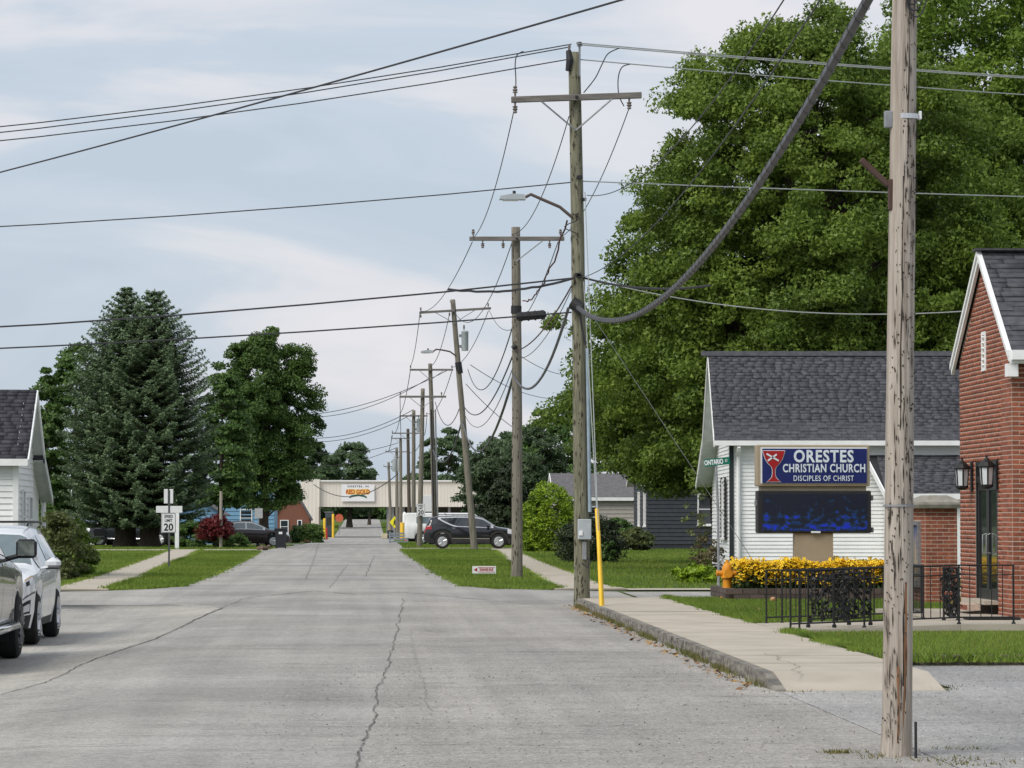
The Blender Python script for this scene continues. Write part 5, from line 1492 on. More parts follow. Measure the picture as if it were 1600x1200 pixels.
def wells(sh, root, m=None):
    b = MB()
    for xc in sh.wb:
        wv = sh.I('half', xc)
        for sd in (-1, 1):
            b.bb(xc - sh.wr - .05, xc + sh.wr + .05, sd * (wv - .30), sd * (wv * .90), .22, sh.wr * 2 + .03)
    x0, x1 = sh.s['top'][0][0] + .25, sh.s['top'][-1][0] - .25
    b.bb(x0, x1, -.6, .6, .22, .5)
    return b.build('underbody', M_dark, root)

SUV = dict(axles=(-1.43, 1.43), wheel_r=.365,
    top=[(-2.37, .62), (-2.34, .90), (-2.28, 1.10), (-2.10, 1.46), (-1.98, 1.60), (-1.6, 1.655), (-.8, 1.69), (-.1, 1.69), (.35, 1.65), (.62, 1.585), (1.28, 1.14), (1.45, 1.10), (1.9, 1.045), (2.18, .96), (2.30, .84), (2.38, .68), (2.41, .52)],
    half=[(-2.37, .70), (-2.3, .80), (-2.1, .875), (-1.6, .91), (1.6, .915), (1.95, .89), (2.15, .83), (2.3, .72), (2.41, .56)],
    belt=[(-2.37, 1.12), (-1.2, 1.10), (.5, 1.04), (1.3, 1.01), (2.41, .90)],
    roofhalf=[(-2.37, .62), (-1.9, .60), (0, .63), (.6, .64), (1.3, .74), (2.41, .6)],
    sill=[(-2.37, .42), (-2.1, .28), (-1.0, .25), (1.0, .25), (2.1, .25), (2.41, .28)])
def suv(name, label, cat, loc, rz, paint, chrome_trim, rim_m, dark_lower):
    c = empty(name, loc, rz, label, cat)
    s = Shell(SUV)
    body = s.body('body', paint, c)
    s.across('windscreen', M_wind, c, .66, 1.24, 6.1)
    s.across('rear_window', M_glass, c, -2.24, -2.03, 6.3)
    wins = [(-.04, 1.0), (-1.46, -.12)]
    for sd in (-1, 1):
        if chrome_trim:
            s.panel('window_trim', M_alu, c, -1.66, 1.16, lambda x: 3.88 + 1.75 * max(0, min(1, (-.62 - x) / 1.04)) ** 1.7, lambda x: 6.0, .004, sd, nx=28)
            s.panel('window_surround', M_dark, c, -1.52, 1.02, lambda x: 4.14 + 1.45 * max(0, min(1, (-.60 - x) / .92)) ** 1.7, lambda x: 5.74, .0075, sd, nx=28)
            s.panel('quarter_window', M_glass, c, -2.02, -1.72, 4.3, 5.6, .006, sd, nx=5)
        for (a, b_) in wins:
            s.panel('side_window', M_glass if chrome_trim else M_wind, c, a, b_, lambda x: 4.2 + 1.42 * max(0, min(1, (-.60 - x) / .92)) ** 1.7, 5.68, .011, sd, nx=10)
        for xd in (1.03, -.08, -1.03):
            s.panel('door_seam', M_dark, c, xd - .005, xd + .005, .6, 3.9, .002, sd, nx=1, nu=10)
        for xd in (.12, -.86):
            p = s.S(xd, 3.1); MB().bevbox((p.x, sd * (p.y + .018), p.z - .05), (.17, .03, .028), .008).build('door_handle', M_chrome if chrome_trim else paint, c)
        s.panel('lower_cladding', M_dark, c, -1.0, 1.0, .0, .42 if dark_lower else .3, .004, sd, nx=6)
        if chrome_trim: s.panel('door_strip', M_chrome, c, -.95, .95, .95, 1.05, .008, sd, nx=4, nu=1)
        # mirrors
        p = s.S(.92, 4.0)
        m_ = MB(); m_.tube([(p.x, sd * (p.y - .02), p.z + .01), (p.x - .02, sd * (p.y + .10), p.z + .03)], .03, 6)
        m_.bevbox((p.x - .03, sd * (p.y + .17), p.z + .09), (.14, .23, .17), .06)
        mo = m_.build('mirror', paint, c, sm=True)
        MB().bevbox((p.x - .03, sd * (p.y + .17), p.z + .015), (.12, .20, .02), .008).build('mirror_base', M_dark, mo)
        MB().bevbox((p.x - .098, sd * (p.y + .17), p.z + .09), (.008, .18, .12), .003).build('mirror_glass', M_glass, mo)
        # lamps
        s.panel('headlight_bezel', mat('grey_bezel', (.12, .12, .125), rough=.4), c, 1.85, 2.335, lambda x: 2.12 - .15 * (x - 1.88), lambda x: 4.05 + 1.0 * (x - 1.88), .003, sd, nx=8)
        hl = s.panel('headlight', mat('headlamp_lens', (.74, .75, .76), (.62, .64, .66), rough=.08, coat=.6, spec=.8), c, 1.88, 2.31, lambda x: 2.25 - .15 * (x - 1.88), lambda x: 3.9 + 1.0 * (x - 1.88), .008, sd, nx=8)
        s.panel('headlight_unit', M_dark, hl, 2.10, 2.18, 2.75, 3.1, .014, sd, nx=4)
        s.panel('turn_signal', mat('amber_lens', (.55, .36, .22), rough=.2), hl, 1.93, 2.18, 3.65, 4.05, .013, sd, nx=3, nu=2)
        fg = s.panel('fog_light_recess', M_dark, c, 2.08, 2.335, .95, 1.82, .003, sd, nx=6)
        s.panel('fog_light', mat('fog_lens', (.62, .64, .66), rough=.2), fg, 2.13, 2.31, 1.10, 1.58, .014, sd, nx=4)
        tl = s.panel('tail_light', mat('red_lens', (.38, .010, .012), (.30, .008, .01), rough=.15, coat=.6), c, -2.335, -1.98, lambda x: 2.5, lambda x: 3.75, .009, sd, nx=6)
        MB().tube([(-1.75, sd * .60, 1.70), (-1.6, sd * .60, 1.735), (.1, sd * .61, 1.735), (.3, sd * .61, 1.69)], .018, 6).build('roof_rail', M_dark, c)
    for sd in (-1, 1):
        s.panel('lower_bumper', M_dark, c, 2.02, 2.405, 0, .85, .005, sd)
        s.panel('rear_bumper', M_dark, c, -2.365, -1.9, 0, .9, .005, sd)
    MB().bb(-.9, -.86, -.6, .6, 1.725, 1.755).bb(-.1, -.06, -.6, .6, 1.725, 1.755).build('crossbar', M_dark, c)
    # nose: grille and plate
    g_ = MB().bb(2.40, 2.425, -.42, .42, .42, .60).build('lower_grille', M_dark, c)
    MB().bevbox((2.375, 0, .80), (.06, .95, .05), .01, Matrix.Rotation(R(35), 3, 'Y')).build('grille_bar', M_chrome, c)
    MB().bevbox((2.415, 0, .70), (.02, .9, .10), .006).build('grille', M_dark, c)
    MB().tube([(-1.2, 0, 1.70), (-1.28, 0, 1.78), (-1.30, 0, 1.80)], .02, 6).build('aerial', M_dark, c)
    wells(s, c)
    for xc in s.wb:
        for sd in (-1, 1):
            wheel(c, xc, sd * (SUV['half'][4][1] - .125), s.wr, .225, rim_m)
    return c
M_silver = mat('white_silver_paint', (.74, .76, .78), (.71, .73, .75), rough=.28, metal=.15, coat=.8, scale=1)
M_blackpaint = mat('black_navy_paint', (.008, .009, .014), (.010, .011, .016), rough=.22, coat=1.0, scale=1)
# white SUV facing the camera at the left kerb
WS_Y = 46.0 + 1.43
ws_x = -4.62 - .92
suv('white_suv', 'silvery white SUV parked facing the camera in the left lane', 'suv', (ws_x, WS_Y, float(g(-5.5, WS_Y)) + .012), R(-90), M_silver, False, M_alu, True)
# black SUV across a driveway
bp = gx(733, 163.5, .012)
suv('black_suv', 'black SUV with chrome window line parked across the right driveway', 'suv', (bp.x + .05, 163.5, bp.z), R(0), M_blackpaint, True, M_alu, False)

TRUCK = dict(axles=(-1.85, 1.88), wheel_r=.41,
    top=[(-2.95, .80), (-2.93, 1.36), (-1.0, 1.38), (-.98, 1.40), (-.90, 1.86), (-.6, 1.91), (.3, 1.91), (.62, 1.84), (1.18, 1.40), (1.32, 1.34), (2.0, 1.27), (2.55, 1.18), (2.70, 1.05), (2.78, .75), (2.80, .55)],
    half=[(-2.95, .93), (-2.8, .97), (-2.0, 1.0), (2.0, 1.0), (2.4, .985), (2.62, .94), (2.75, .86), (2.80, .80)],
    belt=[(-2.95, 1.34), (-.9, 1.34), (1.3, 1.22), (2.80, 1.05)],
    roofhalf=[(-2.95, .9), (-.9, .68), (.5, .68), (1.25, .80), (2.8, .8)],
    sill=[(-2.95, .50), (-2.6, .42), (2.4, .40), (2.80, .42)])
def pickup(name, label, loc, rz, paint, spec=TRUCK, rim_m=None, cat='pickup'):
    c = empty(name, loc, rz, label, cat); s = Shell(spec)
    s.body('body', paint, c)
    s.across('windscreen', M_wind, c, .66, 1.14, 6.1)
    for sd in (-1, 1):
        for (a, b_) in ((.02, .95), (-.80, -.06)):
            s.panel('side_window', M_glass, c, a, b_, 4.15, 5.7, .008, sd)
        for xd in (1.1, .0, -.88): s.panel('door_seam', M_dark, c, xd - .006, xd + .006, .5, 3.9, .002, sd, nx=1, nu=8)
        p = s.S(.95, 3.9)
        mo = MB().tube([(p.x, sd * (p.y - .03), p.z + .02), (p.x, sd * (p.y + .12), p.z + .06)], .035, 6).bevbox((p.x, sd * (p.y + .22), p.z + .15), (.12, .26, .24), .04).build('mirror', M_dark, c, sm=True)
        MB().bevbox((p.x - .064, sd * (p.y + .22), p.z + .15), (.008, .21, .18), .003).build('mirror_glass', mat('mirror_glass', (.22, .24, .22), (.10, .12, .10), rough=.05, metal=.6, scale=9), mo)
        for xd in (.14, -.78): 
            p = s.S(xd, 3.1); MB().bevbox((p.x, sd * (p.y + .02), p.z - .06), (.2, .03, .04), .01).build('door_handle', M_chrome, c)
        MB().tube([(-1.35, sd * .95, .46), (-1.2, sd * 1.03, .44), (1.28, sd * 1.03, .44), (1.42, sd * .95, .46)], .05, 10).build('side_step', M_chrome, c, sm=True)
        # wheel-arch lips
        for xc in s.wb:
            ra = s.wr + .07
            pts = []
            for k_ in range(15):
                a = math.pi * (.02 + .96 * k_ / 14); x = xc + ra * math.cos(a)
                pts.append((x, sd * (s.I('half', x) * .945 + .012), s.wr + ra * math.sin(a)))
            MB().tube(pts, .018, 6).build('arch_lip', paint, c, sm=True)
        s.panel('headlight', MATS['headlamp_lens'], c, 2.42, 2.70, 2.3, 4.0, .008, sd)
        s.panel('tail_light', MATS['red_lens'], c, -2.94, -2.8, 1.8, 3.4, .008, sd)
    for sd in (-1, 1): s.panel('front_bumper', M_chrome, c, 2.5, 2.795, 0, 1.0, .01, sd)
    MB().bb(2.795, 2.82, -.62, .62, .62, 1.02).build('grille', M_dark, c)
    wells(s, c)
    for xc in s.wb:
        for sd in (-1, 1): wheel(c, xc, sd * (s.I('half', xc) - .13), s.wr, .27, rim_m or M_dark, 6)
    return c
M_pewter = mat('pewter_paint', (.19, .195, .185), (.175, .18, .17), rough=.25, metal=.5, coat=.9, scale=1)
TX = -4.44 - 1.0
TYc = 41.6
pickup('grey_pickup', 'pewter grey pickup with black mirror cut off at the left edge', (TX, TYc - 1.88, float(g(TX, TYc)) + .012), R(90), M_pewter, rim_m=mat('dark_alloy', (.10, .10, .105), rough=.35, metal=.6))
# vehicles behind the spruces
M_inky = mat('inky_blue_paint', (.008, .010, .018), rough=.3, coat=.8)
p = gx(152, 188); pickup('dark_truck', 'dark truck parked behind the left of the spruce trunks', (p.x - .7, 188, p.z), R(-62), M_blackpaint, rim_m=M_galv)
p = gx(255, 186); pickup('navy_pickup', 'navy pickup parked between the spruce trunks and speed sign', (p.x - 1.6, 186, p.z), R(-18), M_inky, rim_m=M_alu)
SEDAN = dict(SUV, wheel_r=.33,
    top=[(-2.37, .55), (-2.34, .88), (-2.2, .98), (-1.55, 1.04), (-1.0, 1.38), (-.4, 1.46), (.3, 1.44), (1.15, 1.02), (1.6, .95), (2.1, .86), (2.32, .72), (2.40, .5)],
    belt=[(-2.37, .98), (0, .96), (2.4, .85)], roofhalf=[(-2.37, .7), (-1, .58), (.3, .6), (1.2, .74), (2.41, .6)])
M_plum = mat('dark_plum_paint', (.030, .018, .022), rough=.3, coat=.7)
def sedan(name, label, loc, rz, paint):
    c = empty(name, loc, rz, label, 'car'); s = Shell(SEDAN)
    s.body('body', paint, c)
    s.across('windscreen', M_wind, c, .42, 1.1, 6.1); s.across('rear_window', M_wind, c, -1.5, -1.05, 6.2)
    for sd in (-1, 1):
        s.panel('window_trim', M_trim, c, -1.25, .98, 3.95, 6.0, .003, sd, nx=20)
        for (a, b_) in ((-.02, .86), (-1.1, -.1)): s.panel('side_window', M_wind, c, a, b_, 4.15, 5.7, .008, sd)
        s.panel('headlight', MATS['headlamp_lens'], c, 2.0, 2.34, 2.6, 4.2, .008, sd); s.panel('tail_light', MATS['red_lens'], c, -2.35, -2.1, 2.4, 3.8, .008, sd)
    wells(s, c)
    for xc in s.wb:
        for sd in (-1, 1): wheel(c, xc, sd * .785, s.wr, .2, M_alu)
    return c
p = gx(384, 176); sedan('plum_car', 'dark plum car with pale window trim beside the red maple', (p.x, 176, p.z), R(8), M_plum)
VAN = dict(TRUCK, top=[(-2.95, .8), (-2.93, 1.95), (-2.8, 2.05), (1.2, 2.05), (1.6, 1.95), (2.25, 1.45), (2.6, 1.25), (2.75, .9), (2.8, .55)], belt=[(-2.95, 1.35), (2.8, 1.15)],
           roofhalf=[(-2.95, .85), (1.5, .85), (2.3, .9), (2.8, .8)])
p = gx(704, 205)
vc = empty('white_van', (p.x, 205, p.z), R(0), 'white van with tall roof half hidden behind the black SUV', 'van'); s_ = Shell(VAN)
s_.body('body', M_white, vc); s_.across('windscreen', M_wind, vc, 1.68, 2.2, 6.1)
for sd in (-1, 1):
    for (a, b_) in ((.7, 1.7), (-.6, .5), (-2.2, -.8)): s_.panel('side_window', M_wind, vc, a, b_, 4.1, 5.4, .01, sd)
wells(s_, vc)
for xc in s_.wb:
    for sd in (-1, 1): wheel(vc, xc, sd * .87, .41, .25, M_alu)
# ------------------------------------------------------------------ church sign, flower bed, railings, street furniture
SGY = 60.9
def sx(px): return (px - 570) * SGY / F * 1.0
so = at(1270, 805, SGY)
sign = empty('church_sign', (so.x, SGY, KH - .02), 0, 'church sign cabinet above an electronic display on a tan pedestal', 'sign')
def S_(px, py): q = at(px, py, SGY) - Vector((so.x, SGY, KH - .02)); return q.x, q.z
x0, z1 = S_(1182, 695); x1, z0 = S_(1359, 760)
cab = MB().bevbox(((x0 + x1) / 2, .16, (z0 + z1) / 2), (x1 - x0, .36, z1 - z0), .015).build('cabinet', M_tan, sign)
fx0, fz1 = S_(1188, 699); fx1, fz0 = S_(1354.5, 755.5)
fc = MB().bb(fx0, fx1, -.036, -.022, fz0, fz1).build('face_border', M_signwhite, cab)
nx0, nz1 = S_(1190.5, 701); nx1, nz0 = S_(1354, 755)
MB().bb(nx0, nx1, -.046, -.037, nz0, nz1).build('face_panel', M_navy, cab)
def TS(px, py, y=-.05):
    x, z = S_(px, py); return Matrix.Translation((x, y, z)) @ FACE_CAM
pxm = SGY / F
text_part('ORESTES', .345, M_letter, sign, TS(1286.5, 712.8), fit=94.5 * pxm, fith=20 * pxm, bold=.010, spacing=1.12)
text_part('CHRISTIAN CHURCH', .26, M_letter, sign, TS(1287, 731.5), fit=130 * pxm, fith=13.5 * pxm, bold=.006, spacing=1.1)
text_part('DISCIPLES OF CHRIST', .155, M_letter, sign, TS(1286.5, 747.3), fit=95 * pxm, fith=8.6 * pxm, bold=.001, spacing=1.12)
# small serif bars on the big word, drawn as part of the lettering
# chalice
def chal(sc_, dy, m_, nm):
    half = [(17.0, 0), (16.5, 3), (13, 13), (8.5, 20), (3.5, 25), (1.9, 30), (1.9, 36), (3.0, 41), (6.5, 45), (11, 48)]
    cx_, cy_ = 1208.5, 704.5
    L_ = [(cx_ - a - sc_, cy_ + b - (sc_ if i == 0 else 0) + (sc_ if i == len(half) - 1 else 0)) for i, (a, b) in enumerate(half)]
    R_ = [(cx_ + a + sc_, cy_ + b - (sc_ if i == 0 else 0) + (sc_ if i == len(half) - 1 else 0)) for i, (a, b) in enumerate(half)]
    vs = []
    for a, b in zip(L_, R_):
        xa, za = S_(*a); xb, zb_2 = S_(*b); vs += [(xa, dy, za), (xb, dy, zb_2), (xa, dy + .004, za), (xb, dy + .004, zb_2)]
    b_ = MB(); n_ = len(half); fs = []
    for i in range(n_ - 1):
        k = 4 * i; fs += [(k, k + 1, k + 5, k + 4), (k + 2, k + 6, k + 7, k + 3), (k, k + 4, k + 6, k + 2), (k + 1, k + 3, k + 7, k + 5)]
    b_.add(vs, fs); return b_.build(nm, m_, sign)
chal(.9, -.052, M_letter, 'emblem_outline'); chal(0, -.058, M_signred, 'emblem')
for (a, b_) in (((1197, 709), (1216, 720)), ((1199, 720), (1213, 710))):
    xa, za = S_(*a); xb, zb_2 = S_(*b_)
    d = Vector((xb - xa, 0, zb_2 - za))
    MB().box(((xa + xb) / 2, -.062, (za + zb_2) / 2), (d.length, .004, .032), Matrix.Rotation(-math.atan2(d.z, d.x), 3, 'Y')).build('emblem_cross', M_letter, sign)
x0, z1 = S_(1188, 760); x1, z0 = S_(1354, 767)
MB().bb(x0, x1, .05, .28, z0, z1).build('neck', M_tan, sign)
x0, z1 = S_(1183.5, 766.5); x1, z0 = S_(1361, 833)
M_led = bpy.data.materials.new('led_display'); M_led.use_nodes = True
_t = M_led.node_tree; _b = _t.nodes['Principled BSDF']; _b.inputs['Base Color'].default_value = (.006, .007, .010, 1); _b.inputs['Roughness'].default_value = .35
_tc = _t.nodes.new('ShaderNodeTexCoord'); _sp = _t.nodes.new('ShaderNodeSeparateXYZ'); _t.links.new(_tc.outputs['Generated'], _sp.inputs[0])
_n = _t.nodes.new('ShaderNodeTexNoise'); _mp = _t.nodes.new('ShaderNodeMapping'); _mp.inputs['Scale'].default_value = (9, 1, 4.5); _mp.inputs['Location'].default_value = (3.1, 0, 1.7)
_t.links.new(_tc.outputs['Generated'], _mp.inputs[0]); _t.links.new(_mp.outputs[0], _n.inputs['Vector']); _n.inputs['Scale'].default_value = 1.6; _n.inputs['Detail'].default_value = 2
_cr = _t.nodes.new('ShaderNodeValToRGB'); _cr.color_ramp.elements[0].position = .52; _cr.color_ramp.elements[0].color = (.001, .003, .012, 1)
_cr.color_ramp.elements[1].position = .74; _cr.color_ramp.elements[1].color = (.003, .018, .42, 1); _e = _cr.color_ramp.elements.new(.61); _e.color = (.002, .022, .06, 1)
_h = _t.nodes.new('ShaderNodeMapRange'); _h.inputs['From Min'].default_value = .05; _h.inputs['From Max'].default_value = .75; _h.inputs['To Min'].default_value = .13; _h.inputs['To Max'].default_value = -.09
_t.links.new(_sp.outputs['Z'], _h.inputs['Value'])
_ad = _t.nodes.new('ShaderNodeMath'); _ad.operation = 'ADD'; _t.links.new(_n.outputs['Fac'], _ad.inputs[0]); _t.links.new(_h.outputs['Result'], _ad.inputs[1])
_t.links.new(_ad.outputs[0], _cr.inputs['Fac']); _t.links.new(_cr.outputs['Color'], _b.inputs['Emission Color']); _b.inputs['Emission Strength'].default_value = .5
dsp = MB().bevbox(((x0 + x1) / 2, .16, (z0 + z1) / 2), (x1 - x0, .40, z1 - z0), .02).build('display_case', M_dark, sign)
sx0, sz1 = S_(1191, 772); sx1, sz0 = S_(1355, 829)
MB().bb(sx0, sx1, -.046, -.041, sz0, sz1).build('screen', M_led, dsp)
for (px, py) in ((1363.5, 778), (1364, 828), (1182, 786)):
    x, z = S_(px, py); MB().bevbox((x, .1, z), (.05, .1, .1), .008).build('hinge', M_galv, dsp)
x, z = S_(1274, 831.3); MB().bb(x - .09, x + .09, -.062, -.041, z - .018, z + .018).build('maker_badge', M_letter, dsp)
x0, z1 = S_(1242, 833); x1, _q = S_(1302, 833)
MB().bb(x0, x1, .02, .30, 0, z1).build('pedestal', M_tan, sign)

# flower bed
bx0, by0 = 6.95, 59.4
bed = empty('flower_bed', (bx0, by0, KH - .02), 0, 'bed of yellow black-eyed susans with brown edging under the church sign', 'flower bed')
rr = np.random.default_rng(5)
def ell_pts(n_, W, D, z0, z1, pw=1.0):
    P = []
    while len(P) < n_:
        u, v = rr.uniform(0, 1), rr.uniform(0, 1)
        P.append((u * W, v * D, z0 + (z1 - z0) * rr.uniform(0, 1) ** pw))
    return np.array(P)
BW, BD = 3.35, 2.4
M_flstem = mat('flower_foliage', (.030, .055, .016), (.06, .10, .025), rough=.8, tint=True, trans=.2)
def leafcloud(name, P, Nn, size, m, parent, seed, aspect=.6, kind='stuff', tint=None, tri=False):
    q = np.random.default_rng(seed); n_ = len(P)
    Nn = Nn / (np.linalg.norm(Nn, axis=1, keepdims=True) + 1e-9)
    a = q.normal(0, 1, (n_, 3)); u = np.cross(Nn, a); u /= (np.linalg.norm(u, axis=1, keepdims=True) + 1e-9); v = np.cross(Nn, u)
    s_ = (size * q.uniform(.6, 1.3, n_))[:, None]
    fold = Nn * s_ * .12
    if tri:
        V = np.stack([P - u * s_ - v * s_ * aspect * 1.15, P - u * s_ * .7 + v * s_ * aspect * 1.15, P + u * s_ * 1.05 + fold], 1).reshape(-1, 3)
        me = mesh_np(name, V, np.arange(3 * n_).reshape(-1, 3))
    else:
        V = np.stack([P - u * s_, P - v * s_ * aspect + fold, P + u * s_, P + v * s_ * aspect + fold], 1).reshape(-1, 3)
        me = mesh_np(name, V, np.arange(4 * n_).reshape(-1, 4))
    at_ = me.attributes.new('tint', 'FLOAT', 'FACE'); at_.data.foreach_set('value', (q.uniform(0, 1, n_) if tint is None else np.clip(tint, 0, 1)).astype(np.float32))
    o = link(name, me, m, parent)
    if kind: o['kind'] = kind
    return o
hb_ = lambda x, y: .60 + .05 * np.sin(x * 2.1) * np.sin(y * 1.7 + 1) + .03 * np.sin(x * 7)
P = ell_pts(15000, BW, BD, .05, 1.0); P[:, 2] = .08 + (P[:, 2] - .05) * hb_(P[:, 0], P[:, 1])
leafcloud('foliage', P, rr.normal(0, 1, (len(P), 3)) + [0, -.3, .8], .05, M_flstem, bed, 1, .35)
P = ell_pts(6500, BW, BD, 0, 1); P[:, 2] = hb_(P[:, 0], P[:, 1]) * (1.10 - .60 * P[:, 2] ** 3.0) + rr.normal(0, .03, len(P))
front = rr.uniform(0, 1, len(P)) < .30
P[front, 1] = np.abs(rr.normal(0, .12, front.sum()))
nb = rr.normal(0, .45, (len(P), 3)) + [0, -.35, .9]
nb /= np.linalg.norm(nb, axis=1, keepdims=True)
# each bloom: a six-petalled disc and a dark eye
q_ = rr.normal(0, 1, nb.shape); u = np.cross(nb, q_); u /= np.linalg.norm(u, axis=1, keepdims=True); v = np.cross(nb, u)
k = 8; ang = np.linspace(0, 2 * np.pi, k, endpoint=False); rad = np.where(np.arange(k) % 2 == 0, .042, .024)
sz = rr.uniform(.7, 1.2, len(P))
ringv = P[:, None] + (u[:, None] * (np.cos(ang) * rad)[None, :, None] + v[:, None] * (np.sin(ang) * rad)[None, :, None]) * sz[:, None, None] - nb[:, None] * (.010 * (np.arange(k) % 2 == 0))[None, :, None]
V = ringv.reshape(-1, 3)
o = link('blossoms', mesh_np('blossoms', V, np.arange(k * len(P)).reshape(-1, k)), mat('yellow_petals', (.90, .60, .014), (.84, .50, .012), rough=.6, scale=3), bed); o['kind'] = 'stuff'
eye = P + nb * .006
V = np.stack([eye - u * .011, eye - v * .011, eye + u * .011, eye + v * .011], 1).reshape(-1, 3)
o = link('blossom_eyes', mesh_np('blossom_eyes', V, np.arange(4 * len(P)).reshape(-1, 4)), mat('brown_eye', (.03, .015, .008), rough=.9), bed); o['kind'] = 'stuff'
M_edg = mat('brown_edging', (.085, .062, .052), (.13, .10, .085), rough=.95, scale=10, rnd=.25, bump=.5)
its = []
for r0 in range(2):
    x = -.12 - (.15 if r0 else 0)
    while x < BW + .05:
        w_ = random.uniform(.26, .32)
        its.append(MAT((x + w_ / 2, -.17 + random.uniform(-.008, .008), .055 + r0 * .105), (w_ - .01, .15, .098)))
        x += w_
    y = -.02
    while y < BD:
        its.append(MAT((-.18, y + .14, .055 + r0 * .105), (.15, .27, .098))); y += .28
pieces('edging_block', M_edg, bed, its)
MB().bb(-.1, BW, -.09, BD, 0, .12).build('soil', mat('bed_soil', (.05, .038, .028), rough=1), bed)

# fire hydrant
hp = gp(1148, 944, KH - .02)
hy = empty('fire_hydrant', (6.80, 59.95, KH - .02), 0, 'orange yellow fire hydrant at the left end of the flower bed', 'hydrant')
M_hyd = mat('hydrant_orange', (.72, .30, .015), (.62, .24, .012), rough=.5)
MB().lathe([(.13, 0), (.13, .04), (.09, .05), (.085, .38), (.12, .39), (.12, .42), (.10, .43), (.10, .56), (.085, .62), (.05, .67), (.02, .69)], 16).build('barrel', M_hyd, hy, sm=True)
for (d, l_, r0) in (((-1, 0, 0), .17, .05), ((1, 0, 0), .17, .05), ((0, -1, 0), .19, .07)):
    d = Vector(d); MB().tube([d * .06 + Vector((0, 0, .48)), d * l_ + Vector((0, 0, .48))], r0, 10).tube([d * l_ + Vector((0, 0, .48)), d * (l_ + .035) + Vector((0, 0, .48))], r0 * 1.2, 8).build('nozzle', M_hyd, hy)
MB().lathe([(.03, .68), (.03, .73)], 5).build('top_nut', M_hyd, hy)

# wrought-iron ramp railings
def railing(name, label, pts, zs, h, posts, label_group='railings of the church ramp', vine=()):
    """pts: plan polyline, zs: deck height at each; balusters every .115 m"""
    root = empty(name, (pts[0][0], pts[0][1], zs[0]), 0, label, 'railing', None)
    o0 = Vector((pts[0][0], pts[0][1], zs[0]))
    P = [Vector((p[0], p[1], z)) - o0 for p, z in zip(pts, zs)]
    up = Vector((0, 0, 1))
    MB().tube([p + up * h for p in P], .012, 6).build('top_rail', M_black, root)
    MB().tube([p + up * (h - .13) for p in P], .009, 6).build('mid_rail', M_black, root)
    MB().tube([p + up * .09 for p in P], .013, 6).build('bottom_rail', M_black, root)
    for a, b_ in zip(P[:-1], P[1:]):
        L_ = (b_ - a).length; n_ = max(1, int(L_ / .135))
        for i in range(1, n_):
            q = a.lerp(b_, i / n_)
            MB().tube([q + up * .09, q + up * h], .0068, 5).build('baluster', M_black, root)
    for q in [P[0], P[-1]] + [P[i] for i in range(1, len(P) - 1)] + [P[0].lerp(P[1], t) for t in posts]:
        MB().tube([q + up * -.02, q + up * .015, q + up * .03, q + up * (h + .01)], [.03, .03, .0145, .0145], 8).build('post', M_black, root)
    for (a, b_, seed) in vine:       # cast vine panels: curling stems and leaves
        q = np.random.default_rng(seed)
        p0, p1 = P[0].lerp(P[1], a), P[0].lerp(P[1], b_)
        st_ = MB()
        for i in range(5):
            t0 = (i + .5) / 5
            base = p0.lerp(p1, t0) + up * .1; pl = []
            for j in range(14):
                s_ = j / 13
                pl.append(base + (p1 - p0).normalized() * .045 * math.sin(s_ * 9 + i * 1.7) + up * (h - .16) * s_)
            st_.tube(pl, .012, 5)
            for j in range(5):
                c = base + up * (.08 + .13 * j); cu = []
                for m_ in range(12):
                    aa = m_ * .55; r0 = .055 * (1 - m_ / 14)
                    cu.append(c + (p1 - p0).normalized() * (r0 * math.cos(aa) + .03 * (-1) ** j) + up * r0 * math.sin(aa))
                st_.tube(cu, .009, 4, cap=False)
        vo = st_.build('vine_panel', M_black, root)
        n_ = 120
        t_ = q.uniform(0, 1, n_); zz = q.uniform(.06, h - .02, n_)
        PP = np.array([tuple(p0.lerp(p1, a_)) for a_ in t_]) + np.stack([q.normal(0, .008, n_), q.normal(0, .02, n_), zz], -1)
        leafcloud('vine_leaves', PP, q.normal(0, .35, (n_, 3)) + [0, -1, 0], .034, M_black, vo, seed + 1, .8, kind='stuff')
    return root
railing('iron_railing', 'near black iron railing of the church ramp with vine panels', [(5.72, 42.9), (6.75, 43.1), (8.1, 43.42), (8.85, 43.42)], [KH, .18, .218, .218], .80, [.12], vine=())
railing('iron_railing', 'far black iron railing of the church ramp starting by the lawn', [(5.74, 45.65), (8.0, 45.65), (8.14, 49.8)], [KH, .218, .218], .76, [.10, .5], vine=())
# free-standing scroll panels in the middle of the ramp rails
railing('vine_panel_rail', 'dense black cast iron vine panel left in the ramp railing', [(6.05, 43.55), (6.62, 43.62)], [.19, .22], .74, [], vine=((.02, .98, 50),))
railing('vine_panel_rail', 'dense black cast iron vine panel right in the ramp railing', [(6.35, 43.16), (6.85, 43.2)], [.2, .23], .70, [], vine=((.02, .98, 60),))
railing('vine_post', 'slim black cast iron vine post before the brick pier', [(8.16, 44.9), (8.36, 44.9)], [.218, .218], .74, [], vine=((.0, 1.0, 70),))
q = gp(1187, 945, KH)
tag(MB().lathe([(.0, 0), (.035, .005), (.05, .03), (.045, .06), (.02, .075), (0, .078)], 10).build('small_gourd', mat('peach_gourd', (.55, .32, .15), rough=.6), None, (7.35, 57.5, KH), sm=True), 'small peach coloured ball on the lawn before the flower bed', 'ball')
tag(MB().bevbox((0, 0, .02), (.75, .45, .035), .01).build('door_mat', M_dark, None, (8.9, 45.2, .219)), 'dark mat on the landing before the vine post', 'mat')

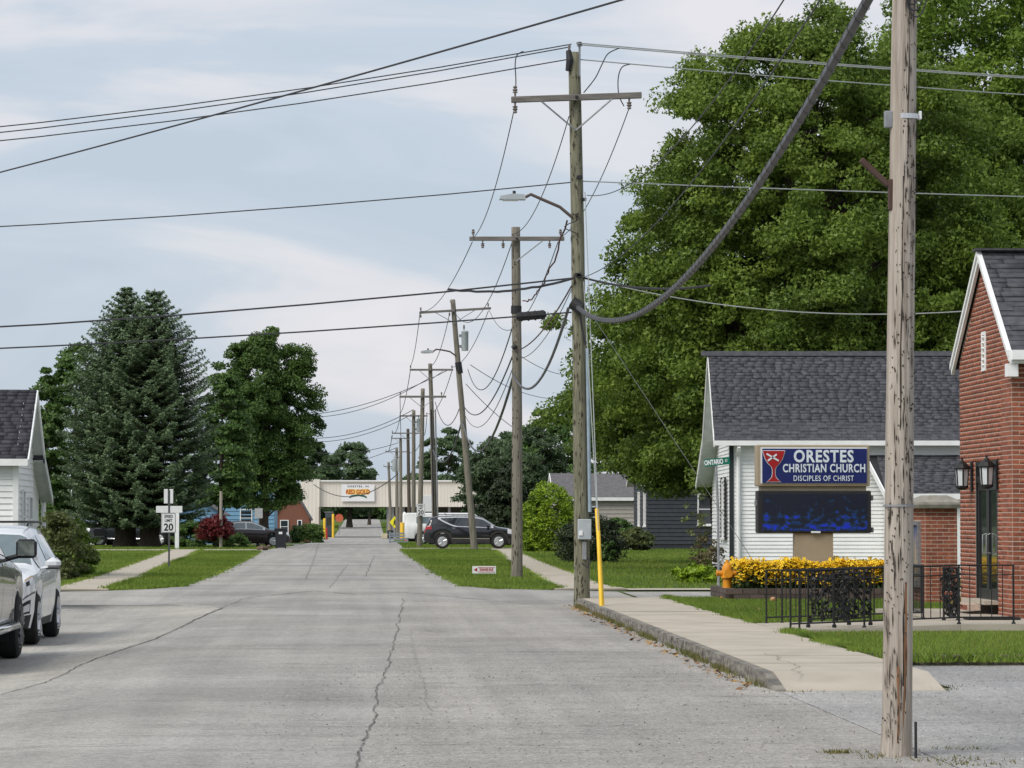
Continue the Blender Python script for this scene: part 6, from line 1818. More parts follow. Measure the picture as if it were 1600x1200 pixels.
# street-name sign
p = gp(1122.5, 921)
ssn = empty('street_name_sign', p, 0, 'green street name blade on a bent grey post at the corner', 'street sign')
Ys = p.y
def s2(px, py, dy=0): q = at(px, py, Ys) - p; q.y += dy; return q
MB().tube([(0, 0, -.03), s2(1122.5, 880), s2(1122, 800), s2(1120, 755), s2(1118.5, 727)], .03, 8).build('post', M_galv, ssn, sm=True)
a, c = s2(1100, 723.5, -.03), s2(1140, 719.5, -.03)
ang = math.atan2(c.z - a.z, c.x - a.x); mid = (a + c) / 2
Rb = Matrix.Rotation(-ang, 3, 'Y')
bl = MB().box(mid, ((c - a).length, .012, .17), Rb).build('blade', M_green, ssn)
text_part('ONTARIO', .155, M_signwhite, bl, Matrix.Translation(mid + Vector((-.075, -.008, -.008))) @ Rb.to_4x4() @ FACE_CAM, xs=.62, bold=.006)
text_part('ST', .08, M_signwhite, bl, Matrix.Translation(mid + Vector((.215, -.008, .025))) @ Rb.to_4x4() @ FACE_CAM, xs=.7, bold=.002)

# speed limit signs
def speed_plate(parent, c, w_, h_):
    x, y, z = c
    pl = MB().bevbox((x, y, z), (w_, .008, h_), .003).build('speed_plate', M_signwhite, parent)
    b = MB(); t = .012 * w_ / .46
    for (u0, u1, v0, v1) in ((-w_ / 2 + .012, w_ / 2 - .012, h_ / 2 - .012 - t, h_ / 2 - .012), (-w_ / 2 + .012, w_ / 2 - .012, -h_ / 2 + .012, -h_ / 2 + .012 + t), (-w_ / 2 + .012, -w_ / 2 + .012 + t, -h_ / 2 + .012 + t, h_ / 2 - .012 - t), (w_ / 2 - .012 - t, w_ / 2 - .012, -h_ / 2 + .012 + t, h_ / 2 - .012 - t)):
        b.bb(x + u0, x + u1, y - .0075, y - .0045, z + v0, z + v1)
    b.build('border', M_signblack, pl)
    k_ = h_ / .61
    text_part('SPEED', .125 * k_, M_signblack, pl, TM(x, y - .006, z + .20 * k_), xs=.80, bold=.003 * k_, extrude=.0015)
    text_part('LIMIT', .125 * k_, M_signblack, pl, TM(x, y - .006, z + .075 * k_), xs=.80, bold=.003 * k_, extrude=.0015)
    text_part('20', .31 * k_, M_signblack, pl, TM(x, y - .006, z - .13 * k_), xs=.95, bold=.008 * k_, extrude=.0015)
p = gp(264, 888)
ss = empty('speed_sign_post', p, 0, 'speed limit sign under two blank white plates on the left verge', 'sign')
Ys = p.y
MB().bb(-.03, .03, -.02, .02, -.05, at(264, 766, Ys).z - p.z).build('post', mat('dark_sign_post', (.10, .105, .11), rough=.6, metal=.3), ss)
c = at(263.5, 817, Ys) - p; speed_plate(ss, (c.x, -.03, c.z), .47, .63)
c = at(263.5, 775.5, Ys) - p
for (dx, wdt) in ((-.085, .125), (.085, .125)): MB().bevbox((c.x + dx, -.01, c.z), (wdt, .02, .46), .008).build('blank_plate', M_signwhite, ss)
c = at(264.5, 796, Ys) - p
for (dx, wdt) in ((-.225, .39), (.225, .39)): MB().bevbox((c.x + dx, -.012, c.z), (wdt, .02, .22), .008).build('blank_plate', M_signwhite, ss)
b4 = P4['base']; c = at(657.5, 796.5, 176.7) - b4
speed_plate(P4['root'], (c.x, c.y, c.z), .47, .66)

# thin timber post, white post
p = gp(345, 857)
tag(MB().tube([(0, 0, -.05), (.0, 0, 2.95)], [.085, .075], 10).build('timber_post', mat('pale_post_wood', (.38, .34, .29), (.28, .25, .21), rough=.95, stretch=(6, 6, .5)), None, p, sm=True), 'thin pale timber post in the grass before the red maple', 'post')
p = gp(276.5, 858)
wpst = empty('white_post', p, 0, 'white square post just right of the left speed limit sign', 'post')
MB().bb(-.10, .10, -.1, .1, -.03, 1.9).build('shaft', M_trim, wpst); MB().bevbox((0, 0, 1.94), (.27, .27, .07), .01).build('cap', M_trim, wpst)
# back of a sign on the left
p = gp(404, 852)
bs = empty('sign_back', p, 0, 'grey back of a square sign on a post by the plum car', 'sign')
MB().bb(-.03, .03, 0, .05, -.03, (at(404, 792, p.y) - p).z).build('post', M_galv, bs)
MB().bevbox((0, -.02, (at(404, 802, p.y) - p).z), (.5, .015, .62), .004).build('plate', M_signback, bs)
# wheeled bin
p = gp(438.5, 857)
bn = empty('wheeled_bin', p, 0, 'black wheeled bin with white label beside the left driveway', 'bin')
M_bin = mat('bin_plastic', (.022, .024, .032), rough=.55)
b = MB(); b.add([(-.24, -.28, .04), (.24, -.28, .04), (.24, .25, .04), (-.24, .25, .04), (-.29, -.34, .95), (.29, -.34, .95), (.29, .34, .95), (-.29, .34, .95)], [(3, 2, 1, 0), (4, 5, 6, 7), (0, 1, 5, 4), (1, 2, 6, 5), (2, 3, 7, 6), (3, 0, 4, 7)])
b.build('body', M_bin, bn); MB().bevbox((0, 0, 1.0), (.64, .74, .09), .03).build('lid', M_bin, bn)
MB().bb(-.09, .09, -.345, -.325, .74, .86).build('label_patch', M_signwhite, bn)
for sd in (-1, 1): MB().lathe([(.11, -.03), (.11, .03)], 14, (sd * .24, .27, .11), 'x').build('wheel', M_rubber, bn)
# garage-sale arrow board
p = gp(756.5, 902)
gs = empty('yard_sale_sign', p, 0, 'low white board with red arrow stuck in the right verge', 'sign')
sc_ = p.y / F
MB().bevbox((0, 0, .12 + .085), (37 * sc_, .012, 11.5 * sc_), .003).build('board', M_signwhite, gs)
for dx in (-.24, .24): MB().tube([(dx, .012, -.05), (dx, .012, .28)], .006, 5).build('stake', M_galv, gs)
MB().prism([(-.29, 0), (-.19, .055), (-.19, -.055)], -.010, -.0065, lambda u, v, w: (u, w, .205 + v)).build('arrow', M_red, gs)
text_part('GARAGE SALE', .088, M_red, gs, TM(.06, -.009, .212), xs=.68, bold=.004, extrude=.001)
for zz in (.145, .265): MB().bb(-.17, .29, -.010, -.0065, zz - .008, zz + .008).build('rule', M_red, gs)

# ------------------------------------------------------------------ things near the overpass
def bollard(px, Y, h, m_, label, r_=.12, group='bollards near the overpass'):
    q = gx(px, Y); o = MB().lathe([(r_, 0), (r_, h - .06), (r_ * .8, h - .01), (0, h)], 12).build('bollard', m_, None, q, sm=True)
    tag(o, label, 'bollard', group)
bollard(507, 425, 2.6, M_yellow, 'yellow bollard inside the left overpass opening', .16)
bollard(520.5, 430, 3.2, M_yellow, 'taller yellow bollard by the hedge end under the overpass', .16)
bollard(510.5, 330, 1.25, M_red, 'dark red bollard at the forecourt edge right of the hedge', .10)
bollard(500.5, 335, 1.2, M_dark, 'dark post directly right of the clipped hedge', .10)
bollard(609, 432, 3.0, M_yellow, 'slim yellow post left of the pedestrian sign', .14)
bollard(628.5, 300, 1.7, M_yellow, 'broad yellow bollard between the far poles', .20)
q = gx(616.5, 400)
ps = empty('pedestrian_sign', q, 0, 'yellow diamond pedestrian sign left of the far poles', 'sign')
MB().bb(-.05, .05, 0, .08, 0, 2.6).build('post', M_galv, ps)
M_fluo = mat('fluorescent_yellow', (.85, .78, .02), rough=.5)
MB().prism([(0, .95), (.62, 0), (0, -.95), (-.62, 0)], -.05, -.01, lambda u, v, w: (u, w, 2.0 + v * .8)).build('plate', M_fluo, ps)
MB().lathe([(.0, 0), (.09, .05), (.09, .12), (0, .18)], 8, (.02, -.07, 2.18)).prism([(-.06, .2), (.1, .2), (.22, -.05), (.12, -.02), (.1, -.15), (.2, -.45), (.08, -.45), (0, -.2), (-.12, -.45), (-.22, -.42), (-.06, -.1), (-.06, 0), (-.16, -.06)], -.07, -.055, lambda u, v, w: (u, w, 1.98 + v * .9)).build('figure', M_signblack, ps)
for (px, Y, h, lab) in ((642.5, 262, 1.75, 'orange diamond road sign stacked above the other by the far poles'), (643.5, 255, .72, 'orange diamond road sign low by the far poles')):
    q = gx(px, Y); os_ = empty('road_work_sign', q, 0, lab, 'sign', 'orange road signs')
    MB().bb(-.04, .04, 0, .06, 0, h).build('post', M_galv, os_)
    MB().prism([(0, .60), (.28, 0), (0, -.60), (-.28, 0)], -.04, -.005, lambda u, v, w, h=h: (u, w, h + v * .8)).build('plate', mat('sign_orange', (.75, .30, .01), rough=.5), os_)
    MB().prism([(-.07, .2), (.07, .2), (.10, 0), (.05, -.22), (-.05, -.22), (-.10, 0)], -.055, -.042, lambda u, v, w, h=h: (u, w, h + v * .7)).build('symbol', M_dark, os_)
q = gx(637.5, 262); cn = empty('traffic_drum', q, 0, 'red orange traffic drum beside the orange road signs', 'traffic drum')
MB().lathe([(.26, 0), (.24, .4), (.22, .95), (.1, 1.02), (0, 1.03)], 12).build('drum', mat('drum_orange', (.70, .10, .03), rough=.5), cn)
for z in (.35, .7): MB().lathe([(.248, z), (.243, z + .14)], 12).build('stripe', M_signwhite, cn)
q = gx(632, 330); ut = empty('white_marker', q, 0, 'round topped white marker post between the far poles', 'marker')
MB().lathe([(.2, 0), (.2, 2.6), (.15, 2.8), (0, 2.88)], 12).build('tube', M_trim, ut); MB().lathe([(.21, .2), (.21, .5)], 12).build('band', M_yellow, ut)
q = gx(624, 235); bar = empty('metal_crate', q, 0, 'grey blue slatted metal crate at the foot of the far poles', 'crate')
for i in range(4): MB().bb(-.65, .55, -.1, .1, .05 + i * .2, .17 + i * .2).build('slat', mat('crate_grey', (.24, .28, .32), rough=.6), bar)
for dx in (-.7, .6): MB().bb(dx - .06, dx + .06, -.12, .12, 0, .85).build('post', MATS['crate_grey'], bar)
q = gx(602, 380); cb = empty('concrete_block', q, 0, 'pale yellow concrete block at the right kerb before the overpass', 'block')
MB().bevbox((0, 0, .3), (.9, .6, .6), .05).build('block', mat('pale_yellow_paint', (.55, .50, .34), rough=.8), cb)
q = gx(610, 372); tk = empty('dark_tank', q, 0, 'dark drum beside the pale concrete block', 'drum')
MB().lathe([(.34, 0), (.36, .05), (.36, .95), (.3, 1.0), (0, 1.0)], 14).build('barrel', M_dark, tk); MB().lathe([(.37, .45), (.37, .52)], 14).build('hoop', M_galv, tk)
q = gx(530, 470); rs = empty('stop_sign', q, 0, 'red orange round sign under the overpass span', 'sign')
MB().bb(-.05, .05, 0, .08, 0, 3.0).build('post', M_galv, rs); MB().lathe([(.62, -.03), (.62, .03)], 8, (0, -.05, 2.5), 'y').build('plate', mat('faded_red', (.60, .14, .07), rough=.6), rs)
q = gx(514, 452); gb = empty('guard_booth', q, 0, 'pale blue grey guard booth in the left overpass opening', 'booth')
MB().bevbox((0, 0, 1.7), (1.0, 1.2, 3.4), .05).build('cabin', mat('pale_booth', (.42, .47, .55), rough=.5), gb); MB().bb(-.3, .3, -.63, -.605, 1.6, 2.7).build('pane', M_wind, gb); MB().bevbox((0, 0, 3.45), (1.3, 1.5, .12), .03).build('roof', M_trim, gb)
q = gx(667, 240); nb_ = empty('white_notice_board', q, 0, 'white notice board just right of the far speed limit sign', 'notice board')
MB().bevbox((.05, 0, 2.95), (1.05, .05, 1.25), .02).build('board', M_signwhite, nb_); 
for dx in (-.35, .45): MB().bb(dx - .04, dx + .04, .03, .1, 0, 3.4).build('post', M_galv, nb_)
# odds and ends by the plum car
q = gp(381, 856); tag(MB().lathe([(.16, 0), (.15, .04), (.07, .3), (.02, .42), (0, .43)], 4).build('yellow_marker', mat('marker_yellow', (.75, .52, .02), rough=.6), None, q), 'small yellow pyramid marker in the grass by the plum car', 'marker')
q = gp(402.5, 855); tag(MB().lathe([(.0, 0), (.1, .02), (.14, .12), (.13, .2), (.05, .27), (0, .28)], 12).build('white_globe', M_signwhite, None, q, sm=True), 'white globe ornament under the square sign back', 'ornament')
q = gp(411, 860); rk = empty('rock_pile', q, 0, 'pile of brown rocks at the kerb by the wheeled bin', 'rocks')
M_rock = mat('brown_rocks', (.16, .11, .085), (.09, .065, .05), rough=.95, scale=6)
for i in range(9): MB().lathe([(.0, 0), (.09, .03), (.11, .09), (.05, .15), (0, .16)], 7, (random.uniform(-.28, .28), random.uniform(-.15, .15), random.uniform(-.02, .12))).build('rock', M_rock, rk)
# ------------------------------------------------------------------ trees and shrubs
M_bark = mat('grey_brown_bark', (.085, .068, .052), (.045, .036, .028), rough=1, scale=3, stretch=(5, 5, .8), bump=.8, bscale=8, bdist=.03)
def leafmat(name, dark, light, trans=.28, rough=.48):
    return mat(name, dark, light, rough=rough, spec=.26, tint=True, trans=trans)
L_maple = leafmat('maple_leaves', (.056, .104, .016), (.230, .325, .050), trans=.38)
L_lime = leafmat('yellow_green_leaves', (.062, .12, .014), (.220, .330, .042), trans=.36)
L_dark = leafmat('dark_green_leaves', (.036, .078, .017), (.132, .220, .050), trans=.32)
L_mid = leafmat('mid_green_leaves', (.040, .086, .021), (.125, .215, .052), trans=.32)
L_far = leafmat('hazed_far_leaves', (.052, .092, .040), (.125, .19, .082))  # distance haze is mixed into this paler green
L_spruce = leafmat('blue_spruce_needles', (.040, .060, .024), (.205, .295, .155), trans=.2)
L_pine = leafmat('pine_needles', (.030, .055, .024), (.100, .150, .065), trans=.2)
L_arb = leafmat('bright_arborvitae', (.07, .135, .011), (.34, .48, .028), trans=.25)
L_yew = leafmat('dark_yew', (.014, .024, .010), (.040, .062, .022), trans=.1)
L_red = leafmat('red_maple_leaves', (.055, .010, .012), (.20, .030, .030))
L_wild = leafmat('wild_shrub_leaves', (.050, .070, .022), (.16, .19, .06))

def prof_r(prof, t): return np.interp(t, [q[0] for q in prof], [q[1] for q in prof])
def make_tree(name, label, base, H, zb, prof, leaf, nleaf, lsize, seed, cr=.8, nclump=220, sx=1.0, sy=1.0, trunk_r=.3, limbs=12, cat='tree', group=None, irr=.22, flat=.55,
              inner=.30, trunk=True, shift=(0, 0), fork=.45, aspect=.62, updir=.55, voids=0, vr=.7, nz_=.6):
    """crown: a body of revolution (profile t -> radius) broken into clumps of leaves; zb..H is the crown's height range"""
    q = np.random.default_rng(seed)
    root = empty(name, base, 0, label, cat, group)
    ph = q.uniform(0, 6.28, 8)
    def lump(a, t): return 1 + irr * (.5 * np.sin(2 * a + ph[0] + 3 * t) + .45 * np.sin(3 * a + ph[1] + 7 * t) + .4 * np.sin(5 * a + ph[2] - 4 * t) + .15 * np.sin(8 * t + ph[3] + 3 * a))
    tt = np.linspace(0.01, .99, 80); wts = prof_r(prof, tt) ** 1.4 + .05; wts /= wts.sum()
    t = q.choice(tt, nclump, p=wts) + q.uniform(-.006, .006, nclump)
    a = q.uniform(0, 2 * np.pi, nclump)
    rho = np.sqrt(q.uniform(inner, 1, nclump)) * np.clip(1 + q.normal(0, .075, nclump), .82, 1.17)
    R0 = prof_r(prof, t) * lump(a, t)
    C = np.stack([np.cos(a) * R0 * rho * sx + shift[0] * (1 - t), np.sin(a) * R0 * rho * sy + shift[1] * (1 - t), zb + t * (H - zb)], -1)
    if voids:      # openings in the crown where limbs and sky show
        for _ in range(voids):
            c0 = C[q.integers(0, nclump)] * [1, 1, 1]; keep = np.linalg.norm((C - c0) * [1, .35, 1.25], axis=1) > vr * q.uniform(.6, 1.2)
            if keep.sum() > nclump * .4: C, a, t = C[keep], a[keep], t[keep]; nclump = len(C)
    per = q.multinomial(nleaf, np.full(nclump, 1 / nclump))
    idx = np.repeat(np.arange(nclump), per); n_ = len(idx)
    crs = cr * q.uniform(.65, 1.35, nclump)
    off = q.normal(0, 1, (n_, 3)); off /= np.linalg.norm(off, axis=1, keepdims=True)
    off *= (q.uniform(0, 1, n_) ** .45)[:, None]
    off[:, 2] = np.where(off[:, 2] < 0, off[:, 2] * .6, off[:, 2])
    off *= crs[idx][:, None] * np.array([1, 1, flat])
    outw = np.stack([np.cos(a), np.sin(a), np.zeros(nclump)], -1)[idx]
    P = C[idx] + off
    P[:, 2] -= .25 * crs[idx] * ((off * outw).sum(1) / crs[idx]).clip(0, 1)     # sprays droop at the tips
    Nn = outw * .4 + np.array([0, 0, updir]) + off / crs[idx][:, None] * .45 + q.normal(0, nz_, (n_, 3))
    ct = np.clip(.5 + .3 * np.sin(C[:, 0] * .9 + ph[4]) * np.sin(C[:, 2] * .7 + ph[5]) + q.normal(0, .3, nclump), 0, 1)
    tint = .45 * ct[idx] + .55 * q.uniform(0, 1, n_)
    leafcloud('crown', P, Nn, lsize, leaf, root, seed + 1, aspect, kind='stuff', tint=tint, tri=True)
    if trunk:
        tr = MB(); zt_ = zb + (H - zb) * .75
        pts = [Vector((0, 0, -.1))]
        for i in range(1, 9):
            k_ = i / 8; pts.append(Vector((shift[0] * .5 * k_ + .12 * math.sin(k_ * 5 + seed) * k_ * trunk_r * 3, .1 * math.cos(k_ * 4 + seed) * k_ * trunk_r * 3, k_ * zt_)))
        tr.tube(pts, [trunk_r * (1.35 if i == 0 else 1 - .85 * (i / 8)) for i in range(9)], 12)
        to_ = tr.build('trunk', M_bark, root, sm=True)
        lb = MB()
        sel = q.choice(nclump, min(limbs, nclump), replace=False)
        for s_ in sel:
            e_ = Vector(C[s_]); z_s = max(zb * .7, min(e_.z - .25 * (H - zb) * q.uniform(.5, 1.2), zt_ * .9)); z_s = max(z_s, zb * .6)
            k_ = z_s / zt_; st_ = pts[min(8, int(k_ * 8))].lerp(pts[min(8, int(k_ * 8) + 1)], k_ * 8 % 1)
            mid = st_.lerp(e_, .5) + Vector((0, 0, .06 * (e_ - st_).length))
            r0 = trunk_r * .27 * (1 - .6 * k_)
            lb.tube([st_, mid, e_], [r0, r0 * .55, r0 * .15], 6)
        lb.build('limbs', M_bark, to_, sm=True)
    return root

ROUND = [(0, .35), (.12, .75), (.3, .97), (.5, 1), (.7, .88), (.85, .66), (.95, .38), (1, .12)]
OVAL = [(0, .3), (.15, .7), (.4, 1), (.65, .92), (.82, .68), (.94, .36), (1, .08)]
CONE = [(0, .75), (.12, 1), (.4, .78), (.7, .42), (.9, .16), (1, .03)]
PYR = [(0, .55), (.15, .95), (.35, 1), (.6, .78), (.8, .5), (.93, .24), (1, .05)]
def sc(prof, r_): return [(a, b * r_) for a, b in prof]

# ---- the great maples at the right
YM = 98.0
def tx(px, Y): return gx(px, Y)
make_tree('maple_tree', 'huge maple rising behind the white annex roof', tx(1264, YM), at(1260, 18, YM).z, 2.3, sc([(0, .75), (.1, .92), (.25, 1.0), (.35, .99), (.5, .88), (.64, .79), (.77, .72), (.9, .52), (.97, .28), (1, .12)], 6.1), L_maple, 470000, .064, 101, updir=.34, nz_=.78, cr=.60, nclump=1600, trunk_r=.5, limbs=130, irr=.27, voids=34, vr=.75, sy=.8, flat=.88, inner=.25)
make_tree('maple_tree', 'taller maple at the right edge behind the brick church', tx(1600, 112), 24, 3.0, sc(OVAL, 6.6), L_lime, 260000, .076, 102, updir=.34, nz_=.78, flat=.9, cr=.68, nclump=1250, voids=6, vr=.9, trunk_r=.5, limbs=40, irr=.18, sy=.8)
make_tree('maple_tree', 'shaded maple filling the gap between the two great maples', tx(1440, 108), 17.0, 1.2, sc(ROUND, 5.8), L_maple, 240000, .074, 103, updir=.34, nz_=.78, flat=.9, cr=.64, nclump=1150, trunk_r=.4, limbs=24, sy=.8)
make_tree('maple_tree', 'lower spreading maple over the charcoal house', tx(1128, 112), at(1010, 470, 112).z, 2.75, sc(ROUND, 4.5), L_maple, 150000, .064, 104, updir=.34, nz_=.78, flat=.85, cr=.56, nclump=720, trunk_r=.3, limbs=40, sy=.8, sx=1.0, shift=(-1.2, 0))
make_tree('maple_tree', 'dark maple closing the view behind the charcoal house', tx(1120, 190), 11, .3, sc(ROUND, 6.2), L_dark, 40000, .16, 105, cr=1.0, nclump=260, trunk_r=.35, limbs=10)

# ---- right middle distance
make_tree('deciduous_tree', 'loose green tree left of the great maple behind the poles', tx(880, 235), at(870, 607, 235).z, 1.5, sc(ROUND, 3.3), L_mid, 26000, .13, 110, cr=.7, nclump=150, trunk_r=.25, irr=.3)
make_tree('pine_tree', 'dark ragged pine behind the leaning pole', tx(782, 222), at(780, 672, 222).z, 1.2, sc([(0, .8), (.2, 1), (.5, .9), (.75, .68), (.92, .4), (1, .15)], 2.6), L_pine, 17000, .20, 111, cr=.75, nclump=90, trunk_r=.25, irr=.3, aspect=.25, limbs=26)
make_tree('pine_tree', 'dark ragged pine left of the leaning pole by the white wall', tx(762, 262), at(760, 684, 262).z, 3.2, sc([(0, .5), (.3, .9), (.6, 1), (.85, .6), (1, .15)], 2.0), L_pine, 12000, .22, 112, cr=.8, nclump=70, trunk_r=.25, irr=.3, aspect=.3, limbs=20)
make_tree('pine_tree', 'dark pine right of the second pole behind the round bush', tx(838, 218), at(838, 668, 218).z, .8, sc(ROUND, 2.3), L_pine, 14000, .2, 113, cr=.75, nclump=80, trunk_r=.2, irr=.25, aspect=.3)
make_tree('cedar_tree', 'narrow dark cedar between the second pole and black SUV', tx(797, 192), at(797, 728, 192).z, .1, sc(PYR, 1.45), L_yew, 14000, .12, 114, cr=.5, nclump=130, trunk_r=.12, irr=.12, flat=.9, inner=.5)
make_tree('cedar_tree', 'dark cedar hugging the left of the round bush', tx(775, 205), at(775, 775, 205).z, .1, sc(PYR, 1.0), L_yew, 7000, .12, 115, cr=.4, nclump=80, trunk_r=.1, irr=.12, flat=.9, inner=.5)
make_tree('round_bush', 'bright yellow green rounded arborvitae by the pavement', tx(857, 148), at(857, 757, 148).z, .05, sc([(0, .86), (.1, .97), (.35, 1), (.6, .93), (.8, .74), (.92, .5), (1, .2)], 1.28), L_arb, 26000, .055, 116, cr=.24, nclump=420, trunk_r=.08, irr=.05, cat='bush', flat=.9, inner=.72, updir=.9, limbs=6)
make_tree('yew_bush', 'dark spreading yew right behind the corner pole', tx(923, 116), at(923, 806, 116).z, .02, sc([(0, .8), (.2, 1), (.55, .93), (.8, .68), (1, .25)], 1.12), L_yew, 16000, .06, 117, cr=.3, nclump=160, trunk_r=.06, irr=.16, cat='bush', flat=.8, inner=.5, aspect=.35, limbs=5)
make_tree('foundation_shrub', 'light green low shrub at the charcoal house corner', tx(990, 152), 1.05, .02, sc(ROUND, .85), L_wild, 5000, .07, 118, cr=.25, nclump=60, trunk=False, cat='bush')
make_tree('foundation_shrub', 'dark green low shrub against the beige wing', tx(965, 158), 1.5, .02, sc(ROUND, .7), L_mid, 4000, .08, 119, cr=.25, nclump=50, trunk=False, cat='bush')
make_tree('wild_shrub', 'thin wispy shrub at the left corner of the annex', tx(1092, 88), 2.6, .1, sc([(0, .5), (.3, .6), (.6, 1), (1, .5)], .38), L_wild, 420, .05, 120, cr=.2, nclump=30, trunk_r=.02, cat='bush')
make_tree('wild_shrub', 'brownish flowering shrub below the annex gable', tx(1105, 84), 1.15, .0, sc(ROUND, .42), leafmat('brownish_leaves', (.09, .065, .035), (.17, .15, .07)), 1500, .04, 121, cr=.16, nclump=50, trunk=False, cat='bush')
make_tree('hosta_clump', 'yellow green leafy clump at the foot of the street sign', tx(1100, 80), .42, .0, sc(ROUND, .75), L_arb, 1800, .07, 122, cr=.16, nclump=40, trunk=False, cat='plant')
make_tree('pole_shrub', 'small green sapling right of the dark yew', tx(953, 113), .85, .02, sc(ROUND, .32), L_mid, 900, .05, 123, cr=.12, nclump=20, trunk=False, cat='bush')

# ---- left side
def spruce(name, label, base, H, Rb, seed, zmin=1.6, lean=0.0, tr=.36):
    q = np.random.default_rng(seed)
    root = empty(name, base, 0, label, 'tree', None)
    P = []; Nn = []; Tn = []; br = MB()
    z = zmin
    while z < H - .15:
        t = (z - zmin) / (H - zmin)
        rr0 = Rb * np.interp(t, [0, .12, .35, .6, .8, .93, 1], [.84, 1, .98, .82, .52, .20, .03])
        nb_ = int(9 + 7 * (1 - t))
        a0 = q.uniform(0, 6.28)
        for i in range(nb_):
            a = a0 + 2 * np.pi * i / nb_ + q.normal(0, .14)
            L_ = rr0 * q.uniform(.84, 1.05)
            k_ = max(5, int(L_ * 7))
            s = np.linspace(.12, 1, k_)
            droop = -.16 * L_ * np.sin(s * 2.2) * (1 - .6 * t) + .10 * L_ * s ** 3 + .35 * t * L_ * s
            bx = np.cos(a) * L_ * s; by = np.sin(a) * L_ * s; bz2 = z + droop
            if i % 2 == 0: br.tube([(0, 0, z), (bx[k_ // 2], by[k_ // 2], bz2[k_ // 2]), (bx[-1], by[-1], bz2[-1])], [.035 * (1 - t) + .01, .02, .006], 4)
            for j in range(k_):
                wsp = .34 * L_ * (1 - s[j]) + .12
                m = int(9 + 10 * wsp / .5)
                lat = q.uniform(-1, 1, m) * wsp
                fw = np.abs(lat) * .5
                px_ = bx[j] - np.sin(a) * lat + np.cos(a) * fw; py_ = by[j] + np.cos(a) * lat + np.sin(a) * fw
                pz_ = bz2[j] - .16 * np.abs(lat) + q.normal(0, .04, m)
                P.append(np.stack([px_, py_, pz_], -1)); 
                Nn.append(np.stack([np.cos(a) * .25 + q.normal(0, .35, m), np.sin(a) * .25 + q.normal(0, .35, m), np.full(m, .8)], -1))
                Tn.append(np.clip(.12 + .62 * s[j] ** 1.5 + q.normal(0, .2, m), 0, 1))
        z += .30 + .14 * (1 - t)
    P = np.concatenate(P); Nn = np.concatenate(Nn); Tn = np.concatenate(Tn)
    P[:, 0] += lean * (P[:, 2] / H)
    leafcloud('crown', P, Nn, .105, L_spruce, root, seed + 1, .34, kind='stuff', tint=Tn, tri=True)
    tr_ = MB().tube([(0, 0, -.1), (0, 0, .5), (0, 0, 2.5), (lean * .5, 0, H * .5), (lean, 0, H - .1)], [tr * 1.55, tr * 1.15, tr, tr * .55, .02], 12).build('trunk', M_bark, root, sm=True)
    br.build('limbs', M_bark, tr_)
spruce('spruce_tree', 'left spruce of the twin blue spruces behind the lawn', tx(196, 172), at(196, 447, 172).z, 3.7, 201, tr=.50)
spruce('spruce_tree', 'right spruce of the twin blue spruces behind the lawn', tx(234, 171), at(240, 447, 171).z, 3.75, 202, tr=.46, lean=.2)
make_tree('deciduous_tree', 'dark green tree behind the left of the twin spruces', tx(118, 198), at(128, 512, 198).z, 1.5, sc(PYR, 2.7), L_mid, 34000, .12, 203, cr=.55, nclump=260, trunk_r=.25, irr=.25)
make_tree('deciduous_tree', 'small dark tree between the white house roof and spruces', tx(70, 195), at(68, 568, 195).z, 1.5, sc(OVAL, 1.25), L_dark, 9000, .13, 204, cr=.5, nclump=60, trunk_r=.16, irr=.2)
make_tree('pear_tree', 'bright green conical tree tucked behind the right spruce', tx(345, 190), at(338, 560, 190).z, 2.3, sc(PYR, 1.9), L_mid, 24000, .11, 205, cr=.55, nclump=150, trunk_r=.2, irr=.15)
make_tree('maple_tree', 'big dark green maple left of the street hanging over its side', tx(412, 205), at(400, 511, 205).z, 2.3, sc([(0, .5), (.1, .8), (.28, 1), (.5, 1), (.7, .9), (.86, .7), (.96, .42), (1, .15)], 2.85), L_dark, 120000, .090, 206, updir=.34, nz_=.78, flat=.85, cr=.6, nclump=480, trunk_r=.34, irr=.34, limbs=40, shift=(.3, 0), voids=9, vr=.6)
make_tree('red_maple', 'dark red ornamental maple behind the timber post', tx(338, 166), at(338, 806, 166).z, .45, sc(ROUND, .88), L_red, 8000, .06, 207, cr=.28, nclump=90, trunk_r=.06, irr=.2, limbs=10)
make_tree('wild_shrub', 'tall seedy shrub beside the white house', tx(90, 84), 1.75, .0, sc([(0, .7), (.3, 1), (.6, .8), (.85, .5), (1, .3)], .72), L_wild, 7000, .045, 208, irr=.35, cr=.24, nclump=110, trunk=False, cat='bush', updir=.2)
make_tree('wild_shrub', 'yellow green shrub in front of the dark truck', tx(117, 90), 1.7, .0, sc(PYR, .55), L_lime, 5000, .05, 209, cr=.22, nclump=60, trunk=False, cat='bush')
make_tree('wild_shrub', 'low green shrub right of the white square post', tx(300, 168), 1.3, .0, sc(ROUND, .9), L_mid, 4500, .07, 210, cr=.3, nclump=50, trunk=False, cat='bush')
make_tree('wild_shrub', 'low weedy growth in front of the plum car', tx(365, 168), .75, .0, sc(ROUND, .9), L_mid, 3000, .06, 211, cr=.25, nclump=40, trunk=False, cat='bush')
make_tree('clipped_hedge', 'clipped dark green hedge before the brick house', tx(480, 245), 1.35, .0, sc([(0, .95), (.5, 1), (.9, .96), (1, .7)], 1.12), L_dark, 9000, .08, 212, cr=.25, nclump=160, trunk=False, cat='hedge', irr=.03, inner=.7)
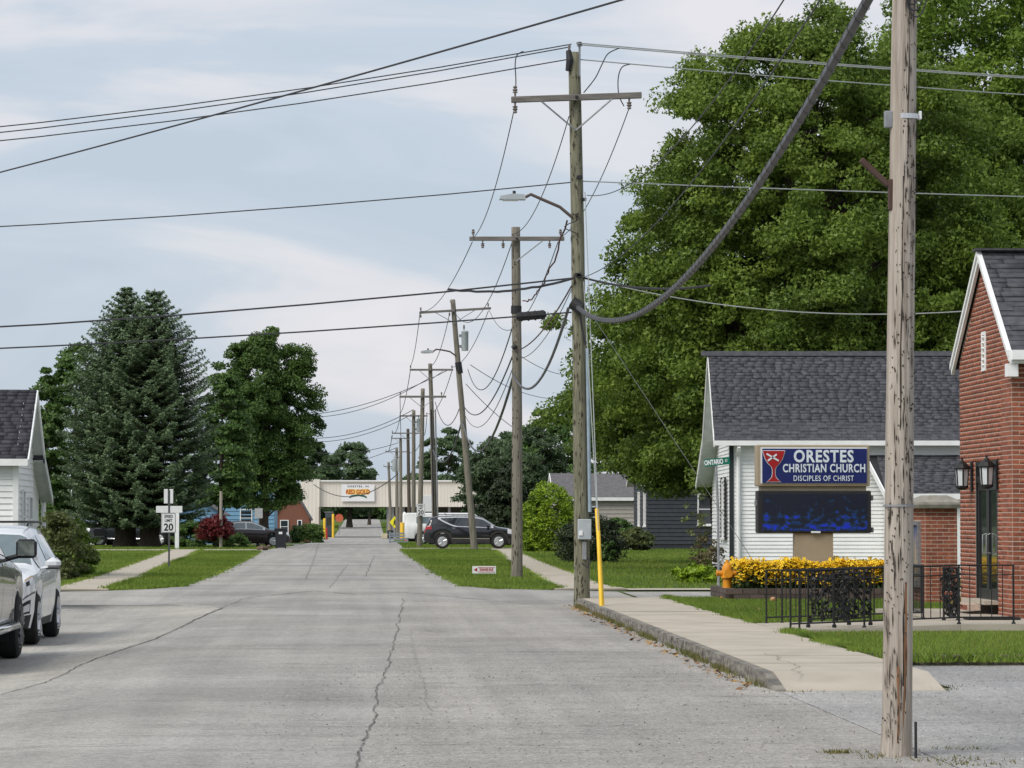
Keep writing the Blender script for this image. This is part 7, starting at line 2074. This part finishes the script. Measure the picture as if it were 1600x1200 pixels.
# ---- far trees
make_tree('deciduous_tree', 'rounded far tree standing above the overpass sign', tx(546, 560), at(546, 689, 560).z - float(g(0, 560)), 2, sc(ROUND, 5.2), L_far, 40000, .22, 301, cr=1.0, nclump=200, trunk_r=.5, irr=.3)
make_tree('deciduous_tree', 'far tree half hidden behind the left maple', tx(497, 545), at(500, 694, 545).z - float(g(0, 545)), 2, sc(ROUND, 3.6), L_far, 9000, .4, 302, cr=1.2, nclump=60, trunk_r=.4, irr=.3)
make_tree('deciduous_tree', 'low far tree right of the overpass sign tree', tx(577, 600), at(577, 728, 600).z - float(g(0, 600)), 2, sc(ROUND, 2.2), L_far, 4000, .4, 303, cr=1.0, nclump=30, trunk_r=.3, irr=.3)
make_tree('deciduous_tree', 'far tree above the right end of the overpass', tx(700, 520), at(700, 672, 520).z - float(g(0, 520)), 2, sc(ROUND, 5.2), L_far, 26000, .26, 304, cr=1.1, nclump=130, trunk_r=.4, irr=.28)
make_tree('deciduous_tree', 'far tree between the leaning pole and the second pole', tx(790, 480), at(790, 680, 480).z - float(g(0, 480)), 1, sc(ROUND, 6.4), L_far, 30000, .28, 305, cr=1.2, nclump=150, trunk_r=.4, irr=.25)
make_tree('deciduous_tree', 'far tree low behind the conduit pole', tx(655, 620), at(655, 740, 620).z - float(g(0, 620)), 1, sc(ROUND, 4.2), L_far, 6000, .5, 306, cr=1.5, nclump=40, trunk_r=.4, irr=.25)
i = 0
for (px, Y, tp, r_) in ((512, 720, 776, 5), (545, 760, 780, 7), (590, 765, 782, 8), (560, 900, 770, 10), (620, 740, 776, 7)):
    make_tree('deciduous_tree', ('dark far tree at the left end of the underpass view', 'dark far tree under the overpass left of centre', 'dark far tree under the overpass right of centre', 'dark far tree closing the end of the street', 'dark far tree at the right end of the underpass view')[i],
              tx(px, Y), at(px, tp, Y).z - float(g(0, Y)), .2, sc(ROUND, r_ * .8), L_mid, 5000, .6, 310 + i, cr=2.0, nclump=50, trunk_r=.4); i += 1
# distant wood along the horizon
q = np.random.default_rng(77); P = []; Nn = []
for _ in range(420):
    x = q.uniform(-420, 520); y = 950 + q.uniform(0, 90); r_ = q.uniform(5, 9); z = q.uniform(1, 9)
    if abs(x - 0) < 9: continue
    k = 60; o_ = q.normal(0, 1, (k, 3)); o_ /= np.linalg.norm(o_, axis=1, keepdims=True)
    P.append(np.array([x, y, z]) + o_ * r_ * q.uniform(.6, 1, (k, 1)) * [1, 1, .7]); Nn.append(o_ + [0, -.3, .4])
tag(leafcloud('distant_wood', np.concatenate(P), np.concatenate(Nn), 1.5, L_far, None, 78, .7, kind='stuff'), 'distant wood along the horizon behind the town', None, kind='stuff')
